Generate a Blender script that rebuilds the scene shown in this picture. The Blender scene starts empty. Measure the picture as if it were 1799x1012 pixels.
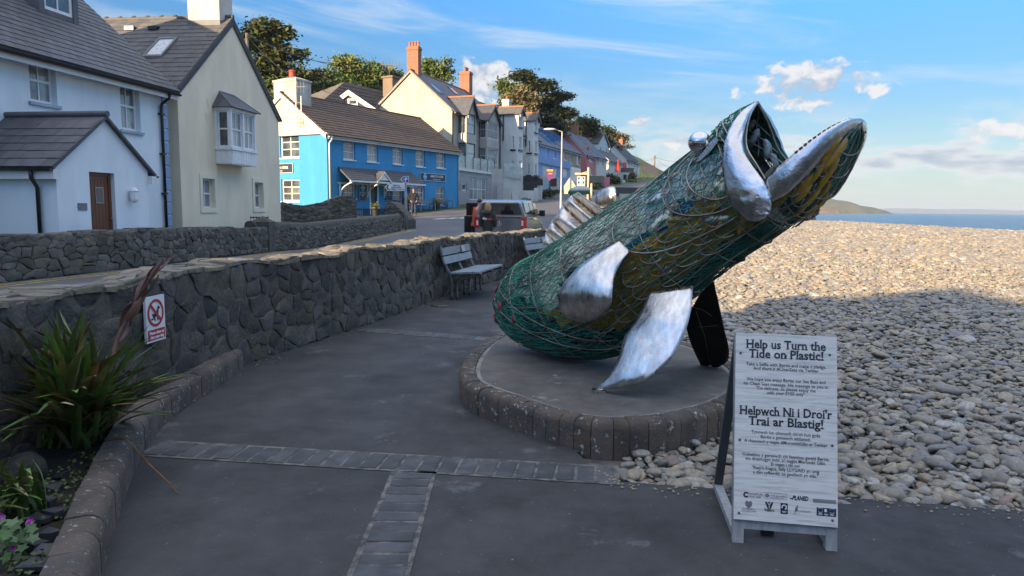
import bpy, bmesh, math, random
import numpy as np
from mathutils import Vector, Matrix, noise as mnoise

random.seed(11)
rng = np.random.default_rng(11)
sc = bpy.context.scene
col = sc.collection
R_ = math.radians

# ---------------------------------------------------------------- camera
FPX, PITCH, ROLL, EYE = 1250.0, R_(6.37), 0.0102, 1.6
cF = np.array([0, math.cos(PITCH), -math.sin(PITCH)])
_u = np.array([0, math.sin(PITCH), math.cos(PITCH)])
_r = np.array([1.0, 0, 0])
cR = math.cos(ROLL) * _r + math.sin(ROLL) * _u
cU = -math.sin(ROLL) * _r + math.cos(ROLL) * _u
cC = np.array([0, 0, EYE])
cam_d = bpy.data.cameras.new("camera")
cam = bpy.data.objects.new("camera", cam_d)
col.objects.link(cam)
cam_d.sensor_width = 36
cam_d.lens = 36 * FPX / 1799
cam_d.clip_start = 0.05
cam_d.clip_end = 40000
cam.matrix_world = Matrix([[cR[i], cU[i], -cF[i], cC[i]] for i in range(3)] + [[0, 0, 0, 1]])
sc.camera = cam

# ---------------------------------------------------------------- light
SUN_EL = R_(12.5)
SUN_XY = Vector((-0.63, -0.775)).normalized()         # towards the sun, seen from above
sun_d = bpy.data.lights.new("sun", 'SUN')
sun_d.energy = 2.2
sun_d.angle = R_(0.6)
sun_d.color = (1.0, 0.75, 0.45)
sun = bpy.data.objects.new("sun", sun_d)
col.objects.link(sun)
sun_vec = Vector((SUN_XY.x * math.cos(SUN_EL), SUN_XY.y * math.cos(SUN_EL), math.sin(SUN_EL)))
sun.rotation_euler = sun_vec.to_track_quat('Z', 'Y').to_euler()

w = bpy.data.worlds.new("World")
sc.world = w
w.use_nodes = True
nt = w.node_tree
nt.nodes.clear()

def N(tree, kind, **kw):
    n = tree.nodes.new(kind)
    for k, v in kw.items():
        if k.startswith('i_'):
            key = k[2:]
            n.inputs[int(key) if key.isdigit() else key].default_value = v
        else:
            setattr(n, k, v)
    return n

def MA(tree, op, a, b=None, c=None, clamp=False):
    n = tree.nodes.new('ShaderNodeMath')
    n.operation = op
    n.use_clamp = clamp
    for i, x in enumerate((a, b, c)):
        if x is None:
            continue
        if isinstance(x, (int, float)):
            n.inputs[i].default_value = x
        else:
            tree.links.new(x, n.inputs[i])
    return n.outputs[0]

def MR(tree, x, a, b, c=0.0, d=1.0, smooth=True):
    n = tree.nodes.new('ShaderNodeMapRange')
    n.interpolation_type = 'SMOOTHSTEP' if smooth else 'LINEAR'
    tree.links.new(x, n.inputs[0])
    for i, v in enumerate((a, b, c, d)):
        n.inputs[i + 1].default_value = v
    return n.outputs[0]

def MIX(tree, fac, a, b, blend='MIX'):
    n = tree.nodes.new('ShaderNodeMix')
    n.data_type = 'RGBA'
    n.blend_type = blend
    for idx, x in ((0, fac), (6, a), (7, b)):
        if isinstance(x, (int, float)):
            n.inputs[idx].default_value = x
        elif isinstance(x, (tuple, list)):
            n.inputs[idx].default_value = (*x[:3], 1)
        else:
            tree.links.new(x, n.inputs[idx])
    return n.outputs[2]

sky = N(nt, 'ShaderNodeTexSky', sky_type='NISHITA', sun_disc=False, sun_elevation=SUN_EL,
        sun_rotation=math.atan2(SUN_XY.x, SUN_XY.y), altitude=0, air_density=1.0, dust_density=0.25, ozone_density=2.2)
tc = N(nt, 'ShaderNodeTexCoord')
sep = N(nt, 'ShaderNodeSeparateXYZ')
nt.links.new(tc.outputs['Generated'], sep.inputs[0])
dx, dy, dz = sep.outputs
az = MA(nt, 'ARCTAN2', dx, dy)                        # 0 straight ahead, + to the right
el = dz

def sky_noise(sx, sy, ox, oy, scale, detail, rough, dist=0.0, curve=0.0):
    cb = N(nt, 'ShaderNodeCombineXYZ')
    nt.links.new(MA(nt, 'MULTIPLY_ADD', az, sx, ox), cb.inputs[0])
    e2 = MA(nt, 'MULTIPLY_ADD', az, curve, el)
    nt.links.new(MA(nt, 'MULTIPLY_ADD', e2, sy, oy), cb.inputs[1])
    n = N(nt, 'ShaderNodeTexNoise', noise_dimensions='3D')
    n.inputs['Scale'].default_value = scale
    n.inputs['Detail'].default_value = detail
    n.inputs['Roughness'].default_value = rough
    n.inputs['Distortion'].default_value = dist
    nt.links.new(cb.outputs[0], n.inputs['Vector'])
    return n.outputs[0]

# thin high streaks, drawn out sideways
ci = sky_noise(2.6, 19.0, 3.1, 1.7, 1.0, 7, 0.58, 0.7, 0.10)
ci_big = sky_noise(1.5, 5.0, 9.1, 4.2, 1.0, 2, 0.5, 0.0, 0.05)
cirrus = MA(nt, 'MULTIPLY', MR(nt, ci, 0.46, 0.70), MR(nt, ci_big, 0.40, 0.58))
cirrus = MA(nt, 'MULTIPLY', cirrus, MR(nt, el, 0.08, 0.22))
# low grey bank above the sea, all round
bk = sky_noise(4.6, 15.0, 0.45, 2.55, 1.6, 6, 0.56, 0.1)
band = MA(nt, 'MULTIPLY', MR(nt, el, 0.012, 0.05), MR(nt, el, 0.15, 0.075))
bank = MA(nt, 'MULTIPLY', MR(nt, bk, 0.44, 0.60), band)
# pale veil near the horizon
veil = MA(nt, 'MULTIPLY', MR(nt, el, 0.15, 0.0), 0.55)
# a few small fair-weather cumulus
puffn = sky_noise(9.0, 13.0, 1.3, 0.2, 3.0, 5, 0.6, 0.2)
def puff(a0, e0, ra, re, thr):
    da = MA(nt, 'DIVIDE', MA(nt, 'SUBTRACT', az, a0), ra)
    de = MA(nt, 'DIVIDE', MA(nt, 'SUBTRACT', el, e0), re)
    rr = MA(nt, 'ADD', MA(nt, 'MULTIPLY', da, da), MA(nt, 'MULTIPLY', de, de))
    m = MA(nt, 'SUBTRACT', puffn, MA(nt, 'MULTIPLY', rr, 0.22))
    return MR(nt, m, thr, thr + 0.14)
PUFFS = [(0.389, 0.159, 0.085, 0.034, 0.33), (-0.045, 0.170, 0.055, 0.032, 0.30), (0.172, 0.118, 0.02, 0.011, 0.36), (0.225, 0.093, 0.03, 0.014, 0.38), (0.61, 0.094, 0.09, 0.02, 0.42),
         (1.35, 0.20, 0.12, 0.03, 0.33), (-1.6, 0.2, 0.14, 0.04, 0.33), (2.3, 0.17, 0.10, 0.03, 0.33), (-2.4, 0.22, 0.12, 0.035, 0.33), (3.0, 0.14, 0.08, 0.025, 0.33)]
pm = None
for q in PUFFS:
    s = puff(*q)
    pm = s if pm is None else MA(nt, 'MAXIMUM', pm, s)
CLOUD_W = (1.6, 1.56, 1.56)
CLOUD_G = (.8, .93, 1.14)
hs_ = N(nt, 'ShaderNodeHueSaturation')
hs_.inputs['Saturation'].default_value = 1.38
nt.links.new(sky.outputs[0], hs_.inputs['Color'])
nt.links.new(MR(nt, el, 0.06, 0.68, 0.20, 0.85), hs_.inputs['Value'])
g = MIX(nt, 1.0, hs_.outputs[0], (1.0, 0.945, 1.06), 'MULTIPLY')
c1 = MIX(nt, veil, g, (.94, 1.28, 1.62))
high = MA(nt, 'MULTIPLY', MR(nt, el, 0.36, 0.8), MR(nt, ci, 0.30, 0.65, 0.35, 0.8))  # white overhead veil above the view, added to brighten and neutralise the fill
c1 = MIX(nt, MA(nt, 'MAXIMUM', MA(nt, 'MULTIPLY', cirrus, 0.62), high), c1, MIX(nt, MR(nt, el, 0.3, 0.7), (1.34, 1.45, 1.57), (3.7, 3.6, 3.5)))
c1 = MIX(nt, MA(nt, 'MULTIPLY', bank, 0.85), c1, MIX(nt, MR(nt, bk, 0.50, 0.68), CLOUD_W, CLOUD_G))
c1 = MIX(nt, MA(nt, 'MULTIPLY', pm, 0.9), c1, MIX(nt, MR(nt, puffn, 0.42, 0.62), CLOUD_G, CLOUD_W))
w.cycles.sampling_method = 'MANUAL'
w.cycles.sample_map_resolution = 512
bg = N(nt, 'ShaderNodeBackground')
bg.inputs[1].default_value = 0.10
nt.links.new(c1, bg.inputs[0])
wo = N(nt, 'ShaderNodeOutputWorld')
nt.links.new(bg.outputs[0], wo.inputs[0])

vs = sc.view_settings
sc.display_settings.display_device = 'sRGB'
vs.view_transform = 'Standard'
vs.look = 'None'
vs.exposure = 2.55
vs.gamma = 1.0
vs.use_curve_mapping = False
sc.render.film_transparent = False
cy = sc.cycles
cy.max_bounces = 5
cy.diffuse_bounces = 3
cy.glossy_bounces = 3
cy.transmission_bounces = 4
cy.transparent_max_bounces = 6
cy.caustics_reflective = False
cy.caustics_refractive = False

# ---------------------------------------------------------------- pixel <-> place (photograph is 1799 x 1012)
def ray(u, v):
    return cF + cR * (u - 899.5) / FPX - cU * (v - 506) / FPX
def G(u, v, z=0.0):
    d = ray(u, v)
    return cC + d * (z - EYE) / d[2]
def atY(u, v, Y):
    d = ray(u, v)
    return cC + d * Y / d[1]
def proj(X):
    d = np.asarray(X, float) - cC
    return 899.5 + FPX * (d @ cR) / (d @ cF), 506 - FPX * (d @ cU) / (d @ cF)
def z1(x, y): return (x / 2.41, y / 2.41)
def z2(x, y): return (400 + x / 2.8116, 60 + y / 2.811)
def z3(x, y): return (780 + x / 2.9775, 120 + y / 2.9765)

# ---------------------------------------------------------------- materials
MATS = {}
def mat(name, c, c2=None, rough=0.75, metal=0.0, scale=3.0, detail=5, mixlo=0.35, mixhi=0.65, bump=0.0, bscale=30.0, bdist=0.01,
        rand=0.0, coat=0.0, trans=0.0, spec=None, spots=None, alpha=None, nrough=0.6, spots2=None, stretch=None, emit=None, rvar=0.0, ior=None):
    if name in MATS:
        return MATS[name]
    m = bpy.data.materials.new(name)
    MATS[name] = m
    m.use_nodes = True
    t = m.node_tree
    b = t.nodes['Principled BSDF']
    b.inputs['Roughness'].default_value = rough
    b.inputs['Metallic'].default_value = metal
    if coat: b.inputs['Coat Weight'].default_value = coat
    if trans: b.inputs['Transmission Weight'].default_value = trans
    if spec is not None: b.inputs['Specular IOR Level'].default_value = spec
    if alpha is not None: b.inputs['Alpha'].default_value = alpha
    if ior: b.inputs['IOR'].default_value = ior
    geo = N(t, 'ShaderNodeNewGeometry')
    vec = geo.outputs['Position']
    if stretch:
        mp = N(t, 'ShaderNodeMapping')
        mp.inputs['Scale'].default_value = stretch
        t.links.new(vec, mp.inputs[0])
        vec = mp.outputs[0]
    out = None
    if c2 is None:
        c2 = tuple(x * 0.82 for x in c)
    n = N(t, 'ShaderNodeTexNoise', i_Scale=scale, i_Detail=detail, i_Roughness=nrough)
    t.links.new(vec, n.inputs['Vector'])
    out = MIX(t, MR(t, n.outputs[0], mixlo, mixhi), c, c2)
    if rand:
        oi = N(t, 'ShaderNodeObjectInfo')
        hs = N(t, 'ShaderNodeHueSaturation')
        t.links.new(MR(t, oi.outputs['Random'], 0, 1, 1 - rand, 1 + rand, False), hs.inputs['Value'])
        r2 = MA(t, 'FRACT', MA(t, 'MULTIPLY', oi.outputs['Random'], 17.31))
        t.links.new(MR(t, r2, 0, 1, 0.5 - rand * 0.05, 0.5 + rand * 0.05, False), hs.inputs['Hue'])
        t.links.new(MR(t, r2, 0, 1, 1 - rand, 1 + rand, False), hs.inputs['Saturation'])
        t.links.new(out, hs.inputs['Color'])
        out = hs.outputs[0]
    if spots2:
        n5 = N(t, 'ShaderNodeTexNoise', i_Scale=spots2[1], i_Detail=2)
        t.links.new(vec, n5.inputs['Vector'])
        out = MIX(t, MR(t, n5.outputs[0], spots2[2], spots2[2] + .05), out, spots2[0])
    if spots:                                            # (colour, scale, threshold) lichen or wear patches
        sc_, ss, th = spots
        n2 = N(t, 'ShaderNodeTexNoise', i_Scale=ss, i_Detail=6, i_Roughness=0.7)
        t.links.new(vec, n2.inputs['Vector'])
        out = MIX(t, MR(t, n2.outputs[0], th, th + 0.07), out, sc_)
    t.links.new(out, b.inputs['Base Color'])
    if rvar:
        n4 = N(t, 'ShaderNodeTexNoise', i_Scale=scale * 2.3, i_Detail=4)
        t.links.new(vec, n4.inputs['Vector'])
        t.links.new(MR(t, n4.outputs[0], 0.3, 0.7, max(rough - rvar, 0.02), min(rough + rvar, 1)), b.inputs['Roughness'])
    if bump:
        n3 = N(t, 'ShaderNodeTexNoise', i_Scale=bscale, i_Detail=6, i_Roughness=0.65)
        t.links.new(vec, n3.inputs['Vector'])
        bp = N(t, 'ShaderNodeBump', i_Strength=bump, i_Distance=bdist)
        t.links.new(n3.outputs[0], bp.inputs['Height'])
        t.links.new(bp.outputs[0], b.inputs['Normal'])
    if emit:
        b.inputs['Emission Color'].default_value = (*emit[:3], 1)
        b.inputs['Emission Strength'].default_value = emit[3]
    return m

# ---------------------------------------------------------------- mesh building
OFF = {}                                                  # world offset of each object's mesh coordinates
class MB:
    def __init__(s):
        s.v, s.f, s.mi, s.cur = [], [], [], 0
    def add(s, verts, faces):
        b = len(s.v)
        s.v.extend([tuple(map(float, p)) for p in verts])
        for f in faces:
            s.f.append(tuple(i + b for i in f))
            s.mi.append(s.cur)
        return s
    def poly(s, pts):
        return s.add(pts, [tuple(range(len(pts)))])
    def hexa(s, p):                                       # 8 corners: bottom ring, top ring
        return s.add(p, [(3, 2, 1, 0), (4, 5, 6, 7), (0, 1, 5, 4), (1, 2, 6, 5), (2, 3, 7, 6), (3, 0, 4, 7)])
    def box(s, x0, x1, y0, y1, z0, z1):
        return s.hexa([(x0, y0, z0), (x1, y0, z0), (x1, y1, z0), (x0, y1, z0), (x0, y0, z1), (x1, y0, z1), (x1, y1, z1), (x0, y1, z1)])
    def slab(s, pts, n, t):                               # polygon thickened by t along -n
        n = Vector(n)
        a = [Vector(p) for p in pts]
        k = len(a)
        return s.add([*a, *[p - n * t for p in a]], [tuple(range(k)), tuple(range(2 * k - 1, k - 1, -1))] + [(i, i + k, (i + 1) % k + k, (i + 1) % k) for i in range(k)])
    def tube(s, pts, r, n=6, cap=True, close=False):
        P = [Vector(p) for p in pts]
        k = len(P)
        rs = r if isinstance(r, (list, tuple)) else [r] * k
        up = None
        vs, fs = [], []
        for i in range(k):
            if close:
                t = P[(i + 1) % k] - P[i - 1]
            else:
                t = P[min(i + 1, k - 1)] - P[max(i - 1, 0)]
            t = t.normalized() if t.length > 1e-9 else Vector((0, 0, 1))
            if up is None:
                up = Vector((0, 0, 1)) if abs(t.z) < 0.9 else Vector((1, 0, 0))
            a = (up - t * up.dot(t))
            a = a.normalized() if a.length > 1e-6 else t.orthogonal().normalized()
            b = t.cross(a)
            up = a
            for j in range(n):
                th = 2 * math.pi * j / n
                vs.append(P[i] + (a * math.cos(th) + b * math.sin(th)) * rs[i])
        for i in range(k if close else k - 1):
            i2 = (i + 1) % k
            for j in range(n):
                fs.append((i * n + j, i * n + (j + 1) % n, i2 * n + (j + 1) % n, i2 * n + j))
        if cap and not close:
            fs.append(tuple(range(n - 1, -1, -1)))
            fs.append(tuple((k - 1) * n + j for j in range(n)))
        return s.add(vs, fs)
    def lathe(s, prof, c, n=16, ax=None):                 # prof: (radius, height)
        c = Vector(c)
        vs = []
        for r, h in prof:
            for j in range(n):
                th = 2 * math.pi * j / n
                vs.append(c + Vector((r * math.cos(th), r * math.sin(th), h)))
        fs = [(i * n + j, i * n + (j + 1) % n, (i + 1) * n + (j + 1) % n, (i + 1) * n + j) for i in range(len(prof) - 1) for j in range(n)]
        fs.append(tuple(range(n - 1, -1, -1)))
        fs.append(tuple((len(prof) - 1) * n + j for j in range(n)))
        return s.add(vs, fs)
    def blob(s, c, r, seg=8, rings=6, rot=None, jit=0.0):
        c = Vector(c)
        r = Vector(r) if not isinstance(r, (int, float)) else Vector((r, r, r))
        vs, fs = [], []
        for i in range(rings + 1):
            ph = math.pi * i / rings
            for j in range(seg):
                th = 2 * math.pi * j / seg
                p = Vector((math.sin(ph) * math.cos(th) * r.x, math.sin(ph) * math.sin(th) * r.y, math.cos(ph) * r.z))
                if jit and 0 < i < rings: p *= 1 + random.uniform(-jit, jit)
                if rot is not None: p = rot @ p
                vs.append(c + p)
        for i in range(rings):
            for j in range(seg):
                fs.append((i * seg + j, (i + 1) * seg + j, (i + 1) * seg + (j + 1) % seg, i * seg + (j + 1) % seg))
        return s.add(vs, fs)
    def loft(s, rings, closed=True, capa=False, capb=False):
        n = len(rings[0])
        vs = [p for r in rings for p in r]
        m = n if closed else n - 1
        fs = [(i * n + j, i * n + (j + 1) % n, (i + 1) * n + (j + 1) % n, (i + 1) * n + j) for i in range(len(rings) - 1) for j in range(m)]
        if capa: fs.append(tuple(range(n - 1, -1, -1)))
        if capb: fs.append(tuple((len(rings) - 1) * n + j for j in range(n)))
        return s.add(vs, fs)
    def build(s, name, material, parent=None, smooth=False, bevel=0.0, loc=None, auto=None):
        off = OFF[parent.name] if parent is not None else Vector(loc if loc is not None else (0, 0, 0))
        me = bpy.data.meshes.new(name)
        me.from_pydata([(p[0] - off.x, p[1] - off.y, p[2] - off.z) for p in s.v], [], s.f)
        for mm in (material if isinstance(material, (list, tuple)) else [material] if material else []):
            me.materials.append(mm)
        if any(s.mi):
            me.polygons.foreach_set('material_index', s.mi)
        bm = bmesh.new()
        bm.from_mesh(me)
        bmesh.ops.remove_doubles(bm, verts=bm.verts, dist=1e-5)
        bmesh.ops.recalc_face_normals(bm, faces=bm.faces)
        bm.to_mesh(me)
        bm.free()
        if smooth:
            me.polygons.foreach_set('use_smooth', [True] * len(me.polygons))
            if auto:
                try: me.set_sharp_from_angle(angle=R_(auto))
                except Exception: pass
        o = bpy.data.objects.new(name, me)
        col.objects.link(o)
        if parent is not None:
            o.parent = parent
            OFF[o.name] = off
        else:
            o.location = off
            OFF[o.name] = off
        if bevel:
            md = o.modifiers.new('bevel', 'BEVEL')
            md.width = bevel
            md.segments = 2
            md.limit_method = 'ANGLE'
        return o

def thing(name, label, cat, loc=(0, 0, 0), group=None):
    o = bpy.data.objects.new(name, None)
    o.empty_display_size = 0.1
    col.objects.link(o)
    o.location = loc
    OFF[o.name] = Vector(loc)
    return tag(o, label, cat, group)
def tag(o, label=None, cat=None, group=None, kind=None):
    if label: o['label'] = label
    if cat: o['category'] = cat
    if group: o['group'] = group
    if kind: o['kind'] = kind
    return o
def struct(o):
    o['kind'] = 'structure'
    return o
def lerp(a, b, t): return a + (b - a) * t
def interp(x, xs, ys): return float(np.interp(x, xs, ys))
def catmull(pts, n=8, closed=False):
    P = [np.asarray(p, float) for p in pts]
    k = len(P)
    out = []
    for i in range(k if closed else k - 1):
        if closed:
            a, b, c, d = P[i - 1], P[i], P[(i + 1) % k], P[(i + 2) % k]
        else:
            a, b, c, d = P[max(i - 1, 0)], P[i], P[i + 1], P[min(i + 2, k - 1)]
        for j in range(n):
            t = j / n
            out.append(0.5 * ((2 * b) + (-a + c) * t + (2 * a - 5 * b + 4 * c - d) * t * t + (-a + 3 * b - 3 * c + d) * t ** 3))
    if not closed: out.append(P[-1])
    return out
class Line:                                               # arc-length parametrised plan line
    def __init__(s, pts):
        s.p = np.array([p[:2] for p in pts], float)
        d = np.hypot(*np.diff(s.p, axis=0).T)
        s.s = np.concatenate([[0], np.cumsum(d)])
        s.L = float(s.s[-1])
        T = np.linspace(0, s.L, 1501)
        X, Y = np.interp(T, s.s, s.p[:, 0]), np.interp(T, s.s, s.p[:, 1])
        A, B = np.clip(T - .05, 0, s.L), np.clip(T + .05, 0, s.L)
        DX = np.interp(B, s.s, s.p[:, 0]) - np.interp(A, s.s, s.p[:, 0]); DY = np.interp(B, s.s, s.p[:, 1]) - np.interp(A, s.s, s.p[:, 1])
        l = np.hypot(DX, DY) + 1e-12
        s.tab = list(zip(X.tolist(), Y.tolist(), (DX / l).tolist(), (DY / l).tolist()))
    def at(s, t):
        k = min(max(t / s.L, 0), 1) * 1500
        i = min(int(k), 1499); w_ = k - i
        a, b = s.tab[i], s.tab[i + 1]
        return tuple(a[j] + (b[j] - a[j]) * w_ for j in range(4))
def text_mesh(s, size=1.0, bold=0.0, align='CENTER', xs=1.0, shear=0.0):
    cu = bpy.data.curves.new('t', 'FONT')
    cu.body = s
    cu.size = size
    cu.align_x = align
    cu.offset = bold
    cu.shear = shear
    cu.resolution_u = 2
    o = bpy.data.objects.new('t', cu)
    col.objects.link(o)
    me = o.to_mesh()
    V = [(v.co.x * xs, v.co.y) for v in me.vertices]
    Fc = [tuple(p.vertices) for p in me.polygons]
    o.to_mesh_clear()
    bpy.data.objects.remove(o)
    bpy.data.curves.remove(cu)
    return V, Fc

# ================================================================ ground, road, beach, sea
def sstep(x, a, b):
    t = np.clip((np.asarray(x, float) - a) / (b - a), 0, 1)
    return t * t * (3 - 2 * t)
def rz(y):                                                # height of the street
    y = np.asarray(y, float)
    return np.interp(y, [-60, 16, 22, 26, 35, 46, 60, 300], [0.30, 0.30, 0.16, 0.08, 0.5, 1.05, 1.97, 17.8])
RL = [(-10.2, -45), (-9.4, 4), (-8.45, 11.8), (-7.75, 14.6), (-7.5, 17.6), (-7.75, 22.8), (-6.8, 28.2), (-5.3, 35), (-8.2, 41), (-7.4, 46), (-3.4, 55), (0.2, 62), (1.2, 66), (5.4, 80), (12, 100), (24, 130), (40, 165), (62, 205)]
RR = [(-3.4, -45), (-3.3, 4), (-2.9, 8), (-1.8, 12), (0.1, 17), (1.6, 22), (3.2, 28), (3.2, 35), (3.0, 41), (3.0, 46), (3.6, 55), (5.2, 62), (6.4, 66), (11.5, 80), (19.5, 100), (31.5, 130), (47.5, 165), (70, 205)]
def rl(y): return np.interp(y, [p[1] for p in RL], [p[0] for p in RL])
def rr(y): return np.interp(y, [p[1] for p in RR], [p[0] for p in RR])
HOUSE_BACK = ([-60, 30, 46, 62, 80, 100, 130, 165, 300], [16, 15, 13, 14, 15, 17, 18, 18, 20])
def terrain_z(x, y):
    base = rz(y) - 0.05
    dl = rl(y) - np.interp(y, *HOUSE_BACK) - x
    up = np.where(dl > 0, 0.50 * dl + 1.5 * sstep(dl, 0, 5), 0)
    up = 34 * (1 - np.exp(-up / 34.0))
    dr = x - np.where(np.asarray(y) < 22, np.minimum(rr(y) + 0.2, -2.9), rr(y) + 3)
    dn = np.where(dr > 0, -0.35 - 0.14 * dr - 0.10 * np.clip(dr - 5, 0, None) ** 2, 0)
    return np.maximum(base + up + dn, -8.0)
def beach_z(x, y):
    x = np.asarray(x, float); y = np.asarray(y, float)
    crest = 40 - 0.16 * (x - 14)
    z = -0.05 + (1.07 - 0.042 * np.clip(x - 17, 0, 12)) * sstep(y, 3.0, 37) * sstep(x, 0.2, 7.5)
    z = z + 0.05 * np.sin(x * 0.7 + y * 0.4) * sstep(y, 6, 12) * sstep(x, 2, 6)
    over = np.clip(y - crest, 0, None)
    return z - 0.10 * over - 0.006 * over ** 2
def grid_mesh(xs, ys, zf):
    X, Y = np.meshgrid(xs, ys)
    Z = zf(X, Y)
    m = MB()
    nx = len(xs)
    m.v = [tuple(map(float, p)) for p in zip(X.ravel(), Y.ravel(), Z.ravel())]
    m.f = [(j * nx + i, j * nx + i + 1, (j + 1) * nx + i + 1, (j + 1) * nx + i) for j in range(len(ys) - 1) for i in range(nx - 1)]
    m.mi = [0] * len(m.f)
    return m

M_GRASS = mat('hill_grass', (0.055, 0.085, 0.02), (0.11, 0.12, 0.035), rough=0.95, scale=0.5, bump=1.0, bscale=3, bdist=0.3)
M_ASPH = mat('asphalt', (0.021, 0.0205, 0.0205), (0.060, 0.058, 0.057), rough=0.85, scale=1.1, detail=14, nrough=.78, mixlo=0.25, mixhi=0.75, bump=0.55, bscale=170, bdist=0.004, spots=((0.085, 0.085, 0.088), 1.7, 0.60), spots2=((.15, .15, .15), 42, .70), rvar=0.12)
M_ROAD = mat('road_asphalt', (0.070, 0.072, 0.078), (0.10, 0.10, 0.105), rough=0.85, scale=0.6, bump=0.4, bscale=90, bdist=0.006)
ter = struct(grid_mesh(np.concatenate([np.arange(-150, -30, 5), np.arange(-30, 20, 2), np.arange(20, 90, 5)]), np.arange(-45, 260, 3.0), terrain_z).build('hillside', M_GRASS, smooth=True))

ys = np.concatenate([np.arange(-45, 60, 1.5), np.arange(60, 206, 3)])
m = MB()
for a, b in zip(ys[:-1], ys[1:]):
    m.add([(rl(a), a, rz(a)), (rr(a), a, rz(a)), (rr(b), b, rz(b)), (rl(b), b, rz(b))], [(0, 1, 2, 3)])
road = struct(m.build('road', M_ROAD, smooth=True))
M_YEL = mat('yellow_paint', (0.42, 0.30, 0.06), (0.20, 0.16, 0.07), rough=0.8, scale=9)
M_WPAINT = mat('road_white_paint', (0.62, 0.60, 0.55), (0.3, 0.3, 0.28), rough=0.8, scale=6)
for k in (0.28, 0.52):                                    # double yellow line below the garden wall
    m = MB()
    for a in np.arange(6, 34.5, 1.0):
        b = a + 1.0
        m.add([(rl(a) + k, a, rz(a) + .005), (rl(a) + k + .10, a, rz(a) + .005), (rl(b) + k + .10, b, rz(b) + .005), (rl(b) + k, b, rz(b) + .005)], [(0, 1, 2, 3)])
    m.build('yellow_line', M_YEL, road)
for k in range(7):                                        # hatched bars in front of the pub
    m = MB()
    x0, y0 = -4.9 + k * 0.62, 43.2 + k * 0.55
    q = [(x0, y0), (x0 + .5, y0 - .12), (x0 + 1.1, y0 + 1.0), (x0 + .6, y0 + 1.12)]
    m.poly([(x, y, float(rz(y)) + .008) for x, y in q])
    m.build('bay_marking', M_WPAINT, road)

# promenade path
WALL = [(-3.06, -6.0), (-3.02, 0.5), (-2.97, 2.5), (-2.92, 4.2), (-2.83, 5.5), (-2.69, 7.0), (-2.48, 7.9), (-2.10, 9.2), (-1.63, 11.05), (-1.10, 13.45), (-0.25, 16.05), (1.0, 19.0), (2.0, 21.3)]
wall_line = Line(catmull(WALL, 8))
EDGE = [(3.4, 24), (2.6, 17), (1.5, 12), (0.9, 9), (1.2, 7), (1.0, 5.2), (0.44, 4.56), (0.52, 4.26), (0.66, 4.06), (1.2, 3.97), (2.0, 3.84), (2.8, 3.70), (6, 3.35), (12, 3.0), (26, 2.4)]
pts = [(x - 0.1, y) for x, y in [wall_line.at(s)[:2] for s in np.linspace(0, wall_line.L, 60)]]
poly = [(26, -8), (-3.2, -8)] + pts + EDGE
m = MB().poly([(x, y, 0.0) for x, y in poly])
path = struct(m.build('path', M_ASPH))

# beach
M_SHINGLE = mat('shingle_base', (0.17, 0.15, 0.125), (0.085, 0.08, 0.072), rough=0.9, scale=14, bump=1.0, bscale=16, bdist=0.05)
xs = np.concatenate([np.arange(0.35, 6, 0.5), np.arange(6, 30, 1.5), np.arange(30, 160, 10)])
ysb = np.concatenate([np.arange(2.2, 12, 0.5), np.arange(12, 48, 1.5), np.arange(48, 80, 4)])
beach = struct(grid_mesh(xs, ysb, beach_z).build('beach', M_SHINGLE, smooth=True))

def pebble_mesh(seed, sub=2):
    bm = bmesh.new()
    bmesh.ops.create_icosphere(bm, subdivisions=sub, radius=1)
    o = Vector((seed * 7.3, seed * 3.1, 0))
    for v in bm.verts:
        n = mnoise.noise(v.co * 0.9 + o) * 0.34 + mnoise.noise(v.co * 2.1 + o) * 0.10
        v.co *= 1 + n
    for f in bm.faces: f.smooth = True
    me = bpy.data.meshes.new('pebble')
    bm.to_mesh(me)
    bm.free()
    return me
def pebble_material():
    m = bpy.data.materials.new('pebble_stone')
    m.use_nodes = True
    t = m.node_tree
    b = t.nodes['Principled BSDF']
    b.inputs['Roughness'].default_value = 0.62
    oi = N(t, 'ShaderNodeObjectInfo')
    cr = N(t, 'ShaderNodeValToRGB')
    e = cr.color_ramp
    e.interpolation = 'LINEAR'
    cols = [(0, (.15, .145, .135)), (.14, (.26, .24, .205)), (.28, (.36, .29, .20)), (.42, (.20, .18, .155)), (.54, (.42, .335, .21)), (.64, (.28, .26, .225)), (.74, (.46, .38, .265)),
            (.82, (.31, .22, .13)), (.89, (.52, .49, .42)), (.95, (.24, .25, .26)), (.985, (.27, .17, .12)), (1, (.36, .33, .28))]
    e.elements[0].position = cols[0][0]; e.elements[0].color = (*cols[0][1], 1)
    e.elements[1].position = cols[1][0]; e.elements[1].color = (*cols[1][1], 1)
    for p, c in cols[2:]:
        el_ = e.elements.new(p)
        el_.color = (*c, 1)
    t.links.new(oi.outputs['Random'], cr.inputs[0])
    g = N(t, 'ShaderNodeNewGeometry')
    n = N(t, 'ShaderNodeTexNoise', i_Scale=38.0, i_Detail=5, i_Roughness=0.65)
    t.links.new(g.outputs['Position'], n.inputs['Vector'])
    c = MIX(t, MR(t, n.outputs[0], 0.3, 0.7, 0.16, 0.68), cr.outputs[0], (0.10, 0.095, 0.085))
    t.links.new(c, b.inputs['Base Color'])
    bp = N(t, 'ShaderNodeBump', i_Strength=0.25, i_Distance=0.004)
    t.links.new(n.outputs[0], bp.inputs['Height'])
    t.links.new(bp.outputs[0], b.inputs['Normal'])
    return m
M_PEB = pebble_material()
PEBS = [pebble_mesh(i + 1, 3 if i < 6 else 2) for i in range(6)]
for me in PEBS: me.materials.append(M_PEB)

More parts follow.
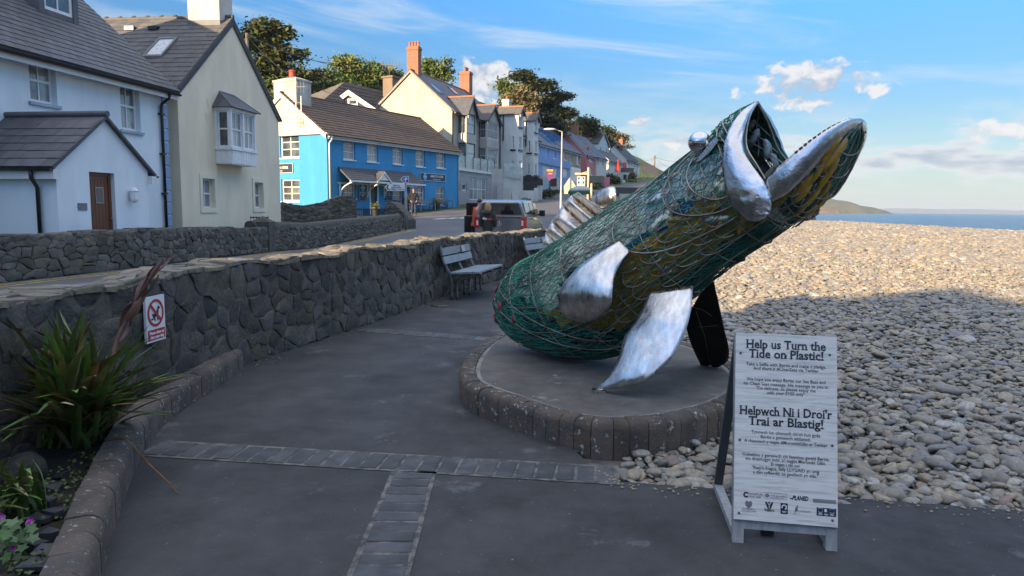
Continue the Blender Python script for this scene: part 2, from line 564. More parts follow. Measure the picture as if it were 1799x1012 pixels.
def edge_y(x): return np.interp(x, [0.44, 0.52, 0.66, 1.2, 2.0, 2.8, 6, 12, 26], [4.50, 4.28, 4.08, 3.99, 3.86, 3.72, 3.37, 3.02, 2.4])
def left_x(y): return np.interp(y, [4.0, 5.2, 7, 9, 12, 17, 24, 60], [0.6, 1.0, 2.0, 1.6, 1.6, 2.7, 3.5, 3.5])
PLINTH = [(-.10, 8.15), (-.37, 7.1), (-.455, 6.3), (-.40, 5.68), (-.25, 5.37), (-.05, 5.13), (.10, 4.95), (.26, 4.76), (.41, 4.63), (.59, 4.555), (.82, 4.56), (1.14, 4.69), (1.50, 4.95), (1.82, 5.35), (2.02, 5.85), (2.08, 6.45), (2.0, 7.1), (1.75, 7.7), (1.3, 8.2), (.75, 8.5), (.25, 8.45)]
def in_poly(x, y, P):
    c = False
    n = len(P)
    for i in range(n):
        x1, y1 = P[i]; x2, y2 = P[(i + 1) % n]
        if (y1 > y) != (y2 > y) and x < (x2 - x1) * (y - y1) / (y2 - y1) + x1: c = not c
    return c
peb = []
def scatter(y0, y1, cell, smin, smax, layer):
    xs_, ys_ = [], []
    for gy in np.arange(y0, y1, cell):
        g_ = np.arange(0.3 if gy < 9 else max(0.3, 0.12 * gy - 1.0), 0.86 * gy + 2.5, cell)
        xs_.append(g_); ys_.append(np.full(len(g_), gy))
    x = np.concatenate(xs_); y = np.concatenate(ys_); n = len(x)
    U = lambda a, b: rng.uniform(a, b, n)
    x = x + U(-.5, .5) * cell; y = y + U(-.5, .5) * cell
    keep = (y >= edge_y(x) + 0.03 - 0.12 * (U(0, 1) < 0.06)) & (x >= left_x(y))
    for i in np.nonzero(keep & (y < 8.7) & (x < 2.2))[0]:
        if in_poly(x[i], y[i], PLINTH): keep[i] = False
    s = U(smin, smax) * np.exp(rng.normal(0, .26, n)) * .8
    z = beach_z(x, y) + s * 0.22 + (0.028 if layer else 0) * sstep(y - edge_y(x), 0, 0.4) + U(-.004, .012)
    peb.append(np.stack([x, y, z, s, U(.62, .95), U(.34, .62), U(-.28, .28), U(-.28, .28), U(0, 6.28)], 1)[keep])
scatter(3.0, 9.0, 0.056, 0.028, 0.056, 0)
scatter(3.0, 9.0, 0.092, 0.030, 0.066, 1)
scatter(9.0, 17.0, 0.070, 0.036, 0.064, 0)
scatter(9.0, 17.0, 0.115, 0.036, 0.072, 1)
scatter(17.0, 43.0, 0.095, 0.048, 0.088, 0)
P = np.concatenate(peb)
# the 300 stones that show largest are single objects
d = P[:, :3] - cC
dep = d @ cF
uu = 899.5 + FPX * (d @ cR) / dep
vv = 506 - FPX * (d @ cU) / dep
vis = (uu > 0) & (uu < 1790) & (vv < 1000) & ~((uu > 1275) & (uu < 1480) & (vv > 590) & (vv < 960))
size = np.where(vis, P[:, 3] * (0.6 + P[:, 4]) / dep, 0)
order = np.argsort(-size)
single = order[:300]
rest = np.setdiff1d(np.arange(len(P)), single)
for n_, i in enumerate(single):
    x, y, z, s, ky, kz, rx, ry, rzz = P[i]
    o = bpy.data.objects.new('pebble', PEBS[n_ % 6])
    o.location = (x, y, z)
    o.scale = (s, s * ky, s * kz)
    o.rotation_euler = (rx, ry, rzz)
    o.parent = beach
    col.objects.link(o)
Q = P[rest]
me = bpy.data.meshes.new('shingle')
me.from_pydata([tuple(q[:3]) for q in Q], [], [])
a = me.attributes.new('scl', 'FLOAT_VECTOR', 'POINT')
a.data.foreach_set('vector', np.stack([Q[:, 3], Q[:, 3] * Q[:, 4], Q[:, 3] * Q[:, 5]], 1).astype(np.float32).ravel())
a = me.attributes.new('rot', 'FLOAT_VECTOR', 'POINT')
a.data.foreach_set('vector', Q[:, 6:9].astype(np.float32).ravel())
shingle = bpy.data.objects.new('shingle', me)
col.objects.link(shingle)
tag(shingle, kind='stuff', label='rounded grey and tan shingle covering the beach beyond the path', cat='shingle')
me.materials.append(M_PEB)
gt = bpy.data.node_groups.new('shingle_nodes', 'GeometryNodeTree')
gt.interface.new_socket('Geometry', in_out='INPUT', socket_type='NodeSocketGeometry')
gt.interface.new_socket('Geometry', in_out='OUTPUT', socket_type='NodeSocketGeometry')
gi = gt.nodes.new('NodeGroupInput'); go = gt.nodes.new('NodeGroupOutput')
g2i = gt.nodes.new('GeometryNodeGeometryToInstance')
for k in range(5):
    ico = gt.nodes.new('GeometryNodeMeshIcoSphere')
    ico.inputs['Subdivisions'].default_value = 3
    sp = gt.nodes.new('GeometryNodeSetPosition')
    pos = gt.nodes.new('GeometryNodeInputPosition')
    nz = gt.nodes.new('ShaderNodeTexNoise')
    nz.noise_dimensions = '4D'
    nz.inputs['W'].default_value = k * 5.7
    nz.inputs['Scale'].default_value = 0.8
    nz.inputs['Detail'].default_value = 1.0
    vm = gt.nodes.new('ShaderNodeVectorMath'); vm.operation = 'SUBTRACT'
    vm.inputs[1].default_value = (0.5, 0.5, 0.5)
    vs_ = gt.nodes.new('ShaderNodeVectorMath'); vs_.operation = 'SCALE'
    vs_.inputs['Scale'].default_value = 1.1
    gt.links.new(pos.outputs[0], nz.inputs['Vector'])
    gt.links.new(nz.outputs['Color'], vm.inputs[0])
    gt.links.new(vm.outputs[0], vs_.inputs[0])
    gt.links.new(vs_.outputs[0], sp.inputs['Offset'])
    gt.links.new(ico.outputs[0], sp.inputs[0])
    ss_ = gt.nodes.new('GeometryNodeSetShadeSmooth')
    gt.links.new(sp.outputs[0], ss_.inputs[0])
    sm_ = gt.nodes.new('GeometryNodeSetMaterial')
    sm_.inputs['Material'].default_value = M_PEB
    gt.links.new(ss_.outputs[0], sm_.inputs[0])
    gt.links.new(sm_.outputs[0], g2i.inputs[0])
iop = gt.nodes.new('GeometryNodeInstanceOnPoints')
iop.inputs['Pick Instance'].default_value = True
na = gt.nodes.new('GeometryNodeInputNamedAttribute'); na.data_type = 'FLOAT_VECTOR'; na.inputs[0].default_value = 'scl'
nb = gt.nodes.new('GeometryNodeInputNamedAttribute'); nb.data_type = 'FLOAT_VECTOR'; nb.inputs[0].default_value = 'rot'
e2r = gt.nodes.new('FunctionNodeEulerToRotation')
rv = gt.nodes.new('FunctionNodeRandomValue'); rv.data_type = 'INT'
rv.inputs[4].default_value = 0; rv.inputs[5].default_value = 4
gt.links.new(gi.outputs[0], iop.inputs['Points'])
gt.links.new(g2i.outputs[0], iop.inputs['Instance'])
gt.links.new(na.outputs['Attribute'], iop.inputs['Scale'])
gt.links.new(nb.outputs['Attribute'], e2r.inputs[0])
gt.links.new(e2r.outputs[0], iop.inputs['Rotation'])
gt.links.new(rv.outputs[2], iop.inputs['Instance Index'])
gt.links.new(iop.outputs[0], go.inputs[0])
md = shingle.modifiers.new('shingle', 'NODES')
md.node_group = gt

# sea, headland and far coast
def sea_material():
    m = bpy.data.materials.new('sea_water')
    m.use_nodes = True
    t = m.node_tree
    b = t.nodes['Principled BSDF']
    b.inputs['Base Color'].default_value = (0.018, 0.055, 0.095, 1)
    b.inputs['Roughness'].default_value = 0.22
    b.inputs['IOR'].default_value = 1.33
    g = N(t, 'ShaderNodeNewGeometry')
    mp = N(t, 'ShaderNodeMapping')
    mp.inputs['Scale'].default_value = (0.25, 0.5, 1)
    t.links.new(g.outputs['Position'], mp.inputs[0])
    n = N(t, 'ShaderNodeTexNoise', i_Scale=1.1, i_Detail=6, i_Roughness=0.6)
    t.links.new(mp.outputs[0], n.inputs['Vector'])
    bp = N(t, 'ShaderNodeBump', i_Strength=0.8, i_Distance=0.8)
    t.links.new(n.outputs[0], bp.inputs['Height'])
    t.links.new(bp.outputs[0], b.inputs['Normal'])
    return m
m = MB().poly([(-400, 46, -2.6), (16000, 46, -2.6), (16000, 19000, -2.6), (-9000, 19000, -2.6), (-400, 300, -2.6)])
sea = struct(m.build('sea', sea_material()))

def coast(name, pts, Y, depth, zb, mtl, wob, nx=60, ny=10):
    us = np.array([p[0] for p in pts], float)
    zs = np.array([(cC + ray(p[0], p[1]) * Y / ray(p[0], p[1])[1])[2] for p in pts])
    xs_ = np.array([(cC + ray(p[0], p[1]) * Y / ray(p[0], p[1])[1])[0] for p in pts])
    m = MB()
    rings = []
    for x in np.linspace(xs_[0], xs_[-1], nx):
        top = np.interp(x, xs_, zs)
        ring = []
        for j in range(ny + 1):
            t = j / ny
            prof = math.sin(math.pi * min(t * 1.1, 1) ** 0.75) if t < 0.9 else 0
            yy = Y - depth * 0.5 + depth * t
            z = zb - 2 + (top - zb + 2) * prof
            z += wob * prof * mnoise.noise(Vector((x * 8 / depth, t * 5, Y)))
            ring.append((x + wob * mnoise.noise(Vector((x * 5 / depth, t * 4, 3))), yy, z))
        rings.append(ring)
    m.loft(rings, closed=False)
    return struct(m.build(name, mtl, smooth=True))
M_HEAD = mat('headland_scrub', (0.045, 0.06, 0.028), (0.10, 0.085, 0.05), rough=0.95, scale=0.02, bump=0.6, bscale=0.05, bdist=8)
M_CLIFF = mat('cliff_rock', (0.20, 0.125, 0.07), (0.09, 0.075, 0.05), rough=0.95, scale=0.03, bump=0.8, bscale=0.06, bdist=6)
coast('headland', [(1380, 368), (1410, 355), (1434, 347), (1450, 348.5), (1470, 353), (1492, 359), (1512, 363), (1526, 367), (1532, 372)], 2100, 260, -2.6, M_HEAD, 4)
coast('headland', [(1360, 370), (1385, 360), (1410, 357), (1432, 358), (1446, 362), (1452, 367), (1455, 372)], 1500, 160, -2.6, M_CLIFF, 5)
coast('far_coast', [(1440, 371), (1530, 366), (1570, 366), (1640, 367.5), (1700, 367), (1760, 369.5), (1850, 370), (1950, 369), (2100, 371), (2300, 378)], 9000, 1200, -2.6, M_HEAD, 8)

# ================================================================ rubble masonry
def clip_poly(P, a, b, c):                                # keep a*x + b*y <= c
    out = []
    n = len(P)
    for i in range(n):
        p, q = P[i], P[(i + 1) % n]
        dp, dq = a * p[0] + b * p[1] - c, a * q[0] + b * q[1] - c
        if dp <= 0: out.append(p)
        if dp * dq < 0:
            t = dp / (dp - dq)
            out.append((p[0] + (q[0] - p[0]) * t, p[1] + (q[1] - p[1]) * t))
    return out
def voronoi(pts, x0, x1, y0, y1, aspect=1.0):
    A = np.array(pts) * np.array([1.0, aspect])
    cells = []
    for i, p in enumerate(A):
        d = np.hypot(*(A - p).T)
        nb = np.argsort(d)[1:18]
        poly = [(x0, y0 * aspect), (x1, y0 * aspect), (x1, y1 * aspect), (x0, y1 * aspect)]
        for j in nb:
            q = A[j]
            a, b = q - p
            c = (q @ q - p @ p) / 2
            poly = clip_poly(poly, a, b, c)
            if len(poly) < 3: break
        cells.append([(x, y / aspect) for x, y in poly] if len(poly) >= 3 else None)
    return cells
def rubble_points(W, Hh, cw, ch, jit=0.42):
    pts = []
    y = ch * 0.5
    r = 0
    while y < Hh + ch * .2:
        x = (0.5 if r % 2 else 0.0) * cw
        while x < W + cw * .3:
            if random.random() > .14: pts.append((x + random.uniform(-jit, jit) * cw, y + random.uniform(-jit, jit) * ch))
            if random.random() < 0.18: pts.append((x + random.uniform(-.5, .5) * cw, y + random.uniform(-.5, .5) * ch))
            x += cw * random.uniform(0.75, 1.25)
        y += ch
        r += 1
    return pts
def stone_geo(poly, fmap, gap, depth, tilt=0.3, base=-0.03):
    """a faceted stone: joint ring, shoulder ring, uneven front face"""
    n = len(poly)
    cx = sum(p[0] for p in poly) / n; cy = sum(p[1] for p in poly) / n
    # round the corners a little by subdividing
    P = []
    for i in range(n):
        p, q = poly[i], poly[(i + 1) % n]
        l = math.hypot(q[0] - p[0], q[1] - p[1])
        P.append((lerp(p[0], cx, .04), lerp(p[1], cy, .04)))
        if l > 0.04:
            for w_ in (.3, .68): P.append((lerp(p[0], q[0], w_) + random.uniform(-.10, .10) * l, lerp(p[1], q[1], w_) + random.uniform(-.10, .10) * l))
    r = max(max(math.hypot(p[0] - cx, p[1] - cy) for p in P), 1e-3)
    k1 = max(1 - gap / r, 0.3); k2 = max(1 - (gap + depth * .5) / r, 0.25); k3 = max(1 - (gap + depth * 1.6) / r, 0.15)
    ta, tb = random.uniform(-tilt, tilt) * .45, random.uniform(-tilt, tilt) * .45
    V = []
    for k, dd in ((k1, base), (k1, depth * .35), (k2, depth * .8), (k3, depth)):
        for p in P:
            x, y = cx + (p[0] - cx) * k, cy + (p[1] - cy) * k
            o = dd if dd == base else dd + ((x - cx) * ta + (y - cy) * tb) * (dd / depth) + random.uniform(-.08, .08) * depth
            V.append(fmap(x, y, o))
    m = len(P)
    Fc = [(a * m + i, a * m + (i + 1) % m, (a + 1) * m + (i + 1) % m, (a + 1) * m + i) for a in range(3) for i in range(m)]
    c = len(V)
    V.append(fmap(cx, cy, depth * random.uniform(1.0, 1.2)))
    Fc += [(3 * m + i, 3 * m + (i + 1) % m, c) for i in range(m)]
    return V, Fc
def rubble(parent, name, cells, fmap, gap, dep, mtl, limit=300, smooth=True, clipf=None):
    """each visible stone is a part; those beyond the limit join into one"""
    items = []
    for poly in cells:
        if poly is None: continue
        cx = sum(p[0] for p in poly) / len(poly); cy = sum(p[1] for p in poly) / len(poly)
        if clipf and not clipf(cx, cy): continue
        ar = 0.5 * abs(sum(poly[i][0] * poly[(i + 1) % len(poly)][1] - poly[(i + 1) % len(poly)][0] * poly[i][1] for i in range(len(poly))))
        w = np.array(fmap(cx, cy, 0))
        d = (w - cC)
        vis = 0
        if d @ cF > 0.2:
            u, v = proj(w)
            if -60 < u < 1860 and -60 < v < 1070: vis = ar / (d @ d)
        items.append((vis, poly))
    items.sort(key=lambda t: -t[0])
    rest = MB()
    for k, (vis, poly) in enumerate(items):
        V, Fc = stone_geo(poly, fmap, gap, dep * random.uniform(.75, 1.35))
        if k < limit and vis > 0:
            MB().add(V, Fc).build(name, mtl, parent, smooth=smooth, auto=38)
        else:
            rest.add(V, Fc)
    if rest.v:
        tag(rest.build(name + '_infill', mtl, parent, smooth=smooth, auto=38), kind='stuff')

M_STONE = mat('wall_stone', (0.050, 0.049, 0.047), (0.092, 0.078, 0.061), rough=0.85, scale=5, rand=0.42, bump=0.9, bscale=22, bdist=0.02, spots=((0.30, 0.29, 0.26), 11, 0.66))
M_MORTAR = mat('wall_mortar', (0.078, 0.068, 0.055), (0.115, 0.10, 0.082), rough=0.95, scale=7, bump=1.0, bscale=24, bdist=0.02)
M_COPE = mat('wall_coping', (0.22, 0.185, 0.135), (0.12, 0.104, 0.08), rough=0.92, scale=5, rand=0.25, bump=0.9, bscale=20, bdist=0.02, spots=((0.34, 0.31, 0.24), 8, 0.62))

# ---- low sea wall beside the path
WH = 1.03
wall = thing('sea_wall', 'low curved rubble stone wall running along the left of the path', 'wall', (-2.7, 7, 0))
TH = 0.44
def wmap(s, z, o):
    x, y, dx_, dy_ = wall_line.at(s)
    return (x + dy_ * o, y - dx_ * o, z)
def wtop(s, t, o):                                        # t across the top, 0 at the front
    x, y, dx_, dy_ = wall_line.at(s)
    return (x - dy_ * t, y + dx_ * t, WH + o + 0.025 * math.sin(s * 2.1) + 0.02 * math.sin(s * 5.3 + 1))
S = np.linspace(0, wall_line.L, 90)
m = MB()
rings = []
for s in S:
    h = WH - 0.002 + 0.025 * math.sin(s * 2.1) + 0.02 * math.sin(s * 5.3 + 1)
    rings.append([wmap(s, -0.1, 0.006), wmap(s, h, 0.006), wmap(s, h, -TH), wmap(s, -0.1, -TH)])
m.loft(rings, capa=True, capb=True)
m.build('core', M_MORTAR, wall)
pts = rubble_points(wall_line.L, WH, 0.225, 0.165, 0.48)
rubble(wall, 'stone', voronoi(pts, 0, wall_line.L, 0.0, WH, 1.15), wmap, 0.009, 0.014, M_STONE)
pts = rubble_points(wall_line.L, TH + .04, 0.27, 0.16, 0.42)
rubble(wall, 'coping_stone', voronoi(pts, 0, wall_line.L, -0.03, TH + 0.02), wtop, 0.005, 0.007, M_COPE)

# ---- path pavers
M_PAVER = mat('slate_paver', (0.040, 0.041, 0.043), (0.072, 0.073, 0.075), rough=0.7, scale=6, rand=0.22, bump=0.5, bscale=60, bdist=0.004, spots=((0.115, 0.12, 0.125), 7, 0.64))
M_JOINT = mat('paver_joint', (0.17, 0.16, 0.145), (0.05, 0.048, 0.044), rough=0.95, scale=11, bump=0.8, bscale=50, bdist=0.006, spots=((0.05, 0.07, 0.025), 5, 0.68))
def paver_row(A, B, wid, n, skip=()):
    """n blocks laid side by side from A to B, each wid long across the row"""
    A, B = np.array(A, float), np.array(B, float)
    L = np.hypot(*(B - A))
    t = (B - A) / L
    nrm = np.array([-t[1], t[0]])
    q = [A - t * .02 - nrm * (wid / 2 + .02), B + t * .02 - nrm * (wid / 2 + .02), B + t * .02 + nrm * (wid / 2 + .02), A - t * .02 + nrm * (wid / 2 + .02)]
    MB().poly([(x, y, 0.004) for x, y in q]).build('joint_bed', M_JOINT, path)
    step = L / n
    for i in range(n):
        c = A + t * (i + .5) * step
        a, b = step * .5 - random.uniform(.005, .011), wid / 2 - random.uniform(.002, .010)
        z = 0.0085 + random.uniform(-.0025, .003)
        c = c + nrm * random.uniform(-.004, .004)
        rot = random.uniform(-.03, .03)
        tt = t * math.cos(rot) + nrm * math.sin(rot); nn = -t * math.sin(rot) + nrm * math.cos(rot)
        m = MB()
        lo = [c + tt * sx * a + nn * sy * b for sx, sy in ((-1, -1), (1, -1), (1, 1), (-1, 1))]
        hi = [c + tt * sx * (a - .008) + nn * sy * (b - .008) for sx, sy in ((-1, -1), (1, -1), (1, 1), (-1, 1))]
        m.hexa([(x, y, -0.02) for x, y in lo] + [(x, y, z - .003) for x, y in lo])
        m.add([(x, y, z - .003) for x, y in lo] + [(x, y, z) for x, y in hi], [(4, 5, 6, 7), (0, 1, 5, 4), (1, 2, 6, 5), (2, 3, 7, 6), (3, 0, 4, 7)])
        m.build('paver', M_PAVER, path)
paver_row((-2.36, 4.555), (0.64, 4.155), 0.265, 25)
paver_row((-0.585, 4.16), (-0.56, 1.9), 0.235, 20)
paver_row((-1.95, 9.22), (-0.32, 8.63), 0.22, 13)

# ---- planting bed behind a bull-nosed kerb
M_KERB = mat('kerb_stone', (0.110, 0.084, 0.066), (0.066, 0.057, 0.050), rough=0.9, scale=6, rand=0.12, bump=0.9, bscale=35, bdist=0.012, spots=((0.30, 0.29, 0.265), 24, 0.58))
M_SOIL = mat('bed_soil', (0.022, 0.019, 0.015), (0.04, 0.034, 0.025), rough=0.95, scale=9, bump=1, bscale=22, bdist=0.03)
KL = [(-2.655, 6.93), (-2.60, 6.4), (-2.585, 5.9), (-2.575, 5.42), (-2.50, 4.9), (-2.37, 4.44), (-2.20, 3.98), (-1.985, 3.44), (-1.77, 2.94), (-1.55, 2.4), (-1.35, 1.9)]
def kerb_course(parent, line, hgt, wid, step, mtl, side=1, s0=0.0, s1=None, rad=0.07):
    """rounded kerb stones along a line; the outer face follows the line"""
    s1 = line.L if s1 is None else s1
    n = max(1, int(round((s1 - s0) / step)))
    cuts = np.linspace(s0, s1, n + 1)
    cuts[1:-1] += np.array([random.uniform(-.12, .12) * step for _ in range(n - 1)])
    for i in range(n):
        a, b = cuts[i] + 0.0025, cuts[i + 1] - 0.0025
        if b - a < .03: continue
        dz = random.uniform(-.004, .004); do = random.uniform(-.004, .004)
        prof = [(0, -0.05), (0, hgt - rad)]
        for k in range(1, 5):
            th = k / 4 * math.pi / 2
            prof.append((-rad + rad * math.cos(th), hgt - rad + rad * math.sin(th)))
        prof += [(-wid + .015, hgt - .004), (-wid, hgt - .03), (-wid, -0.05)]
        rings = []
        for s in (a, a + .012, (a + b) / 2, b - .012, b):
            e = 0.003 if s in (a, b) else 0
            x, y, dx_, dy_ = line.at(s)
            rings.append([(x + side * dy_ * (o + do - e * (1 if o > -wid / 2 else -1)), y - side * dx_ * (o + do - e * (1 if o > -wid / 2 else -1)), z + (dz - e if z > 0 else 0)) for o, z in prof])
        MB().loft(rings, capa=True, capb=True).build('kerb_stone', mtl, parent, smooth=True, auto=50)
kl = Line(catmull(KL, 8))
bed = thing('planting_bed', 'raised planting bed with rounded stone kerb against the sea wall', 'planter', (-2.4, 4, 0))
m = MB()
inner = [(x - .08, y - .03) for x, y, _, _ in [kl.at(s) for s in np.linspace(0, kl.L, 40)]]
outer = [(wall_line.at(s)[0] - .02, wall_line.at(s)[1]) for s in np.linspace(0, wall_line.L, 400) if 1.7 < wall_line.at(s)[1] < 7.0]
m.poly([(x, y, 0.12) for x, y in inner] + [(x, y, 0.12) for x, y in outer])
m.build('soil', M_SOIL, bed)
kerb_course(bed, kl, 0.21, 0.17, 0.185, M_KERB, side=-1)

# ---- plinth of the fish
M_SLAB = mat('plinth_concrete', (0.155, 0.138, 0.118), (0.072, 0.066, 0.058), rough=0.9, scale=2.2, detail=14, nrough=.75, mixlo=0.3, mixhi=0.68, bump=0.8, bscale=90, bdist=0.006, spots=((0.24, 0.235, 0.22), 3.2, 0.60))
M_PKERB = mat('plinth_kerb', (0.110, 0.080, 0.060), (0.064, 0.055, 0.046), rough=0.92, scale=5, rand=0.14, bump=0.95, bscale=32, bdist=0.014, spots=((0.34, 0.33, 0.30), 20, 0.58))
plinth = thing('plinth', 'rounded concrete plinth edged with brown kerb stones under the fish sculpture', 'plinth', (0.8, 6.4, 0))
PC = catmull(PLINTH, 6, closed=True)
pl_line = Line(PC + [PC[0]])
cx, cy = 0.82, 6.4
def shrink(p, d):
    v = np.array(p) - (cx, cy); l = np.hypot(*v)
    return np.array((cx, cy)) + v * (l - d) / l
m = MB()
ringa = [tuple(shrink(p, .13)) for p in PC]
m.add([(x, y, 0.0) for x, y in ringa] + [(x, y, 0.198) for x, y in ringa], [tuple(range(len(ringa), 2 * len(ringa)))] + [(i, (i + 1) % len(ringa), (i + 1) % len(ringa) + len(ringa), i + len(ringa)) for i in range(len(ringa))])
m.build('slab', M_SLAB, plinth)
kerb_course(plinth, pl_line, 0.212, 0.155, 0.13, M_PKERB, side=1, rad=0.06)
m = MB()                                                  # pale mortar fillet between slab and kerb
ro = [shrink(p, .150) for p in PC]; ri = [shrink(p, .185) for p in PC]
k = len(PC)
m.add([(x, y, 0.204) for x, y in ro] + [(x, y, 0.2005) for x, y in ri], [(i, (i + 1) % k, (i + 1) % k + k, i + k) for i in range(k)])
m.build('mortar_fillet', mat('mortar_fillet', (0.26, 0.25, 0.225), (0.15, 0.145, 0.135), rough=0.95, scale=7, bump=.6, bscale=40), plinth)

# ---- benches against the sea wall
M_TUBE = mat('bench_steel', (0.23, 0.215, 0.19), (0.15, 0.14, 0.125), rough=0.45, metal=0.7, scale=4)
M_SLAT = mat('bench_slat', (0.20, 0.235, 0.26), (0.155, 0.185, 0.21), rough=0.55, scale=3, bump=.35, bscale=40, bdist=.003, rand=.08, stretch=(1, 1, 4))
M_SLATD = mat('bench_slat_end', (0.035, 0.04, 0.048), rough=0.6)
def bench(P, ang, label, plaque=True, L=1.72):
    """P: foot of the first frame at the rear, ang: plan direction of its length"""
    ux, uy = math.cos(ang), math.sin(ang)                 # along
    fx, fy = uy, -ux                                      # towards the path
    def T(a, b, z): return (P[0] + ux * a + fx * b, P[1] + uy * a + fy * b, z)
    t = thing('bench', label, 'bench', (P[0], P[1], 0), 'benches along the sea wall')
    for a in (0.06, L / 2, L - 0.06):
        rear = catmull([T(a, 0.0, 0), T(a, 0.0, .30), T(a, -.03, .42), T(a, -.15, .66), T(a, -.20, .82), T(a, -.20, .93)], 4)
        front = catmull([T(a, .10, 0), T(a, .10, .26), T(a, .14, .34), T(a, .30, .40), T(a, .48, .45), T(a, .54, .47)], 4)
        inner_ = catmull([T(a, -.16, .80), T(a, -.10, .60), T(a, -.02, .47), T(a, .06, .435), T(a, .30, .435), T(a, .5, .455)], 4)
        for q in (rear, front): MB().tube(q, .021, 8).build('leg', M_TUBE, t, smooth=True)
        MB().tube(inner_, .015, 8).build('bracket', M_TUBE, t, smooth=True)
    def slat(b0, z0, b1, z1_, th, name='seat_slat'):
        m = MB()
        d = Vector((b1 - b0, z1_ - z0)); d.normalize()
        n = (-d.y * th, d.x * th)
        c = [(b0, z0), (b1, z1_), (b1 + n[0], z1_ + n[1]), (b0 + n[0], z0 + n[1])]
        m.add([T(-.02, b, z) for b, z in c] + [T(L + .02, b, z) for b, z in c], [(0, 1, 2, 3), (7, 6, 5, 4), (0, 4, 5, 1), (1, 5, 6, 2), (2, 6, 7, 3), (3, 7, 4, 0)])
        return m.build(name, M_SLAT, t, bevel=.006)
    slat(-.155, .905, -.130, .775, -.04, 'back_slat')
    top = slat(-.122, .755, -.085, .625, -.04, 'back_slat')
    if plaque:
        m = MB()
        m.add([T(.62 * L, -.1285, .895), T(.75 * L, -.1285, .895), T(.75 * L, -.104, .785), T(.62 * L, -.104, .785)], [(0, 1, 2, 3)])
        m.build('plaque', mat('plaque', (.27, .30, .32), rough=.35, metal=.5), t)
    for i in range(4):
        b = -.005 + i * .135
        slat(b, .448 + i * .008, b + .122, .455 + i * .008, .04)
    return t
a1 = math.atan2(13.97 - 12.36, -0.65 + 1.0)
bench((-1.07, 12.32), a1, 'weathered grey slatted bench against the wall, nearest the camera')
a2 = math.atan2(3.0, 1.25)
bench((0.43, 16.7), a2, 'second grey slatted bench, partly hidden behind the fish tail')

# ---- no fouling sign on the wall
M_SWHITE = mat('sign_white', (0.72, 0.72, 0.74), (0.66, 0.66, 0.68), rough=0.4)
M_SRED = mat('sign_red', (0.42, 0.018, 0.025), rough=0.45)
M_SBLACK = mat('sign_black', (0.012, 0.012, 0.014), rough=0.5)
s_sign = min(np.linspace(0, wall_line.L, 4000), key=lambda s: abs(proj(wmap(s, .72, .05))[0] - 273))
q0 = wmap(s_sign, 0, .062)
_, _, sdx, sdy = wall_line.at(s_sign)
def sg(a, z, o=0.0):                                       # a along the wall from the sign's middle
    return (q0[0] + sdx * a + sdy * o, q0[1] + sdy * a - sdx * o, z)
zt = 0.0
def plane_z(u, v):
    d_ = ray(u, v); n_ = np.array([sdy, -sdx, 0]); t_ = ((np.array(q0) - cC) @ n_) / (d_ @ n_)
    p_ = cC + d_ * t_
    return float((p_ - q0) @ np.array([sdx, sdy, 0])), float(p_[2])
aL, ztl = plane_z(255, 522); aR, ztr = plane_z(288, 518); _, zb = plane_z(292, 594)
dog = thing('warning_sign', 'white and red no dog fouling sign fixed to the stone wall', 'sign', q0)
hw, zt_ = (aR - aL) / 2, (ztl + ztr) / 2
zb = zb
ca = (aL + aR) / 2
MB().hexa([sg(ca - hw, zb, -.02), sg(ca + hw, zb, -.02), sg(ca + hw, zb, 0), sg(ca - hw, zb, 0), sg(ca - hw, zt_, -.02), sg(ca + hw, zt_, -.02), sg(ca + hw, zt_, 0), sg(ca - hw, zt_, 0)]).build('plate', M_SWHITE, dog)
hh = zt_ - zb
zc, rr_ = zb + hh * .63, hw * .86
m = MB()
n = 36
for i in range(n):
    t0, t1 = 2 * math.pi * i / n, 2 * math.pi * (i + 1) / n
    m.add([sg(ca + rr_ * math.cos(t0), zc + rr_ * math.sin(t0), .003), sg(ca + rr_ * math.cos(t1), zc + rr_ * math.sin(t1), .003), sg(ca + .80 * rr_ * math.cos(t1), zc + .80 * rr_ * math.sin(t1), .003), sg(ca + .80 * rr_ * math.cos(t0), zc + .80 * rr_ * math.sin(t0), .003)], [(0, 1, 2, 3)])
c45 = math.cos(math.pi / 4) * rr_ * .9
w45 = rr_ * .075
m.add([sg(ca - c45 - w45, zc + c45 - w45, .0045), sg(ca - c45 + w45, zc + c45 + w45, .0045), sg(ca + c45 + w45, zc - c45 + w45, .0045), sg(ca + c45 - w45, zc - c45 - w45, .0045)], [(0, 1, 2, 3)])
m.build('prohibition_ring', M_SRED, dog)
MB().poly([sg(ca - hw * .9, zb + hh * .045, .003), sg(ca + hw * .9, zb + hh * .045, .003), sg(ca + hw * .9, zb + hh * .275, .003), sg(ca - hw * .9, zb + hh * .275, .003)]).build('text_panel', M_SRED, dog)
m = MB()
dogp = [(-.36, -.10), (-.44, .12), (-.30, .02), (-.06, .10), (.16, .30), (.20, .46), (.30, .58), (.33, .48), (.50, .42), (.48, .34), (.34, .30), (.30, .10), (.26, -.08), (.22, -.44), (.13, -.44), (.12, -.14), (-.06, -.16), (-.10, -.28), (-.02, -.44), (-.14, -.44), (-.26, -.26)]
m.poly([sg(ca + x * rr_ * 1.1, zc + y * rr_ * 1.1 - .01, .0038) for x, y in dogp])
m.blob(sg(ca - .52 * rr_, zc - .42 * rr_, .004), (.008, .004, .008), 6, 4)
m.build('dog_pictogram', M_SBLACK, dog)
for i, s in enumerate(('Please clean up', 'after your dog')):
    V, Fc = text_mesh(s, hh * .088, 0.002)
    MB().add([sg(ca + x, zb + hh * (.175 - .095 * i) + y, .0045) for x, y in V], Fc).build('lettering', M_SWHITE, dog)

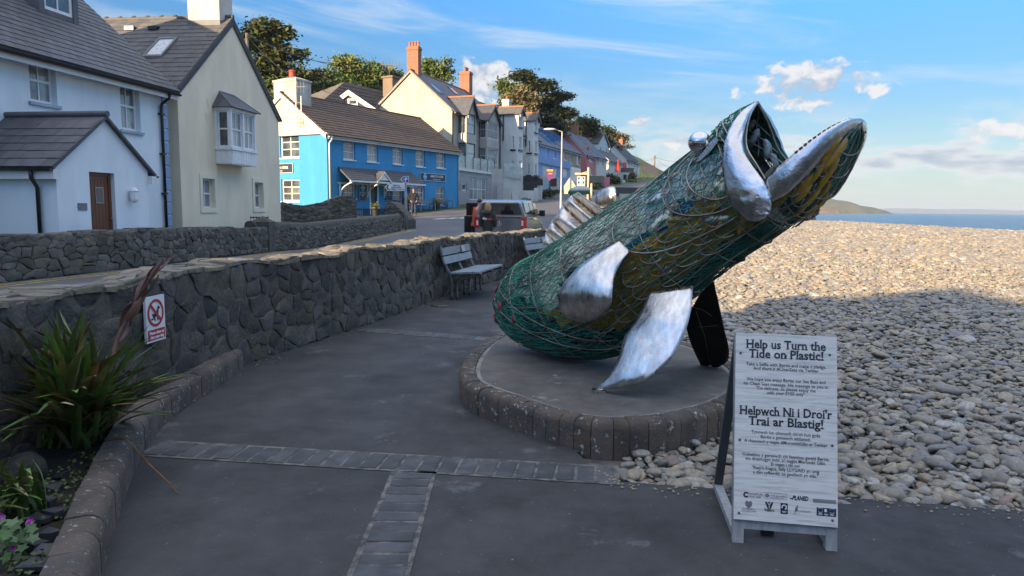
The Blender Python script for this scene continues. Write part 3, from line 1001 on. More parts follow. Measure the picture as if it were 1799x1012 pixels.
# ================================================================ houses: library
class Fr:
    """a vertical facade: s runs to the right as one faces it, o points out of it"""
    def __init__(s, o, heading):
        s.o = np.array(o[:2], float); a = R_(heading); s.h = heading
        s.d = np.array([math.sin(a), math.cos(a)]); s.n = np.array([s.d[1], -s.d[0]])
    def p(s, a, z, o=0.0):
        q = s.o + s.d * a + s.n * o
        return (float(q[0]), float(q[1]), float(z))
    def at(s, u, v, o=0.0):
        r = ray(u, v); n3 = np.array([s.n[0], s.n[1], 0]); b = s.o + s.n * o
        t = ((np.array([b[0], b[1], 0]) - cC) @ n3) / (r @ n3)
        q = cC + r * t
        return float((q[:2] - s.o) @ s.d), float(q[2])
    def rect(s, f, x0, y0, x1, y1, o=0.0):
        """opening from two opposite pixel corners given in zoom coordinates of f"""
        u0, v0 = f(x0, y0); u1, v1 = f(x1, y1)
        a, zt = s.at(u0, v0, o); b, zb = s.at(u1, v1, o)
        um = (u0 + u1) / 2
        return (a, b, min(zt, zb), max(zt, zb))
    def rectc(s, f, x0, x1, yt, yb, o=0.0):
        """the same from its sides and the top and bottom at mid width"""
        xm = (x0 + x1) / 2
        a = s.at(*f(x0, (yt + yb) / 2), o)[0]; b = s.at(*f(x1, (yt + yb) / 2), o)[0]
        zt = s.at(*f(xm, yt), o)[1]; zb = s.at(*f(xm, yb), o)[1]
        return (min(a, b), max(a, b), zb, zt)
    def turn(s, a, o, dh): return Fr(s.p(a, 0, o), s.h + dh)
    def box(s, m, a0, a1, z0, z1, o0, o1):
        return m.hexa([s.p(a0, z0, o0), s.p(a1, z0, o0), s.p(a1, z0, o1), s.p(a0, z0, o1), s.p(a0, z1, o0), s.p(a1, z1, o0), s.p(a1, z1, o1), s.p(a0, z1, o1)])

def render_mat(name, c, var=.90, **kw):
    kw.setdefault('spots', (tuple(x * .84 for x in c), 1.1, .60))
    return mat(name, c, tuple(x * var * .95 for x in c), rough=0.85, scale=1.3, detail=8, bump=.3, bscale=30, bdist=.006, stretch=(1, 1, .35), **kw)
M_UPVC = mat('white_joinery', (0.72, 0.73, 0.74), (0.66, 0.67, 0.68), rough=0.4)
M_GLASS = mat('window_glass', (0.035, 0.045, 0.055), (0.12, 0.14, 0.15), rough=0.04, scale=1.2, rand=0.5, spec=0.9)
M_GLASS2 = mat('window_glass_pale', (0.10, 0.115, 0.125), (0.30, 0.32, 0.33), rough=0.04, scale=1.5, rand=0.4, spec=0.9)  # base colour lightened to stand in for sky reflections and curtains
M_NET = mat('curtained_glass', (0.40, 0.42, 0.44), (0.20, 0.22, 0.24), rough=0.05, scale=2.5, rand=0.3, spec=0.8, stretch=(9, 9, .4))
M_SLATE = mat('roof_slate', (0.060, 0.062, 0.070), (0.085, 0.086, 0.095), rough=0.62, scale=4, rand=0.22, bump=.4, bscale=40, bdist=.004)
M_SLATEW = mat('roof_slate_weathered', (0.105, 0.098, 0.090), (0.075, 0.072, 0.072), rough=0.75, scale=3, rand=0.25, bump=.4, bscale=40, bdist=.004, spots=((0.20, 0.185, 0.15), 6, .64))
M_BLACK = mat('black_plastic', (0.012, 0.012, 0.014), rough=0.35)
M_FASCIA = mat('white_fascia', (0.68, 0.69, 0.68), (0.58, 0.59, 0.58), rough=0.5)
M_LEAD = mat('lead_flashing', (0.13, 0.135, 0.145), rough=0.6)
M_BRICK = mat('chimney_brick', (0.33, 0.145, 0.09), (0.24, 0.10, 0.065), rough=0.9, scale=9, bump=.6, bscale=18, bdist=.01)
M_POT = mat('chimney_pot', (0.38, 0.14, 0.07), rough=0.8)

def wall_face(fr, m, s0, s1, z0, z1, holes=(), gable=None, rev=0.14, o=0.0):
    """front skin with real openings and their reveals; gable = (s, z) of the apex"""
    xs = sorted({s0, s1, *[h[0] for h in holes], *[h[1] for h in holes]}); zs = sorted({z0, z1, *[h[2] for h in holes], *[h[3] for h in holes]})
    xs = [x for x in xs if s0 - 1e-6 <= x <= s1 + 1e-6]; zs = [z for z in zs if z0 - 1e-6 <= z <= z1 + 1e-6]
    for a, b in zip(xs[:-1], xs[1:]):
        for c, d_ in zip(zs[:-1], zs[1:]):
            x, z = (a + b) / 2, (c + d_) / 2
            if any(h[0] < x < h[1] and h[2] < z < h[3] for h in holes): continue
            m.poly([fr.p(a, c, o), fr.p(b, c, o), fr.p(b, d_, o), fr.p(a, d_, o)])
    for a, b, c, d_ in holes:
        for q in (((a, c), (a, d_)), ((a, d_), (b, d_)), ((b, d_), (b, c)), ((b, c), (a, c))):
            (x0, za), (x1, zb_) = q
            m.poly([fr.p(x0, za, o), fr.p(x1, zb_, o), fr.p(x1, zb_, o - rev), fr.p(x0, za, o - rev)])
    if gable:
        m.poly([fr.p(s0, z1, o), fr.p(s1, z1, o), fr.p(gable[0], gable[1], o)])

def window(fr, root, r, cols=2, rows=2, fm=M_UPVC, glass=M_GLASS, rec=0.10, fw=0.06, bw=0.03, sill=True, sillm=None, split=True, midrail=0.0, name='window', o=0.0):
    a, b, c, d_ = r
    m = MB()
    e = 0.003
    a, b, c, d_ = a + e, b - e, c + e, d_ - e
    y0, y1 = o - rec - .05, o - rec
    for q in ((a, b, d_ - fw, d_), (a, b, c, c + fw), (a, a + fw, c + fw, d_ - fw), (b - fw, b, c + fw, d_ - fw)):
        fr.box(m, q[0], q[1], q[2], q[3], y0, y1)
    ia, ib, ic, id_ = a + fw, b - fw, c + fw, d_ - fw
    wx, wz = (ib - ia) / cols, (id_ - ic) / rows
    for i in range(1, cols): fr.box(m, ia + wx * i - bw / 2, ia + wx * i + bw / 2, ic, id_, y0 + .01, y1 - .008)
    for j in range(1, rows):
        k = bw * (1.7 if (midrail and j == rows // 2) else 1)
        fr.box(m, ia, ib, ic + wz * j - k / 2, ic + wz * j + k / 2, y0 + .012, y1 - .006 + (.012 if midrail and j == rows // 2 else 0))
    wn = m.build(name, fm, root)
    if split:
        for i in range(cols):
            for j in range(rows):
                mm = MB()
                fr.box(mm, ia + wx * i + .002, ia + wx * (i + 1) - .002, ic + wz * j + .002, ic + wz * (j + 1) - .002, y0 + .014, y0 + .022)
                mm.build('pane', glass, wn)
    else:
        mm = MB()
        fr.box(mm, ia - .01, ib + .01, ic - .01, id_ + .01, y0 + .014, y0 + .022)
        mm.build('pane', glass, wn)
    if sill:
        mm = MB()
        fr.box(mm, a - .07, b + .07, c - .07, c - .004, o - rec + .002, o + .06)
        mm.build('sill', sillm or fm, wn)
    return wn

def slates(parent, P0, ex, up, W, L, cw, ch, mtl, inside=None, name='slate', limit=300, th=0.011):
    """lapped slates on a roof plane; P0 lower left corner, ex along the eaves, up the slope"""
    P0, ex, up = Vector(P0), Vector(ex).normalized(), Vector(up).normalized()
    nn = ex.cross(up).normalized()
    if nn.z < 0: nn = -nn
    lap = ch * 1.22
    tl = math.atan2(th * 1.1, ch)
    u2 = (up * math.cos(tl) - nn * math.sin(tl)).normalized(); n2 = (nn * math.cos(tl) + up * math.sin(tl)).normalized()
    g = .004
    base = [(0 + g, 0), (cw - g, 0), (cw - g, lap), (0 + g, lap)]
    V = [ex * x + u2 * y for x, y in base] + [ex * x + u2 * y + n2 * th for x, y in base]
    FC = [(3, 2, 1, 0), (4, 5, 6, 7), (0, 1, 5, 4), (1, 2, 6, 5), (2, 3, 7, 6), (3, 0, 4, 7)]
    spots, part_ = [], []
    for j in range(int(L / ch)):
        x = -cw * (0.5 if j % 2 else 0)
        while x < W:
            if x > -1e-6 and x + cw < W + 1e-6 or True:
                c = P0 + ex * (x + cw / 2) + up * (j + .5) * ch
                ok = True
                if ok:
                    x0, x1 = x, x + cw
                    q = P0 + ex * x + up * j * ch + nn * (th * 1.15)
                    dd = np.array(c) - cC
                    vis = 0
                    if dd @ cF > .3:
                        u, v = proj(np.array(c))
                        if -20 < u < 1820 and -20 < v < 1030: vis = 1 / (dd @ dd)
                    if x < -1e-6 or x + cw > W + 1e-6:
                        a_, b_ = max(x, 0) - x, min(x + cw, W) - x
                        if b_ - a_ > .03: part_.append((q, a_, b_))
                    else: spots.append((vis, q))
            x += cw
    spots.sort(key=lambda t: -t[0])
    me = bpy.data.meshes.new(name)
    me.from_pydata([tuple(v) for v in V], [], FC)
    me.materials.append(mtl)
    rest = MB()
    off = OFF[parent.name]
    for q, a_, b_ in part_:
        bs_ = [(a_ + g, 0), (b_ - g, 0), (b_ - g, lap), (a_ + g, lap)]
        rest.add([q + ex * x + u2 * y for x, y in bs_] + [q + ex * x + u2 * y + n2 * th for x, y in bs_], FC)
    for k, (vis, q) in enumerate(spots):
        j = nn * random.uniform(0, .003)
        if k < limit and vis > 0:
            o = bpy.data.objects.new(name, me)
            o.location = q + j - off
            o.parent = parent
            col.objects.link(o)
        else:
            rest.add([q + j + v for v in V], FC)
    if rest.v: tag(rest.build(name + '_courses', mtl, parent), kind='stuff')

def courses(m, A, B, C, D, n, th=.035):
    """stepped tile courses between eaves A-B and ridge D-C, as one surface"""
    A, B, C, D = map(Vector, (A, B, C, D))
    nn = (B - A).cross(D - A).normalized()
    if nn.z < 0: nn = -nn
    for i in range(n):
        t0, t1 = i / n, (i + 1.12) / n
        t1 = min(t1, 1)
        a0, b0, a1, b1 = A.lerp(D, t0), B.lerp(C, t0), A.lerp(D, t1), B.lerp(C, t1)
        m.hexa([a0 - nn * .02, b0 - nn * .02, b1 - nn * .02, a1 - nn * .02, a0 + nn * th, b0 + nn * th, b1 + nn * .004, a1 + nn * .004])

def chimney(root, c, w, d_, z0, z1, ang, mtl=M_BRICK, pots=2, potm=M_POT, capm=None, name='chimney'):
    f = Fr(c, ang)
    m = MB()
    f.box(m, -w / 2, w / 2, z0, z1 - .28, -d_ / 2, d_ / 2)
    f.box(m, -w / 2 - .05, w / 2 + .05, z1 - .279, z1 - .12, -d_ / 2 - .05, d_ / 2 + .05)
    f.box(m, -w / 2 - .01, w / 2 + .01, z1 - .119, z1, -d_ / 2 - .01, d_ / 2 + .01)
    ch = m.build(name, capm or mtl, root)
    for i in range(pots):
        a = (i + .5) / pots * w - w / 2
        q = f.p(a, z1)
        MB().lathe([(.13, 0), (.105, .1), (.10, .34), (.125, .36), (.12, .42), (.08, .42)], q, 10).build('chimney_pot', potm, ch, smooth=True, auto=40)
    return ch

def pipe(root, pts, r=.04, mtl=M_BLACK, name='downpipe'):
    return MB().tube(pts, r, 8).build(name, mtl, root, smooth=True)
def gutter(root, fr, s0, s1, z, o, r=.06, mtl=M_BLACK):
    m = MB()
    prof = [(r * math.cos(t), -r * math.sin(t)) for t in np.linspace(0, math.pi, 6)]
    m.loft([[fr.p(s, z + q[1], o + q[0]) for q in prof] for s in (s0, s1)], closed=True, capa=True, capb=True)
    return m.build('gutter', mtl, root, smooth=True, auto=40)

def gabled(name, label, fr, s0, s1, zg, ze, zr, depth, wm, rm, holes=(), lholes=(), rholes=(), over=.25, eave=.3, verge=.15, ncourse=0, group=None, coursem=None, fascia=M_FASCIA, cat='house', ridge=True, gut=M_BLACK):
    """house with its ridge parallel to the facade. returns root, roof, left frame, right frame"""
    root = thing(name, label, cat, fr.p((s0 + s1) / 2, zg, -depth / 2), group)
    lf = Fr(fr.p(s0, 0, -depth), fr.h + 90)               # left end, runs back to front
    rf = Fr(fr.p(s1, 0, 0), fr.h - 90)                    # right end, runs front to back
    m = MB()
    wall_face(fr, m, s0, s1, zg - .3, ze, holes)
    wall_face(lf, m, 0, depth, zg - .3, ze, lholes, gable=(depth / 2, zr - .05))
    wall_face(rf, m, 0, depth, zg - .3, ze, rholes, gable=(depth / 2, zr - .05))
    m.poly([fr.p(s1, zg - .3, -depth), fr.p(s0, zg - .3, -depth), fr.p(s0, ze, -depth), fr.p(s1, ze, -depth)])
    m.build('wall', wm, root)
    k = (zr - ze) / (depth / 2)
    m = MB()
    A, B = fr.p(s0 - verge, ze - eave * k + .06, eave), fr.p(s1 + verge, ze - eave * k + .06, eave)
    D, C = fr.p(s0 - verge, zr + .06, -depth / 2), fr.p(s1 + verge, zr + .06, -depth / 2)
    A2, B2 = fr.p(s0 - verge, ze - eave * k + .06, -depth - eave), fr.p(s1 + verge, ze - eave * k + .06, -depth - eave)
    n1 = (Vector(B) - Vector(A)).cross(Vector(D) - Vector(A)).normalized(); n2 = (Vector(A2) - Vector(B2)).cross(Vector(C) - Vector(B2)).normalized()
    if n1.z < 0: n1 = -n1
    if n2.z < 0: n2 = -n2
    m.slab([A, B, C, D], n1, .06)
    m.slab([B2, A2, D, C], n2, .06)
    roof = m.build('roof', rm, root)
    if ncourse:
        m = MB()
        courses(m, A, B, C, D, ncourse)
        tag(m.build('tile_courses', coursem or rm, roof), kind='stuff')
    if ridge:
        MB().tube([(D[0], D[1], D[2] + .01), (C[0], C[1], C[2] + .01)], .075, 8).build('ridge_tiles', coursem or rm, roof, smooth=True, auto=50)
    m = MB()
    fr.box(m, s0 - verge, s1 + verge, ze - eave * k - .18, ze - eave * k - .01, eave - .04, eave - .012)
    for f_, sg_ in ((lf, 1), (rf, 1)):
        for a0, b0 in (((0, ze), (depth / 2, zr)), ((depth, ze), (depth / 2, zr))):
            p0, p1 = f_.p(a0[0], a0[1] - .02, verge - .035), f_.p(b0[0], b0[1] - .02, verge - .035)
            q0_, q1_ = f_.p(a0[0], a0[1] - .02, verge - .006), f_.p(b0[0], b0[1] - .02, verge - .006)
            m.hexa([(p0[0], p0[1], p0[2] - .18), (p1[0], p1[1], p1[2] - .18), (q1_[0], q1_[1], q1_[2] - .18), (q0_[0], q0_[1], q0_[2] - .18), p0, p1, q1_, q0_])
    m.build('fascia', fascia, root)
    if gut: gutter(root, fr, s0 - verge, s1 + verge, ze - eave * k - .02, eave + .05, .055, gut)
    return root, roof, lf, rf

def solve_o(fr, u, v, zf, lo=-8.0, hi=4.0):
    """offset at which the ray through a pixel meets the surface z = zf(o)"""
    for _ in range(50):
        mid = (lo + hi) / 2
        if fr.at(u, v, mid)[1] > zf(mid): hi_side = True
        else: hi_side = False
        if (fr.at(u, v, hi)[1] > zf(hi)) == hi_side: hi = mid
        else: lo = mid
    return (lo + hi) / 2

# ================================================================ pale blue cottage on the left
M_PBLUE = render_mat('pale_blue_render', (0.70, 0.77, 0.81), .93)
M_QUOIN = render_mat('quoin_blue', (0.24, 0.36, 0.55))
fb = Fr(atY(297, 300, 20.6), 9.0)
ze, depth = 5.02, 8.4
zr = ze + depth / 2 * 0.89
w1 = fb.rectc(z1, 125, 238, 248, 438)
w2 = fb.rectc(z1, 511, 592, 345, 554)
zg = 0.2
blue, broof, blf, brf = gabled('cottage', 'pale blue rendered cottage with brown front door and grey slate roof', fb, -13.5, 0.0, zg, ze, zr, depth, M_PBLUE, M_SLATE, holes=[w1, w2], eave=.32, verge=.12, ridge=True)
M_SILLB = mat('grey_blue_sill', (.33, .42, .52), rough=.7)
for w_ in (w1, w2): window(fb, blue, w_, 2, 2, rec=.12, fw=.075, bw=.035, midrail=1, sillm=M_SILLB, glass=M_GLASS2)
upv = Vector(fb.p(0, .89, -1)) - Vector(fb.p(0, 0, 0))
slates(broof, Vector(fb.p(-13.4, ze - .32 * .89 + .062, .32)), Vector(fb.p(1, 0)) - Vector(fb.p(0, 0)), upv, 13.6, upv.normalized().length * (depth / 2 + .32) * math.sqrt(1 + .89 ** 2), .30, .215, M_SLATE)
pipe(blue, [fb.p(-.32, ze - .36, .36), fb.p(-.32, ze - .48, .30), fb.p(-.32, ze - .62, .09), fb.p(-.32, ze - .75, .07), fb.p(-.32, .25, .07)], .042)
for z in (4.1, 3.0, 1.9, .9):
    m = MB(); fb.box(m, -.40, -.24, z, z + .05, .002, .115); m.build('pipe_bracket', M_BLACK, blue)
k = 0
z = .3
while z < ze - .35:                                        # rusticated quoins
    wd = .26 if k % 2 else .20
    m = MB(); fb.box(m, -.22 - (wd - .2), .012, z, z + .30, .003, .035); m.build('quoin', M_QUOIN, blue, bevel=.012)
    m = MB(); brf.box(m, -.012, .30, z, z + .30, .003, .035); m.build('quoin', M_QUOIN, blue, bevel=.012)
    z += .345; k += 1
# dormer
ko = solve_o(fb, *z1(335, 108), lambda o: ze + (-o) * .89 + .07)
sR, zbD = fb.at(*z1(335, 108), ko); sL = fb.at(*z1(168, 60), ko)[0]
dz1 = zbD + 1.55
m = MB()
for a, b in ((sL, sL + .17), (sR - .17, sR)): fb.box(m, a, b, zbD - .15, dz1, ko - 2.4, ko)
fb.box(m, sL + .17, sR - .17, zbD - .15, zbD + .14, ko - 1.0, ko - .02)
fb.box(m, sL - .12, sR + .12, dz1, dz1 + .14, ko - 2.4, ko + .12)
m.build('dormer', M_SLATE, blue)
window(fb, blue, (sL + .17, sR - .17, zbD + .14, dz1), 2, 2, rec=.04, fw=.08, bw=.04, midrail=1, sill=False, o=ko)
# porch
op = solve_o(fb, *z1(433, 729), lambda o: 2.26, -1, 5)
fp = Fr(fb.p(0, 0, op), 9.0)
pl = fp.at(*z1(240, 800))[0]; pr = fp.at(*z1(628, 800))[0]
pm_s, pz = fp.at(*z1(433, 488)); pm_s = (pl + pr) / 2
pze = fp.at(*z1(620, 712))[1]
dr = fp.rectc(z1, 384, 490, 731, 1010); dr = (dr[0], dr[1], zg, dr[3])
porch = thing('porch', 'gabled pale blue porch with slate roof and brown door', 'porch', fp.p(pm_s, zg))
m = MB()
wall_face(fp, m, pl, pr, zg - .2, pze, [dr], gable=(pm_s, pz - .07), rev=.16)
pls = Fr(fp.p(pl, 0, -op), 99.0); prs = Fr(fp.p(pr, 0, 0), -81.0)
wall_face(pls, m, 0, op, zg - .2, pze); wall_face(prs, m, 0, op, zg - .2, pze)
m.build('wall', M_PBLUE, porch)
kp = (pz - pze) / (pm_s - pl)
pr_roof = None
for sg_, nm in ((-1, 'l'), (1, 'r')):
    e_s = pm_s + sg_ * (pm_s - pl + .18); e_z = pz - (pm_s - pl + .18) * kp
    m = MB()
    q = [fp.p(e_s, e_z, .10), fp.p(e_s, e_z, -op + .003), fp.p(pm_s, pz, -op + .003), fp.p(pm_s, pz, .10)]
    nn = (Vector(q[1]) - Vector(q[0])).cross(Vector(q[3]) - Vector(q[0])).normalized()
    if nn.z < 0: nn = -nn
    m.slab(q, nn, .05)
    pf = m.build('roof', M_SLATE, porch)
    if sg_ < 0:
        U_ = Vector(q[3]) - Vector(q[0])
        slates(pf, q[1], Vector(q[0]) - Vector(q[1]), U_, op + .1, U_.length, .42, .27, M_SLATE)
MB().tube([fp.p(pm_s, pz + .03, .12), fp.p(pm_s, pz + .03, -op)], .065, 8).build('ridge_tiles', M_SLATE, porch, smooth=True, auto=50)
m = MB()
e_s = pl - .18; e_z = pz - (pm_s - pl + .18) * kp
pls.box(m, 0, op + .08, e_z - .22, e_z - .03, .12, .16)
fp.box(m, pl - .17, pl, e_z - .22, e_z - .04, .0025, .10); fp.box(m, pr, pr + .17, e_z - .22, e_z - .04, .0025, .10)
m.build('fascia', M_FASCIA, porch)
gutter(porch, pls, 0, op + .10, e_z - .03, .21, .05)
gutter(porch, prs, -.1, op, e_z - .03, .21, .05)
pipe(porch, [pls.p(op - .35, e_z - .05, .21), pls.p(op - .35, e_z - .2, .20), pls.p(op - .35, e_z - .38, .07), pls.p(op - .35, zg, .07)], .038)
M_CLEARD = mat('door_glass', (.05, .06, .07), rough=.05)
M_DOOR = mat('door_brown', (0.15, 0.052, 0.02), (0.115, 0.04, 0.016), rough=0.45, scale=2.5, stretch=(6, 6, .6), bump=.15, bscale=40)
m = MB()
fp.box(m, dr[0], dr[0] + .07, dr[2], dr[3], -.16, -.09); fp.box(m, dr[1] - .07, dr[1], dr[2], dr[3], -.16, -.09); fp.box(m, dr[0] + .07, dr[1] - .07, dr[3] - .07, dr[3], -.16, -.09)
dw = (dr[0] + .072, dr[1] - .072)
fp.box(m, dw[0], dw[1], dr[2] + .01, dr[3] - .072, -.15, -.11)
door = m.build('door', M_DOOR, porch)
for i in range(1, 6):                                      # planked boards
    x = lerp(dw[0], dw[1], i / 6)
    m = MB(); fp.box(m, x - .005, x + .005, dr[2] + .06, dr[3] - .13, -.1085, -.1075); m.build('board_joint', mat('door_joint', (.05, .017, .008), rough=.6), door)
gw = fp.rectc(z1, 408, 436, 797, 857, -.1)
m = MB(); fp.box(m, gw[0] - .02, gw[1] + .02, gw[2] - .02, gw[3] + .02, -.1085, -.098); m.build('light_frame', mat('light_frame', (.3, .3, .3), rough=.3, metal=.6), door)
m = MB(); fp.box(m, gw[0], gw[1], gw[2], gw[3], -.0975, -.094); m.build('light_glass', M_CLEARD, door)
hx, hz = fp.at(*z1(478, 925), -.1)
m = MB(); m.tube([fp.p(hx, hz - .1, -.10), fp.p(hx, hz + .12, -.10)], .018, 6); m.tube([fp.p(hx, hz, -.09), fp.p(hx - .11, hz, -.05)], .011, 6)
m.build('handle', mat('chrome_handle', (.6, .6, .6), rough=.2, metal=1), door, smooth=True)
lx, lz = fp.at(*z1(549, 826))
m = MB(); m.lathe([(.02, -.17), (.075, -.12), (.085, -.08), (.085, .07), (.10, .09), (.05, .15), (.02, .17)], fp.p(lx, lz, .11), 8)
fp.box(m, lx - .03, lx + .03, lz - .05, lz + .1, .003, .06)
tag(m.build('wall_lantern', M_UPVC, None, loc=fp.p(lx, lz, .1)), 'small white lantern fixed to the porch wall beside the brown door', 'lamp')
px_, pz_ = fp.at(*z1(348, 875))
m = MB(); fp.box(m, px_ - .12, px_ + .12, pz_ - .07, pz_ + .07, .003, .016)
tag(m.build('name_plate', mat('slate_plate', (.16, .18, .19), rough=.6), None, loc=fp.p(px_, pz_, 0)), 'small grey slate name plate left of the brown door', 'plate')

# ================================================================ cream gabled house
M_CREAM = render_mat('cream_render', (0.80, 0.70, 0.52), .92, spots=((0.52, 0.49, 0.38), 1.5, .64))
M_CREAM2 = render_mat('cream_surround', (0.76, 0.70, 0.56), .95)
fc = Fr(atY(317, 300, 21.25), 7.0)
s_end, ze_r = fc.at(489, 206)
cs, cz = fc.at(408, 34)
ze_c = 5.0
cw_ = s_end
zr_c = cz
D_ = 9.5
# ridge runs away from the street: build on the frame of the left side wall, which looks back at us
fl = Fr(fc.p(0, 0, -D_), 97.0)                             # left side wall, runs towards the street
lw1 = fc.rectc(z1, 857, 908, 757, 882); lw2 = fc.rectc(z1, 1077, 1113, 773, 882)
# in fl coordinates the gable end towards the street is the right end
cream, croof, _, crf = gabled('gabled_house', 'cream rendered house with street gable, white oriel bay and white chimney', fl, 0, D_, zg, ze_c, zr_c, cw_, M_CREAM, M_SLATEW, rholes=[lw1, lw2], eave=.22, verge=.06, gut=M_BLACK, fascia=mat('dark_verge', (.05, .05, .055), rough=.7))
for w_ in (lw1, lw2):
    window(fc, cream, w_, 2, 2, rec=.13, fw=.055, bw=.03, midrail=1, sill=False, glass=M_GLASS2)
    m = MB()
    a, b, c_, d_ = w_
    for q in ((a - .14, b + .14, d_ + .003, d_ + .15), (a - .14, b + .14, c_ - .14, c_ - .003), (a - .14, a - .003, c_ - .003, d_ + .003), (b + .003, b + .14, c_ - .003, d_ + .003)):
        fc.box(m, *q, .003, .03)
    m.build('window_surround', M_CREAM2, cream)
kc = (zr_c - ze_c) / (cw_ / 2)
Uc = Vector(fl.p(0, kc, -1)) - Vector(fl.p(0, 0, 0))
slates(croof, Vector(fl.p(-.06, ze_c - .22 * kc + .062, .22)), Vector(fl.p(1, 0)) - Vector(fl.p(0, 0)), Uc, D_ + .12, (cw_ / 2 + .22) * math.sqrt(1 + kc * kc), .42, .27, M_SLATEW)
cc = crf.p(cw_ / 2, 0, -.75)
M_WCHIM = render_mat('white_chimney_render', (.54, .51, .45), .75)
m = MB()
f_ = Fr(cc, 97)
f_.box(m, -.55, .55, zr_c - 1.0, zr_c + 1.55, -.42, .42); f_.box(m, -.62, .62, zr_c + 1.551, zr_c + 1.68, -.48, .48); f_.box(m, -.54, .54, zr_c + 1.681, zr_c + 1.9, -.41, .41)
chm = m.build('chimney', M_WCHIM, cream)
m = MB(); f_.box(m, -.57, .57, zr_c - .9, zr_c - .12, -.44, .44); m.build('flashing', M_LEAD, chm)
for i in range(18):                                        # raised ridge tile clips
    q = fl.p(D_ - .5 - i * .5, zr_c + .13, -cw_ / 2)
    MB().blob(q, (.09, .09, .06), 6, 4).build('ridge_clip', M_SLATE, croof)
def on_slope(fr, ze, k, u, v):
    o = solve_o(fr, u, v, lambda o: ze - o * k + .08, -6, .3)
    return fr.at(u, v, o)[0], o
def skylight(root, fr, ze, k, pxs, name='skylight', fm=None, gm=None):
    so = [on_slope(fr, ze, k, *q) for q in pxs]
    s0, s1 = min(q[0] for q in so), max(q[0] for q in so); o0, o1 = max(q[1] for q in so), min(q[1] for q in so)
    s0, s1 = sum(sorted(q[0] for q in so)[:2]) / 2, sum(sorted(q[0] for q in so)[2:]) / 2
    def pt(s, o, h): return fr.p(s, ze - o * k + .06 + h, o)
    m = MB()
    for a, b, c_, d_ in ((s0, s1, o0, o0 - .07), (s0, s1, o1 + .07, o1), (s0, s0 + .07, o0 - .07, o1 + .07), (s1 - .07, s1, o0 - .07, o1 + .07)):
        m.hexa([pt(a, c_, 0), pt(b, c_, 0), pt(b, d_, 0), pt(a, d_, 0), pt(a, c_, .09), pt(b, c_, .09), pt(b, d_, .09), pt(a, d_, .09)])
    w_ = m.build(name, fm or M_LEAD, root)
    m = MB()
    m.hexa([pt(s0 + .07, o0 - .07, .03), pt(s1 - .07, o0 - .07, .03), pt(s1 - .07, o1 + .07, .03), pt(s0 + .07, o1 + .07, .03), pt(s0 + .07, o0 - .07, .06), pt(s1 - .07, o0 - .07, .06), pt(s1 - .07, o1 + .07, .06), pt(s0 + .07, o1 + .07, .06)])
    m.build('pane', gm or M_NET, w_)
    return w_
skylight(cream, fl, ze_c, kc, [z1(608, 240), z1(685, 245), z1(752, 165), z1(668, 168)])
for q in (z1(553, 125), z1(652, 124)):
    s_, o_ = on_slope(fl, ze_c, kc, *q)
    m = MB(); fl.box(m, s_ - .16, s_ + .16, ze_c - o_ * kc + .05, ze_c - o_ * kc + .17, o_ - .12, o_ + .10); m.build('roof_vent', M_BLACK, cream)
# oriel bay
bo = .55
ba = fc.at(*z1(978, 560), bo)[0]; bb = fc.at(*z1(1084, 560), bo)[0]
bt = fc.at(*z1(1030, 465), bo)[1]; bbm = fc.at(*z1(1030, 700), bo)[1]; bs = fc.at(*z1(1030, 630), bo)[1]
fo = Fr(fc.p(0, 0, bo), 7.0); fs = Fr(fc.p(ba, 0, 0), 97.0); fs2 = Fr(fc.p(bb, 0, bo), -83.0)
m = MB()
hw_ = (bb - ba) / 2
hs = [(ba + .10, ba + hw_ - .05, bs, bt - .12), (ba + hw_ + .05, bb - .10, bs, bt - .12)]
wall_face(fo, m, ba, bb, bbm, bt, hs, rev=.08)
hsd = [(.08, bo - .10, bs, bt - .12)]
wall_face(fs, m, 0, bo, bbm, bt, hsd, rev=.08); wall_face(fs2, m, 0, bo, bbm, bt, hsd, rev=.08)
m.poly([fc.p(ba, bbm, 0), fc.p(ba, bbm, bo), fc.p(bb, bbm, bo), fc.p(bb, bbm, 0)])
bay = m.build('oriel_bay', M_UPVC, cream)
for i in range(9):
    x = lerp(ba + .05, bb - .05, (i + .5) / 9)
    m = MB(); fo.box(m, x - hw_ / 9 * .86, x + hw_ / 9 * .86, bbm + .03, bs - .10, .002, .014); m.build('panel_board', M_UPVC, bay)
for i in range(3):
    m = MB(); fs.box(m, .03 + i * bo / 3, bo / 3 * (i + 1) - .01, bbm + .03, bs - .10, .002, .014); m.build('panel_board', M_UPVC, bay)
m = MB(); fo.box(m, ba - .04, bb + .04, bs - .09, bs - .005, .016, .05); fs.box(m, 0, bo, bs - .09, bs - .005, .016, .05); m.build('bay_sill', M_UPVC, bay)
for h_ in hs: window(fo, cream, h_, 2, 2, rec=.06, fw=.05, bw=.028, midrail=1, sill=False, glass=M_NET)
window(fs, cream, hsd[0], 1, 2, rec=.06, fw=.05, bw=.03, midrail=1, sill=False)
rt = bt + .52
m = MB()
e_ = .13
A, B = fc.p(ba - e_, bt - .02, 0.0), fc.p(ba - e_, bt - .02, bo + e_); C_, D2 = fc.p(bb + e_, bt - .02, bo + e_), fc.p(bb + e_, bt - .02, 0.0)
T1_, T2_ = fc.p(ba + .35, rt, 0.004), fc.p(bb - .35, rt, 0.004)
m.add([A, B, C_, D2, T1_, T2_], [(0, 1, 4), (1, 2, 5, 4), (2, 3, 5), (3, 2, 1, 0)])
m.build('bay_roof', M_SLATE, bay)
m = MB(); m.tube([T1_, T2_], .03, 6); m.tube([B, T1_], .022, 6); m.tube([C_, T2_], .022, 6); m.build('bay_flashing', M_LEAD, bay)

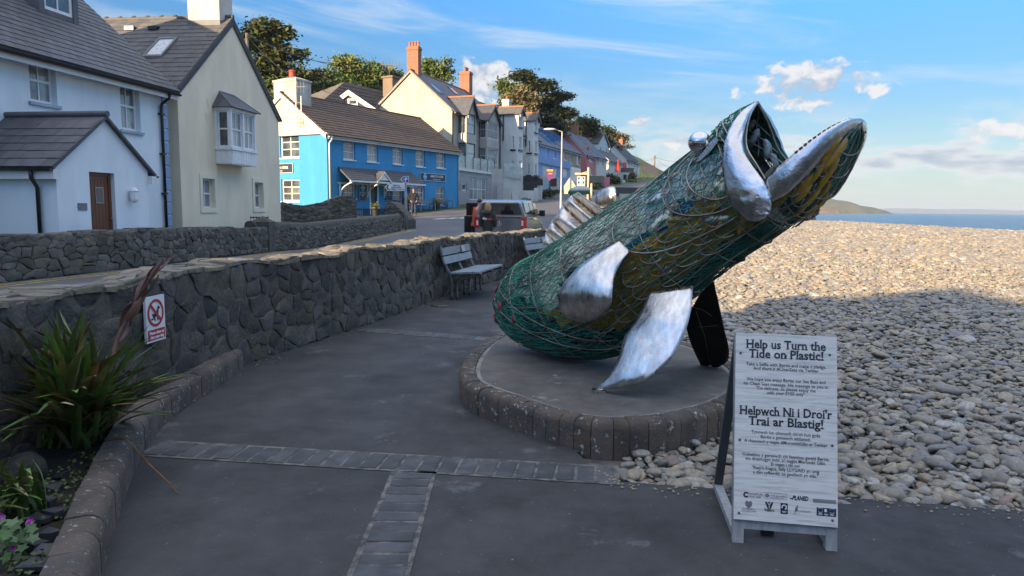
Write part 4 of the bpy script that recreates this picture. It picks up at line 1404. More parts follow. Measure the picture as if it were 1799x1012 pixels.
# ================================================================ the blue pub
def zz(ox, oy, k):
    return lambda x, y: (ox + x / k, oy + y / k)
z4 = zz(860, 180, 5.625)                                   # zoom of the white bays and the solar roofs
z5 = zz(1000, 220, 6.744)                                  # zoom of the far end of the street
z6 = zz(480, 90, 6.327)                                    # zoom of the pub roof
z7 = zz(470, 260, 6.323)                                   # zoom of the pub's left half
z8 = zz(640, 260, 7.228)                                   # zoom of the pub's right half
M_PUB = render_mat('pub_blue_render', (0.045, 0.27, 0.52), .92)
M_PUBD = render_mat('pub_dark_blue', (0.02, 0.085, 0.20))
M_TILE = mat('brown_roof_tile', (0.105, 0.064, 0.042), (0.066, 0.043, 0.031), rough=0.8, scale=2.5, bump=.5, bscale=22, bdist=.01, spots=((0.17, 0.14, 0.09), 5, .67))
M_CLAD = mat('cream_cladding', (0.50, 0.47, 0.40), (0.44, 0.41, 0.35), rough=0.7, scale=3, rand=.06)
M_NAVY = mat('sign_navy', (0.012, 0.028, 0.075), rough=0.45)
M_SKYB = mat('sign_sky_blue', (0.13, 0.46, 0.68), rough=0.45)
M_CREAMT = mat('sign_cream_letters', (0.72, 0.70, 0.64), rough=0.5)
fpb = Fr(atY(575, 300, 44.0), 30.0)
zgp, zep = 1.1, 6.06
LP = fpb.at(806, 264)[0]
pfl_probe = Fr(fpb.p(0, 0, 0), 120.0)
ap_s, ap_z = pfl_probe.at(495, 164)                        # apex of the left gable (s negative: towards the back)
DP = 2 * abs(ap_s)
up_ = [fpb.rectc(z2, *q) for q in ((571, 630, 509, 621), (688, 742, 524, 632), (815, 865, 541, 643), (929, 974, 554, 655), (1032, 1075, 568, 662))]
lo_ = [fpb.rectc(z2, *q) for q in ((573, 632, 730, 812), (816, 866, 768, 845), (929, 973, 750, 842), (1030, 1072, 755, 846))]
dpub = fpb.rectc(z2, 705, 738, 741, 892); dpub = (dpub[0], dpub[1], zgp, dpub[3])
fpl0 = Fr(fpb.p(0, 0, -DP), 120.0)
lw = [fpl0.rectc(z2, 258, 352, 489, 611), fpl0.rectc(z2, 265, 355, 716, 826)]
zrp = ap_z
pub, proof, plf, prf = gabled('pub', 'bright blue pub with brown tiled roof and white gutters', fpb, 0, LP, zgp, zep, zrp, DP, M_PUB, M_TILE, holes=up_ + lo_ + [dpub], lholes=lw, eave=.28, verge=.14, ncourse=15, cat='pub', gut=M_FASCIA)
for w_ in up_: window(fpb, pub, w_, 2, 3, rec=.12, fw=.08, bw=.04, glass=M_NET, split=False, sillm=M_UPVC)
for w_ in lo_: window(fpb, pub, w_, 2, 3, rec=.12, fw=.08, bw=.04, glass=M_GLASS, split=False, sillm=M_UPVC)
for w_ in lw: window(plf, pub, w_, 2, 3, rec=.12, fw=.09, bw=.05, glass=M_GLASS, split=True, sillm=M_UPVC)
m = MB(); fpb.box(m, dpub[0], dpub[1], zgp, dpub[3], -.13, -.08); dd_ = m.build('door', mat('grey_door', (.07, .075, .08), rough=.5), pub)
m = MB()
for q in ((dpub[0] - .10, dpub[0] - .003, zgp, dpub[3] + .1), (dpub[1] + .003, dpub[1] + .12, zgp, dpub[3] + .1), (dpub[0] - .003, dpub[1] + .003, dpub[3] + .003, dpub[3] + .1)): fpb.box(m, *q, .003, .04)
m.build('door_frame', M_UPVC, dd_)
m = MB(); fpb.box(m, .02, LP - .02, zgp - .2, zgp + .42, .003, .02); plf.box(m, 0, DP, zgp - .2, zgp + .42, .003, .02); m.build('painted_plinth', M_PUBD, pub)
# clad gable, board by board
h0, hh_ = zep + .05, .22
z = h0
while z < zrp - .25:
    z1_ = min(z + hh_ - .012, zrp - .1)
    def half(zq): return max((zrp - .12 - zq) / (zrp - zep) * DP / 2 - .1, 0.01)
    a, b = half(z), half(z1_)
    c_ = DP / 2
    m = MB()
    m.hexa([plf.p(c_ - a, z, .004), plf.p(c_ + a, z, .004), plf.p(c_ + a, z, .035), plf.p(c_ - a, z, .035), plf.p(c_ - b, z1_, .004), plf.p(c_ + b, z1_, .004), plf.p(c_ + b, z1_, .018), plf.p(c_ - b, z1_, .018)])
    m.build('cladding_board', M_CLAD, pub)
    z += hh_
m = MB()
for a0, b0 in (((-.05, zep - .05), (DP / 2, zrp + .02)), ((DP + .05, zep - .05), (DP / 2, zrp + .02))):
    p0, p1 = plf.p(a0[0], a0[1], .09), plf.p(b0[0], b0[1], .09)
    q0_, q1_ = plf.p(a0[0], a0[1], .155), plf.p(b0[0], b0[1], .155)
    m.hexa([(p0[0], p0[1], p0[2] - .30), (p1[0], p1[1], p1[2] - .30), (q1_[0], q1_[1], q1_[2] - .30), (q0_[0], q0_[1], q0_[2] - .30), p0, p1, q1_, q0_])
m.build('bargeboard', M_FASCIA, pub)
gutter(pub, plf, 0, DP + .2, zep + .0, .12, .07, M_FASCIA)
pipe(pub, [fpb.p(.10, zep - .2, .34), fpb.p(.12, zep - .4, .3), fpb.p(.14, zep - .6, .07), fpb.p(.14, zgp, .07)], .05, M_FASCIA)
pipe(pub, [fpb.p(LP - .12, zep - .2, .34), fpb.p(LP - .13, zep - .6, .07), fpb.p(LP - .13, zgp + .4, .07)], .05, M_FASCIA)
# big rendered stack on the gable, with aerial
cq = plf.p(DP / 2 + .15, 0, -.75)
f_ = Fr(cq, 120)
m = MB()
f_.box(m, -1.0, 1.0, zrp - 1.6, zrp + .75, -.62, .62); f_.box(m, -1.06, 1.06, zrp + .751, zrp + .86, -.68, .68)
m.add([f_.p(-1.0, zrp + .861, .62), f_.p(1.0, zrp + .861, .62), f_.p(1.0, zrp + .861, -.62), f_.p(-1.0, zrp + .861, -.62), f_.p(-.5, zrp + 1.05, .2), f_.p(.5, zrp + 1.05, .2), f_.p(.5, zrp + 1.05, -.2), f_.p(-.5, zrp + 1.05, -.2)], [(0, 1, 5, 4), (1, 2, 6, 5), (2, 3, 7, 6), (3, 0, 4, 7), (4, 5, 6, 7)])
ch_ = m.build('chimney', M_WCHIM, pub)
MB().lathe([(.22, 1.0), (.2, 1.5), (.24, 1.52), (.2, 1.62)], (cq[0], cq[1], zrp - .1), 10).build('chimney_pot', mat('red_pot', (.38, .06, .03), rough=.7), ch_, smooth=True, auto=40)
m = MB()
ax, ay, az_ = plf.p(DP / 2 + 1.55, 0, .30)
for dx__ in (0, .32):
    m.tube([(ax + dx__, ay, zep + .5), (ax + dx__, ay, zep + 2.3 + (.7 if dx__ == 0 else 0))], .03, 5)
for q in range(3): m.tube([(ax, ay, zep + .7 + q * .6), (ax + .32, ay, zep + .7 + q * .6)], .02, 5)
for q in range(5): m.tube([(ax - .3 + q * .2, ay, zep + 2.5), (ax - .3 + q * .2, ay, zep + 3.2)], .015, 4)
m.tube([(ax - .4, ay, zep + 2.85), (ax + .6, ay, zep + 2.85)], .02, 5)
m.build('aerial', mat('galvanised', (.42, .41, .39), rough=.5, metal=.6), pub)
# awning over the door
aw0 = fpb.at(*z2(543, 650))[0]; aw1 = fpb.at(*z2(905, 690))[0]
awz1 = fpb.at(*z2(650, 662))[1]
wd_ = 1.15
awz0 = fpb.at(*z2(740, 725), wd_)[1]
m = MB()
q = [fpb.p(aw0 - .15, awz0, wd_), fpb.p(aw1 + .15, awz0, wd_), fpb.p(aw1, awz1, .01), fpb.p(aw0, awz1, .01)]
nn = (Vector(q[1]) - Vector(q[0])).cross(Vector(q[3]) - Vector(q[0])).normalized()
m.slab(q, nn if nn.z > 0 else -nn, .07)
aws = m.build('porch_roof', M_SLATE, pub)
m = MB(); courses(m, *q, 6, .02); tag(m.build('slate_courses', M_SLATE, aws), kind='stuff')
m = MB(); fpb.box(m, aw0 - .16, aw1 + .16, awz0 - .15, awz0 - .03, wd_ - .01, wd_ + .05); fpb.box(m, aw0 - .05, aw1 + .05, awz0 - .24, awz0 - .152, .01, .14)
m.build('porch_fascia', M_FASCIA, aws)
g0 = fpb.at(*z2(733, 727), wd_)[0]; g1 = fpb.at(*z2(808, 731), wd_)[0]; ga = fpb.at(*z2(770, 679), wd_)[1]; gm_ = (g0 + g1) / 2
m = MB(); m.slab([fpb.p(g0 + .1, awz0 + .05, wd_ + .05), fpb.p(g1 - .1, awz0 + .05, wd_ + .05), fpb.p(gm_, ga - .1, wd_ + .05)], Vector((*fpb.n, 0)), .04); m.build('gablet', M_UPVC, aws)
m = MB()
for e0 in (g0, g1):
    p0, p1, q0_, q1_ = fpb.p(e0, awz0 - .05, wd_ + .06), fpb.p(gm_, ga, wd_ + .06), fpb.p(e0, awz0 - .05, wd_ + .12), fpb.p(gm_, ga, wd_ + .12)
    dn = lambda p: (p[0], p[1], p[2] - .14)
    m.hexa([dn(p0), dn(p1), dn(q1_), dn(q0_), p0, p1, q1_, q0_])
m.build('gablet_board', M_FASCIA, aws)
m = MB()
for e0 in (g0 - .05, g1 + .05): m.slab([fpb.p(e0, awz0 - .02, wd_ + .1), fpb.p(gm_, ga + .04, wd_ + .1), fpb.p(gm_, ga + .04, .5)], Vector((0, 0, 1)), .04)
m.build('gablet_roof', M_SLATE, aws)
for px in (556, 693, 775, 905):
    a = fpb.at(*z2(px, 760), .1)[0]
    m = MB()
    m.tube([fpb.p(a, awz0 - 1.05, .06), fpb.p(a, awz0 - .16, .06)], .05, 4)
    m.tube(catmull([fpb.p(a, awz0 - .95, .09), fpb.p(a, awz0 - .55, .3), fpb.p(a, awz0 - .3, .7), fpb.p(a, awz0 - .16, wd_ - .05)], 4), .045, 4)
    m.build('porch_bracket', M_UPVC, aws)
# lettering boards
def sign_board(fr, r, o, label, lines, mtl=M_NAVY, border=M_CREAMT, name='fascia_sign', diamond=None, cat='sign', serif=False):
    a, b, c_, d_ = r
    t = thing(name, label, cat, fr.p((a + b) / 2, c_, o))
    m = MB(); fr.box(m, a, b, c_, d_, o, o + .04); m.build('board', mtl, t)
    m = MB(); w_ = .05 * (d_ - c_)
    for q in ((a, b, d_ - w_, d_), (a, b, c_, c_ + w_), (a, a + w_, c_ + w_, d_ - w_), (b - w_, b, c_ + w_, d_ - w_)): fr.box(m, *q, o + .0402, o + .05)
    m.build('border', border, t)
    for s, cx_, cz_, sz, mt, xs in lines:
        V, Fc = text_mesh(s, sz, sz * .018, xs=xs)
        if serif:
            pass
        MB().add([fr.p(cx_ + x, cz_ + y, o + .046) for x, y in V], Fc).build('lettering', mt, t)
    if diamond:
        dx_, dz_, rx, rz_ = diamond
        MB().slab([fr.p(dx_ - rx, dz_, o + .07), fr.p(dx_, dz_ - rz_, o + .07), fr.p(dx_ + rx, dz_, o + .07), fr.p(dx_, dz_ + rz_, o + .07)], Vector((*fr.n, 0)), .02).build('diamond_emblem', M_SKYB, t)
        V, Fc = text_mesh('Amroth', rx * .48, 0.003, shear=.3)
        MB().add([fr.p(dx_ + x, dz_ - rx * .12 + y, o + .074) for x, y in V], Fc).build('emblem_script', M_CREAMT, t)
    return t
r = fpb.rectc(z8, 706, 1025, 325, 422)
sz = (r[3] - r[2])
sign_board(fpb, r, .012, 'long navy sign with pale lettering on the right of the pub front', [('AMROTH ARMS', lerp(r[0], r[1], .64), r[2] + sz * .50, sz * .42, M_CREAMT, .98), ('EAT DRINK STAY', lerp(r[0], r[1], .64), r[2] + sz * .16, sz * .22, M_CREAMT, 1.0)], diamond=(lerp(r[0], r[1], .165), r[2] + sz * .5, sz * .44, sz * .62))
rl_ = plf.rectc(z2, 170, 325, 640, 687)
sz = rl_[3] - rl_[2]
sign_board(plf, rl_, .012, 'navy lettered sign on the pub side wall, cut off by the cream house', [('AMROTH ARMS', lerp(rl_[0], rl_[1], .56), rl_[2] + sz * .44, sz * .40, M_CREAMT, 1.0), ('EAT DRINK STAY', lerp(rl_[0], rl_[1], .50), rl_[2] + sz * .14, sz * .22, M_CREAMT, 1.0)], diamond=(lerp(rl_[0], rl_[1], .1), rl_[2] + sz * .5, sz * .4, sz * .6))
r = fpb.rectc(z2, 645, 682, 737, 826); sz = r[1] - r[0]
sign_board(fpb, r, .012, 'navy notice board with a blue diamond left of the pub door', [('WELCOME TO', (r[0] + r[1]) / 2, lerp(r[2], r[3], .47), sz * .13, M_CREAMT, 1), ('THE AMROTH', (r[0] + r[1]) / 2, lerp(r[2], r[3], .38), sz * .13, M_CREAMT, 1), ('ARMS', (r[0] + r[1]) / 2, lerp(r[2], r[3], .29), sz * .13, M_CREAMT, 1)], border=mat('board_grey', (.2, .22, .25), rough=.6), name='notice_board', diamond=((r[0] + r[1]) / 2, lerp(r[2], r[3], .76), sz * .32, sz * .42))
r = fpb.rectc(z2, 779, 809, 768, 823); sz = r[1] - r[0]
sign_board(fpb, r, .012, 'narrow navy notice board right of the pub door', [('OPEN', (r[0] + r[1]) / 2, lerp(r[2], r[3], .62), sz * .15, M_CREAMT, 1), ('ALL DAY', (r[0] + r[1]) / 2, lerp(r[2], r[3], .46), sz * .15, M_CREAMT, 1)], border=mat('board_grey', (.2, .22, .25)), name='notice_board')

# ================================================================ brown hipped building behind the pub
M_DTILE = mat('dark_brown_tile', (0.060, 0.045, 0.038), (0.042, 0.034, 0.030), rough=0.8, scale=2.5, bump=.5, bscale=16, bdist=.02)
M_WTILE = mat('weathered_grey_tile', (0.155, 0.125, 0.095), (0.11, 0.092, 0.075), rough=0.85, scale=2, bump=.5, bscale=16, bdist=.02, spots=((0.40, 0.22, 0.05), 3.0, .69))
fh = Fr(fpb.p(0, 0, -DP + .3), 30.0)
pk = fh.at(*z6(790, 345), -4.6); rg = fh.at(*z2(800, 300), -4.6); zr_h = pk[1]
el_ = fh.at(*z6(290, 495), 0)[0] - 1.2
er_ = fh.at(*z2(1180, 524), 0)[0]
ze_h = zep + .75
hip = thing('hipped_house', 'brown hipped roof house with white dormer gable rising behind the pub', 'house', fh.p((el_ + er_) / 2, 1.5, -4.6))
E0, E1, E2, E3 = fh.p(el_, ze_h, 0), fh.p(er_, ze_h, 0), fh.p(er_, ze_h, -9.2), fh.p(el_, ze_h, -9.2)
K0, K1 = fh.p(pk[0], zr_h, -4.6), fh.p(max(rg[0], pk[0] + 2), zr_h, -4.6)
m = MB(); m.add([fh.p(a, z, o) for z in (1.0, ze_h) for a, o in ((el_ + .3, -.3), (er_ - .3, -.3), (er_ - .3, -8.9), (el_ + .3, -8.9))], [(0, 1, 5, 4), (1, 2, 6, 5), (2, 3, 7, 6), (3, 0, 4, 7)]); m.build('wall', M_WCHIM, hip)
m = MB(); m.add([E0, E1, K1, K0], [(0, 1, 2, 3)]); rf1 = m.build('roof_slope', M_DTILE, hip)
m = MB(); courses(m, E0, E1, K1, K0, 16, .03); tag(m.build('tile_courses', M_DTILE, rf1), kind='stuff')
m = MB(); m.add([E1, E2, K1, E3, K0, E0], [(0, 1, 2), (1, 3, 4, 2), (3, 5, 4)]); m.build('roof_hip', M_WTILE, hip)
m = MB(); courses(m, E3, E0, K0, K0, 16, .03); tag(m.build('tile_courses', M_WTILE, rf1), kind='stuff')
# dormer gable with white boards, facing left
gA, gB, gC = z6(664, 560), z6(838, 432), z6(1165, 655)
cdep = (np.array(K0) - cC)[1] - 2.2
g3 = [np.array(atY(*q, cdep - .0)) for q in (gA, gB, gC)]
dirr = (g3[2] - g3[0]); dirr[2] = 0; dirr /= np.linalg.norm(dirr)
fg = Fr(g3[0], math.degrees(math.atan2(dirr[0], dirr[1])))
sC = float(np.linalg.norm((g3[2] - g3[0])[:2])); sB = sC * .36
m = MB(); m.slab([g3[0], g3[1], g3[2], (g3[2][0], g3[2][1], g3[2][2] - 1.5), (g3[0][0], g3[0][1], g3[0][2] - 1.5)], Vector((*fg.n, 0)), 2.4); dg_ = m.build('dormer', mat('dormer_boarding', (.055, .052, .05), rough=.8), hip)
for p_, q_ in ((g3[0], g3[1]), (g3[1], g3[2])):
    m = MB()
    p_, q_ = np.array(p_), np.array(q_); nn3 = np.array([*fg.n, 0])
    m.hexa([p_ + nn3 * .02 - (0, 0, .42), q_ + nn3 * .02 - (0, 0, .42), q_ + nn3 * .16 - (0, 0, .42), p_ + nn3 * .16 - (0, 0, .42), p_ + nn3 * .02, q_ + nn3 * .02, q_ + nn3 * .16, p_ + nn3 * .16])
    m.build('bargeboard', M_FASCIA, dg_)
r = fg.rectc(z6, 828, 942, 528, 604, .05)
window(fg, hip, r, 1, 1, rec=-.06, fw=.13, sill=False, split=False, o=.02)
skylight(hip, fh, ze_h, (zr_h - ze_h) / 4.6, [z6(1215, 580), z6(1265, 600), z6(1345, 662), z6(1290, 655)], gm=mat('copper_reflection', (.45, .22, .13), rough=.3))  # warm reflection painted into the pane colour

# ================================================================ Victorian terrace beyond the pub
M_VCREAM = render_mat('victorian_cream', (0.54, 0.47, 0.34), .88, spots=((0.50, 0.43, 0.31), .8, .6))
M_VGREY = render_mat('victorian_grey_render', (0.42, 0.41, 0.38), .88)
M_VWHITE = render_mat('terrace_white_render', (0.66, 0.66, 0.64), .90, spots=((.5, .5, .48), .9, .62))
M_DGREEN = mat('dark_green_joinery', (0.012, 0.03, 0.03), rough=.4)
M_RIDGE = mat('terracotta_ridge', (.36, .13, .06), rough=.8)
M_GREYC = mat('grey_cladding', (.36, .36, .38), (.32, .32, .34), rough=.7, rand=.05)
M_GLZ = mat('balcony_glass', (.55, .66, .66), rough=.08, alpha=.45, spec=.6)
ft = Fr(atY(795, 300, 60.0), 20.0)
zgt = 2.0
zet = ft.at(*z3(42, 212))[1]
gfr = Fr(ft.p(0, 0), 110.0)
aps, apz = gfr.at(*z2(905, 178))
Dt = 2 * abs(aps)
T_end = ft.at(*z3(312, 300))[0]
vict, vroof, vlf, vrf = gabled('terrace_house', 'tall cream gabled terrace house with orange brick chimney and dark green bay', ft, 0, T_end, zgt, zet, apz, Dt, M_VGREY, M_SLATE, eave=.3, verge=.2, fascia=mat('grey_barge', (.30, .27, .24), rough=.8), coursem=M_RIDGE, cat='house')
m = MB(); wall_face(vlf, m, 0, Dt, zgt, zet - .02, gable=(Dt / 2, apz - .25), o=.02); m.build('gable_wall', M_VCREAM, vict)
chimney(vict, vlf.p(Dt / 2, 0, -.6), 1.05, .62, apz - 1, apz + 2.0, 110, pots=4)
chimney(vict, ft.p(T_end - .4, 0, -Dt / 2), .8, 1.0, apz - 1, apz + 1.9, 20, pots=4)
kv = (apz - zet) / (Dt / 2)
for q in ((1018, 258, 1045, 282), (1098, 272, 1138, 294)):
    skylight(vict, ft, zet, kv, [z2(q[0], q[1]), z2(q[0] + 12, q[1] - 4), z2(q[2], q[3]), z2(q[2] - 12, q[3] + 4)])
# roofline chimney left of the gable, with aerial
m = MB(); qa = atY(688, 160, 66); f_ = Fr(qa, 30); f_.box(m, -.55, .55, 8.5, qa[2] + 1.1, -.55, .55); f_.box(m, -.65, .65, qa[2] + 1.101, qa[2] + 1.25, -.65, .65)
m.tube([(qa[0] - .2, qa[1], qa[2] + 1.25), (qa[0] - .2, qa[1], qa[2] + 2.6)], .03, 5); m.tube([(qa[0] - .9, qa[1], qa[2] + 2.3), (qa[0] + .9, qa[1], qa[2] + 2.3)], .03, 5)
for i in range(6): m.tube([(qa[0] - .8 + i * .3, qa[1], qa[2] + 1.9), (qa[0] - .8 + i * .3, qa[1], qa[2] + 2.7)], .02, 4)
m.build('rear_chimney', render_mat('brown_chimney', (.20, .15, .11)), hip)

def bay_stack(root, fr, s0, s1, out, zb, zt, apex, wallm, wins, fm, roofm, side=True, sidew=(), name='bay'):
    """square bay of several storeys under its own little gable roof"""
    f0 = Fr(fr.p(0, 0, out), fr.h); fl_ = Fr(fr.p(s0, 0, 0), fr.h + 90); f2 = Fr(fr.p(s1, 0, out), fr.h - 90)
    m = MB()
    wall_face(f0, m, s0, s1, zb, zt, wins, gable=((s0 + s1) / 2, apex), rev=.1)
    wall_face(fl_, m, 0, out, zb, zt, sidew, rev=.1); wall_face(f2, m, 0, out, zb, zt)
    b = m.build(name, wallm, root)
    for w_ in wins: window(f0, root, w_, 1, 2, fm=fm, rec=.07, fw=.08, sill=False, split=False, glass=M_NET)
    for w_ in sidew: window(fl_, root, w_, 1, 2, fm=fm, rec=.07, fw=.08, sill=False, split=False, glass=M_GLASS)
    mid = (s0 + s1) / 2
    k_ = (apex - zt) / (mid - s0)
    m = MB()
    for sgn in (-1, 1):
        e = mid + sgn * (mid - s0 + .22); ez = zt - .22 * k_
        q = [fr.p(e, ez + .05, out + .25), fr.p(e, ez + .05, -2.5), fr.p(mid, apex + .05, -2.5), fr.p(mid, apex + .05, out + .25)]
        nn_ = (Vector(q[1]) - Vector(q[0])).cross(Vector(q[3]) - Vector(q[0])).normalized()
        m.slab(q, nn_ if nn_.z > 0 else -nn_, .07)
    r_ = m.build('bay_roof', roofm, b)
    MB().tube([fr.p(mid, apex + .07, out + .27), fr.p(mid, apex + .07, -2.5)], .09, 6).build('ridge_tiles', M_RIDGE, r_)
    m = MB()
    for sgn in (-1, 1):
        e = mid + sgn * (mid - s0 + .22); ez = zt - .22 * k_
        p0, p1, q0_, q1_ = fr.p(e, ez, out + .20), fr.p(mid, apex, out + .20), fr.p(e, ez, out + .27), fr.p(mid, apex, out + .27)
        dn = lambda p: (p[0], p[1], p[2] - .22)
        m.hexa([dn(p0), dn(p1), dn(q1_), dn(q0_), p0, p1, q1_, q0_])
    m.build('bargeboard', M_BLACK, b)
    return b
ob = .85
def bw(f, x0, x1, yt, yb, o): return ft.rectc(f, x0, x1, yt, yb, o)
b1 = ft.at(*z3(118, 300), ob)[0], ft.at(*z3(168, 300), ob)[0]
zt1 = ft.at(*z3(140, 236), ob)[1]; ax1 = ft.at(*z3(142, 150), ob)[1]
wu = bw(z3, 121, 164, 240, 345, ob); wl = bw(z3, 121, 164, 392, 500, ob)
fsd = Fr(ft.p(b1[0], 0, 0), 110.0)
bay_stack(vict, ft, b1[0], b1[1], ob, zgt + 2.6, zt1, ax1, M_VGREY, [(b1[0] + .12, b1[1] - .12, wu[2], wu[3]), (b1[0] + .12, b1[1] - .12, wl[2], wl[3])], M_DGREEN, M_SLATE, sidew=[(.08, ob - .08, wu[2], wu[3]), (.08, ob - .08, wl[2], wl[3])])
b2 = ft.at(*z3(225, 300), ob)[0], ft.at(*z3(288, 300), ob)[0]
zt2 = ft.at(*z3(255, 272), ob)[1]; ax2 = ft.at(*z3(272, 200), ob)[1]
wu = bw(z3, 228, 282, 280, 372, ob); wl = bw(z3, 228, 282, 418, 505, ob)
bay_stack(vict, ft, b2[0], b2[1], ob, zgt + 2.0, zt2, ax2, M_VGREY, [(b2[0] + .12, b2[1] - .12, wu[2], wu[3]), (b2[0] + .12, b2[1] - .12, wl[2], wl[3])], M_UPVC, M_SLATE, sidew=[(.08, ob - .08, wu[2], wu[3]), (.08, ob - .08, wl[2], wl[3])])
for q in ((183, 200, 272, 360), (186, 202, 400, 462)):
    r = ft.rectc(z3, *q); m = MB(); ft.box(m, *r, .003, .03); wn = m.build('window', M_UPVC, vict)
    m = MB(); ft.box(m, r[0] + .1, r[1] - .1, r[2] + .1, r[3] - .1, .031, .036); m.build('pane', M_GLASS, wn)
for px in (40, 180, 305):
    a = ft.at(*z3(px, 300))[0]; pipe(vict, [ft.p(a, zet - .3, .1), ft.p(a, zgt, .1)], .06)
# lower clad front extension with balcony
oe = .9
fe = Fr(ft.p(0, 0, oe), 20.0)
ea = fe.at(*z3(62, 600))[0]; eb = fe.at(*z3(258, 600))[0]; ezt = fe.at(*z3(160, 545))[1]
ext = thing('clad_annexe', 'grey clad ground floor annexe with balcony between pub and terrace', 'annexe', fe.p((ea + eb) / 2, 1.8, -1.6))
wls = [fe.rectc(z3, 133, 222, 575, 690), fe.rectc(z3, 70, 84, 601, 636), fe.rectc(z3, 95, 118, 604, 640)]
wls[0] = (wls[0][0], wls[0][1], max(wls[0][2], 1.95), wls[0][3])
m = MB(); wall_face(fe, m, ea, eb, 1.2, ezt, wls); el2 = Fr(fe.p(ea, 0, -oe + .01), 110.0); wall_face(el2, m, 0, oe - .01, 1.2, ezt)
er2 = Fr(fe.p(eb, 0, 0), -70.0); wall_face(er2, m, 0, oe - .01, 1.2, ezt); m.poly([fe.p(ea, ezt, 0), fe.p(eb, ezt, 0), fe.p(eb, ezt, -oe + .01), fe.p(ea, ezt, -oe + .01)])
m.build('wall', M_GREYC, ext)
z = 1.5
while z < ezt - .2:
    segs = [(ea, eb)]
    for h_ in wls:
        if h_[2] - .02 < z + .18 and h_[3] + .02 > z:
            ns = []
            for a, b in segs:
                if h_[0] > a and h_[1] < b: ns += [(a, h_[0]), (h_[1], b)]
                else: ns.append((a, b))
            segs = ns
    for a, b in segs:
        if b - a > .1: m = MB(); fe.box(m, a + .004, b - .004, z, z + .19, .002, .022); m.build('cladding_board', M_GREYC, ext)
    z += .21
for i, h_ in enumerate(wls): window(fe, ext, h_, 4 if i == 0 else 1, 2 if i == 0 else 1, rec=.06, fw=.09, bw=.07, sill=False, split=(i == 0), glass=M_NET if i == 0 else M_GLASS)
m = MB(); fe.box(m, ea - .1, eb + .15, ezt + .002, ezt + .22, -oe, .15); m.build('balcony_deck', M_FASCIA, ext)
m = MB(); fe.box(m, ea, eb, ezt + .24, ezt + 1.25, .06, .085); bal = m.build('balustrade', M_GLZ, ext)
for i in range(6):
    a = lerp(ea, eb, i / 5); m = MB(); fe.box(m, a - .03, a + .03, ezt + .22, ezt + 1.3, .09, .14); m.build('baluster_post', mat('grey_post', (.2, .2, .21), rough=.5), bal)

# ---- white terrace with two tall gabled bays
fw = Fr(atY(888, 300, 70.0), 20.0)
zgw = 3.0
zew = fw.at(*z4(215, 285))[1]
we = fw.at(*z4(486, 400))[0]
wht, wroof, _, _ = gabled('terrace_house', 'white three storey terrace house with two tall gabled bays', fw, -.6, we, zgw, zew, zew + 3.0, 7.5, M_VWHITE, M_SLATE, eave=.3, verge=.1, cat='house')
for (xl, xr, xside, zt_y, ap_y, wrow, srow) in ((285, 333, 112, 100, 45, ((290, 318, 140, 240), (290, 318, 340, 465), (290, 316, 575, 640)), ((222, 245, 335, 462), (218, 244, 575, 640))), (440, 482, 338, 165, 108, ((447, 472, 198, 295), (447, 470, 382, 502), (446, 468, 605, 715)), ((381, 405, 380, 495), (375, 400, 606, 715)))):
    # find how far the bay stands out so that its side wall is as wide as seen
    best = min(np.arange(.5, 5, .05), key=lambda o: abs(proj(fw.p(fw.at(*z4(xl, 300), o)[0], 8, 0))[0] - z4(xside, 0)[0]))
    s0_ = fw.at(*z4(xl, 300), best)[0]; s1_ = fw.at(*z4(xr, 300), best)[0]
    zt_ = fw.at(*z4(xl, zt_y), best)[1]; ap_ = fw.at(*z4((xl + xr) / 2, ap_y), best)[1]
    f0 = Fr(fw.p(0, 0, best), 20.0); fsd = Fr(fw.p(s0_, 0, 0), 110.0)
    ws = []
    for q in wrow:
        r = f0.rectc(z4, *q); ws.append((max(r[0], s0_ + .15), min(r[1], s1_ - .15), r[2], r[3]))
    sw = [fsd.rectc(z4, *q) for q in srow]
    b_ = bay_stack(wht, fw, s0_, s1_, best, zgw, zt_, ap_, M_VWHITE, ws, M_UPVC, M_SLATEW, sidew=sw)
    for w_ in ws:
        m = MB(); f0.box(m, w_[0] - .15, w_[1] + .15, w_[2] - .16, w_[2] - .01, .003, .12); m.build('bay_sill', M_BLACK, b_)
    for w_ in sw:
        m = MB(); fsd.box(m, w_[0] - .15, w_[1] + .15, w_[2] - .16, w_[2] - .01, .003, .12); m.build('bay_sill', M_BLACK, b_)
    pipe(wht, [fsd.p(.25, zt_ - .2, .08), fsd.p(.25, zgw + 5, .08)], .06)
chimney(wht, fw.p(we - .2, 0, -3.7), 1.0, .8, zew + 2, zew + 4.4, 20, M_WCHIM, pots=1)
# front yard walls, steps and glass balcony below the white terrace
yard = thing('garden_wall', 'stepped white front garden walls below the white terrace', 'wall', fw.p(2, zgw, 6))
def px_block(root, name, f, x0, x1, yt, yb, Y, dpt, mtl, h=20.0):
    """a block standing at depth Y whose front covers the given zoom rectangle"""
    f_ = Fr(atY(*f(x0, yb), Y), h + 90 - 20)
    a = f_.at(*f(x0, (yt + yb) / 2))[0]; b = f_.at(*f(x1, (yt + yb) / 2))[0]
    zt_ = f_.at(*f((x0 + x1) / 2, yt))[1]; zb_ = f_.at(*f((x0 + x1) / 2, yb))[1]
    m = MB(); f_.box(m, a, b, zb_ - .4, zt_, -dpt, 0)
    return m.build(name, mtl, root), f_, (a, b, zb_, zt_)
M_WWALL = render_mat('white_garden_wall', (.62, .61, .58), .86)
px_block(yard, 'wall_panel', z4, 138, 330, 700, 860, 66.5, .3, M_WWALL)
px_block(yard, 'wall_panel', z4, 132, 288, 850, 985, 62.5, .3, M_WWALL)
px_block(yard, 'wall_panel', z4, 290, 440, 870, 985, 64.5, .3, M_WWALL)
px_block(yard, 'pier', z4, 440, 480, 845, 948, 65.0, .7, M_WWALL)
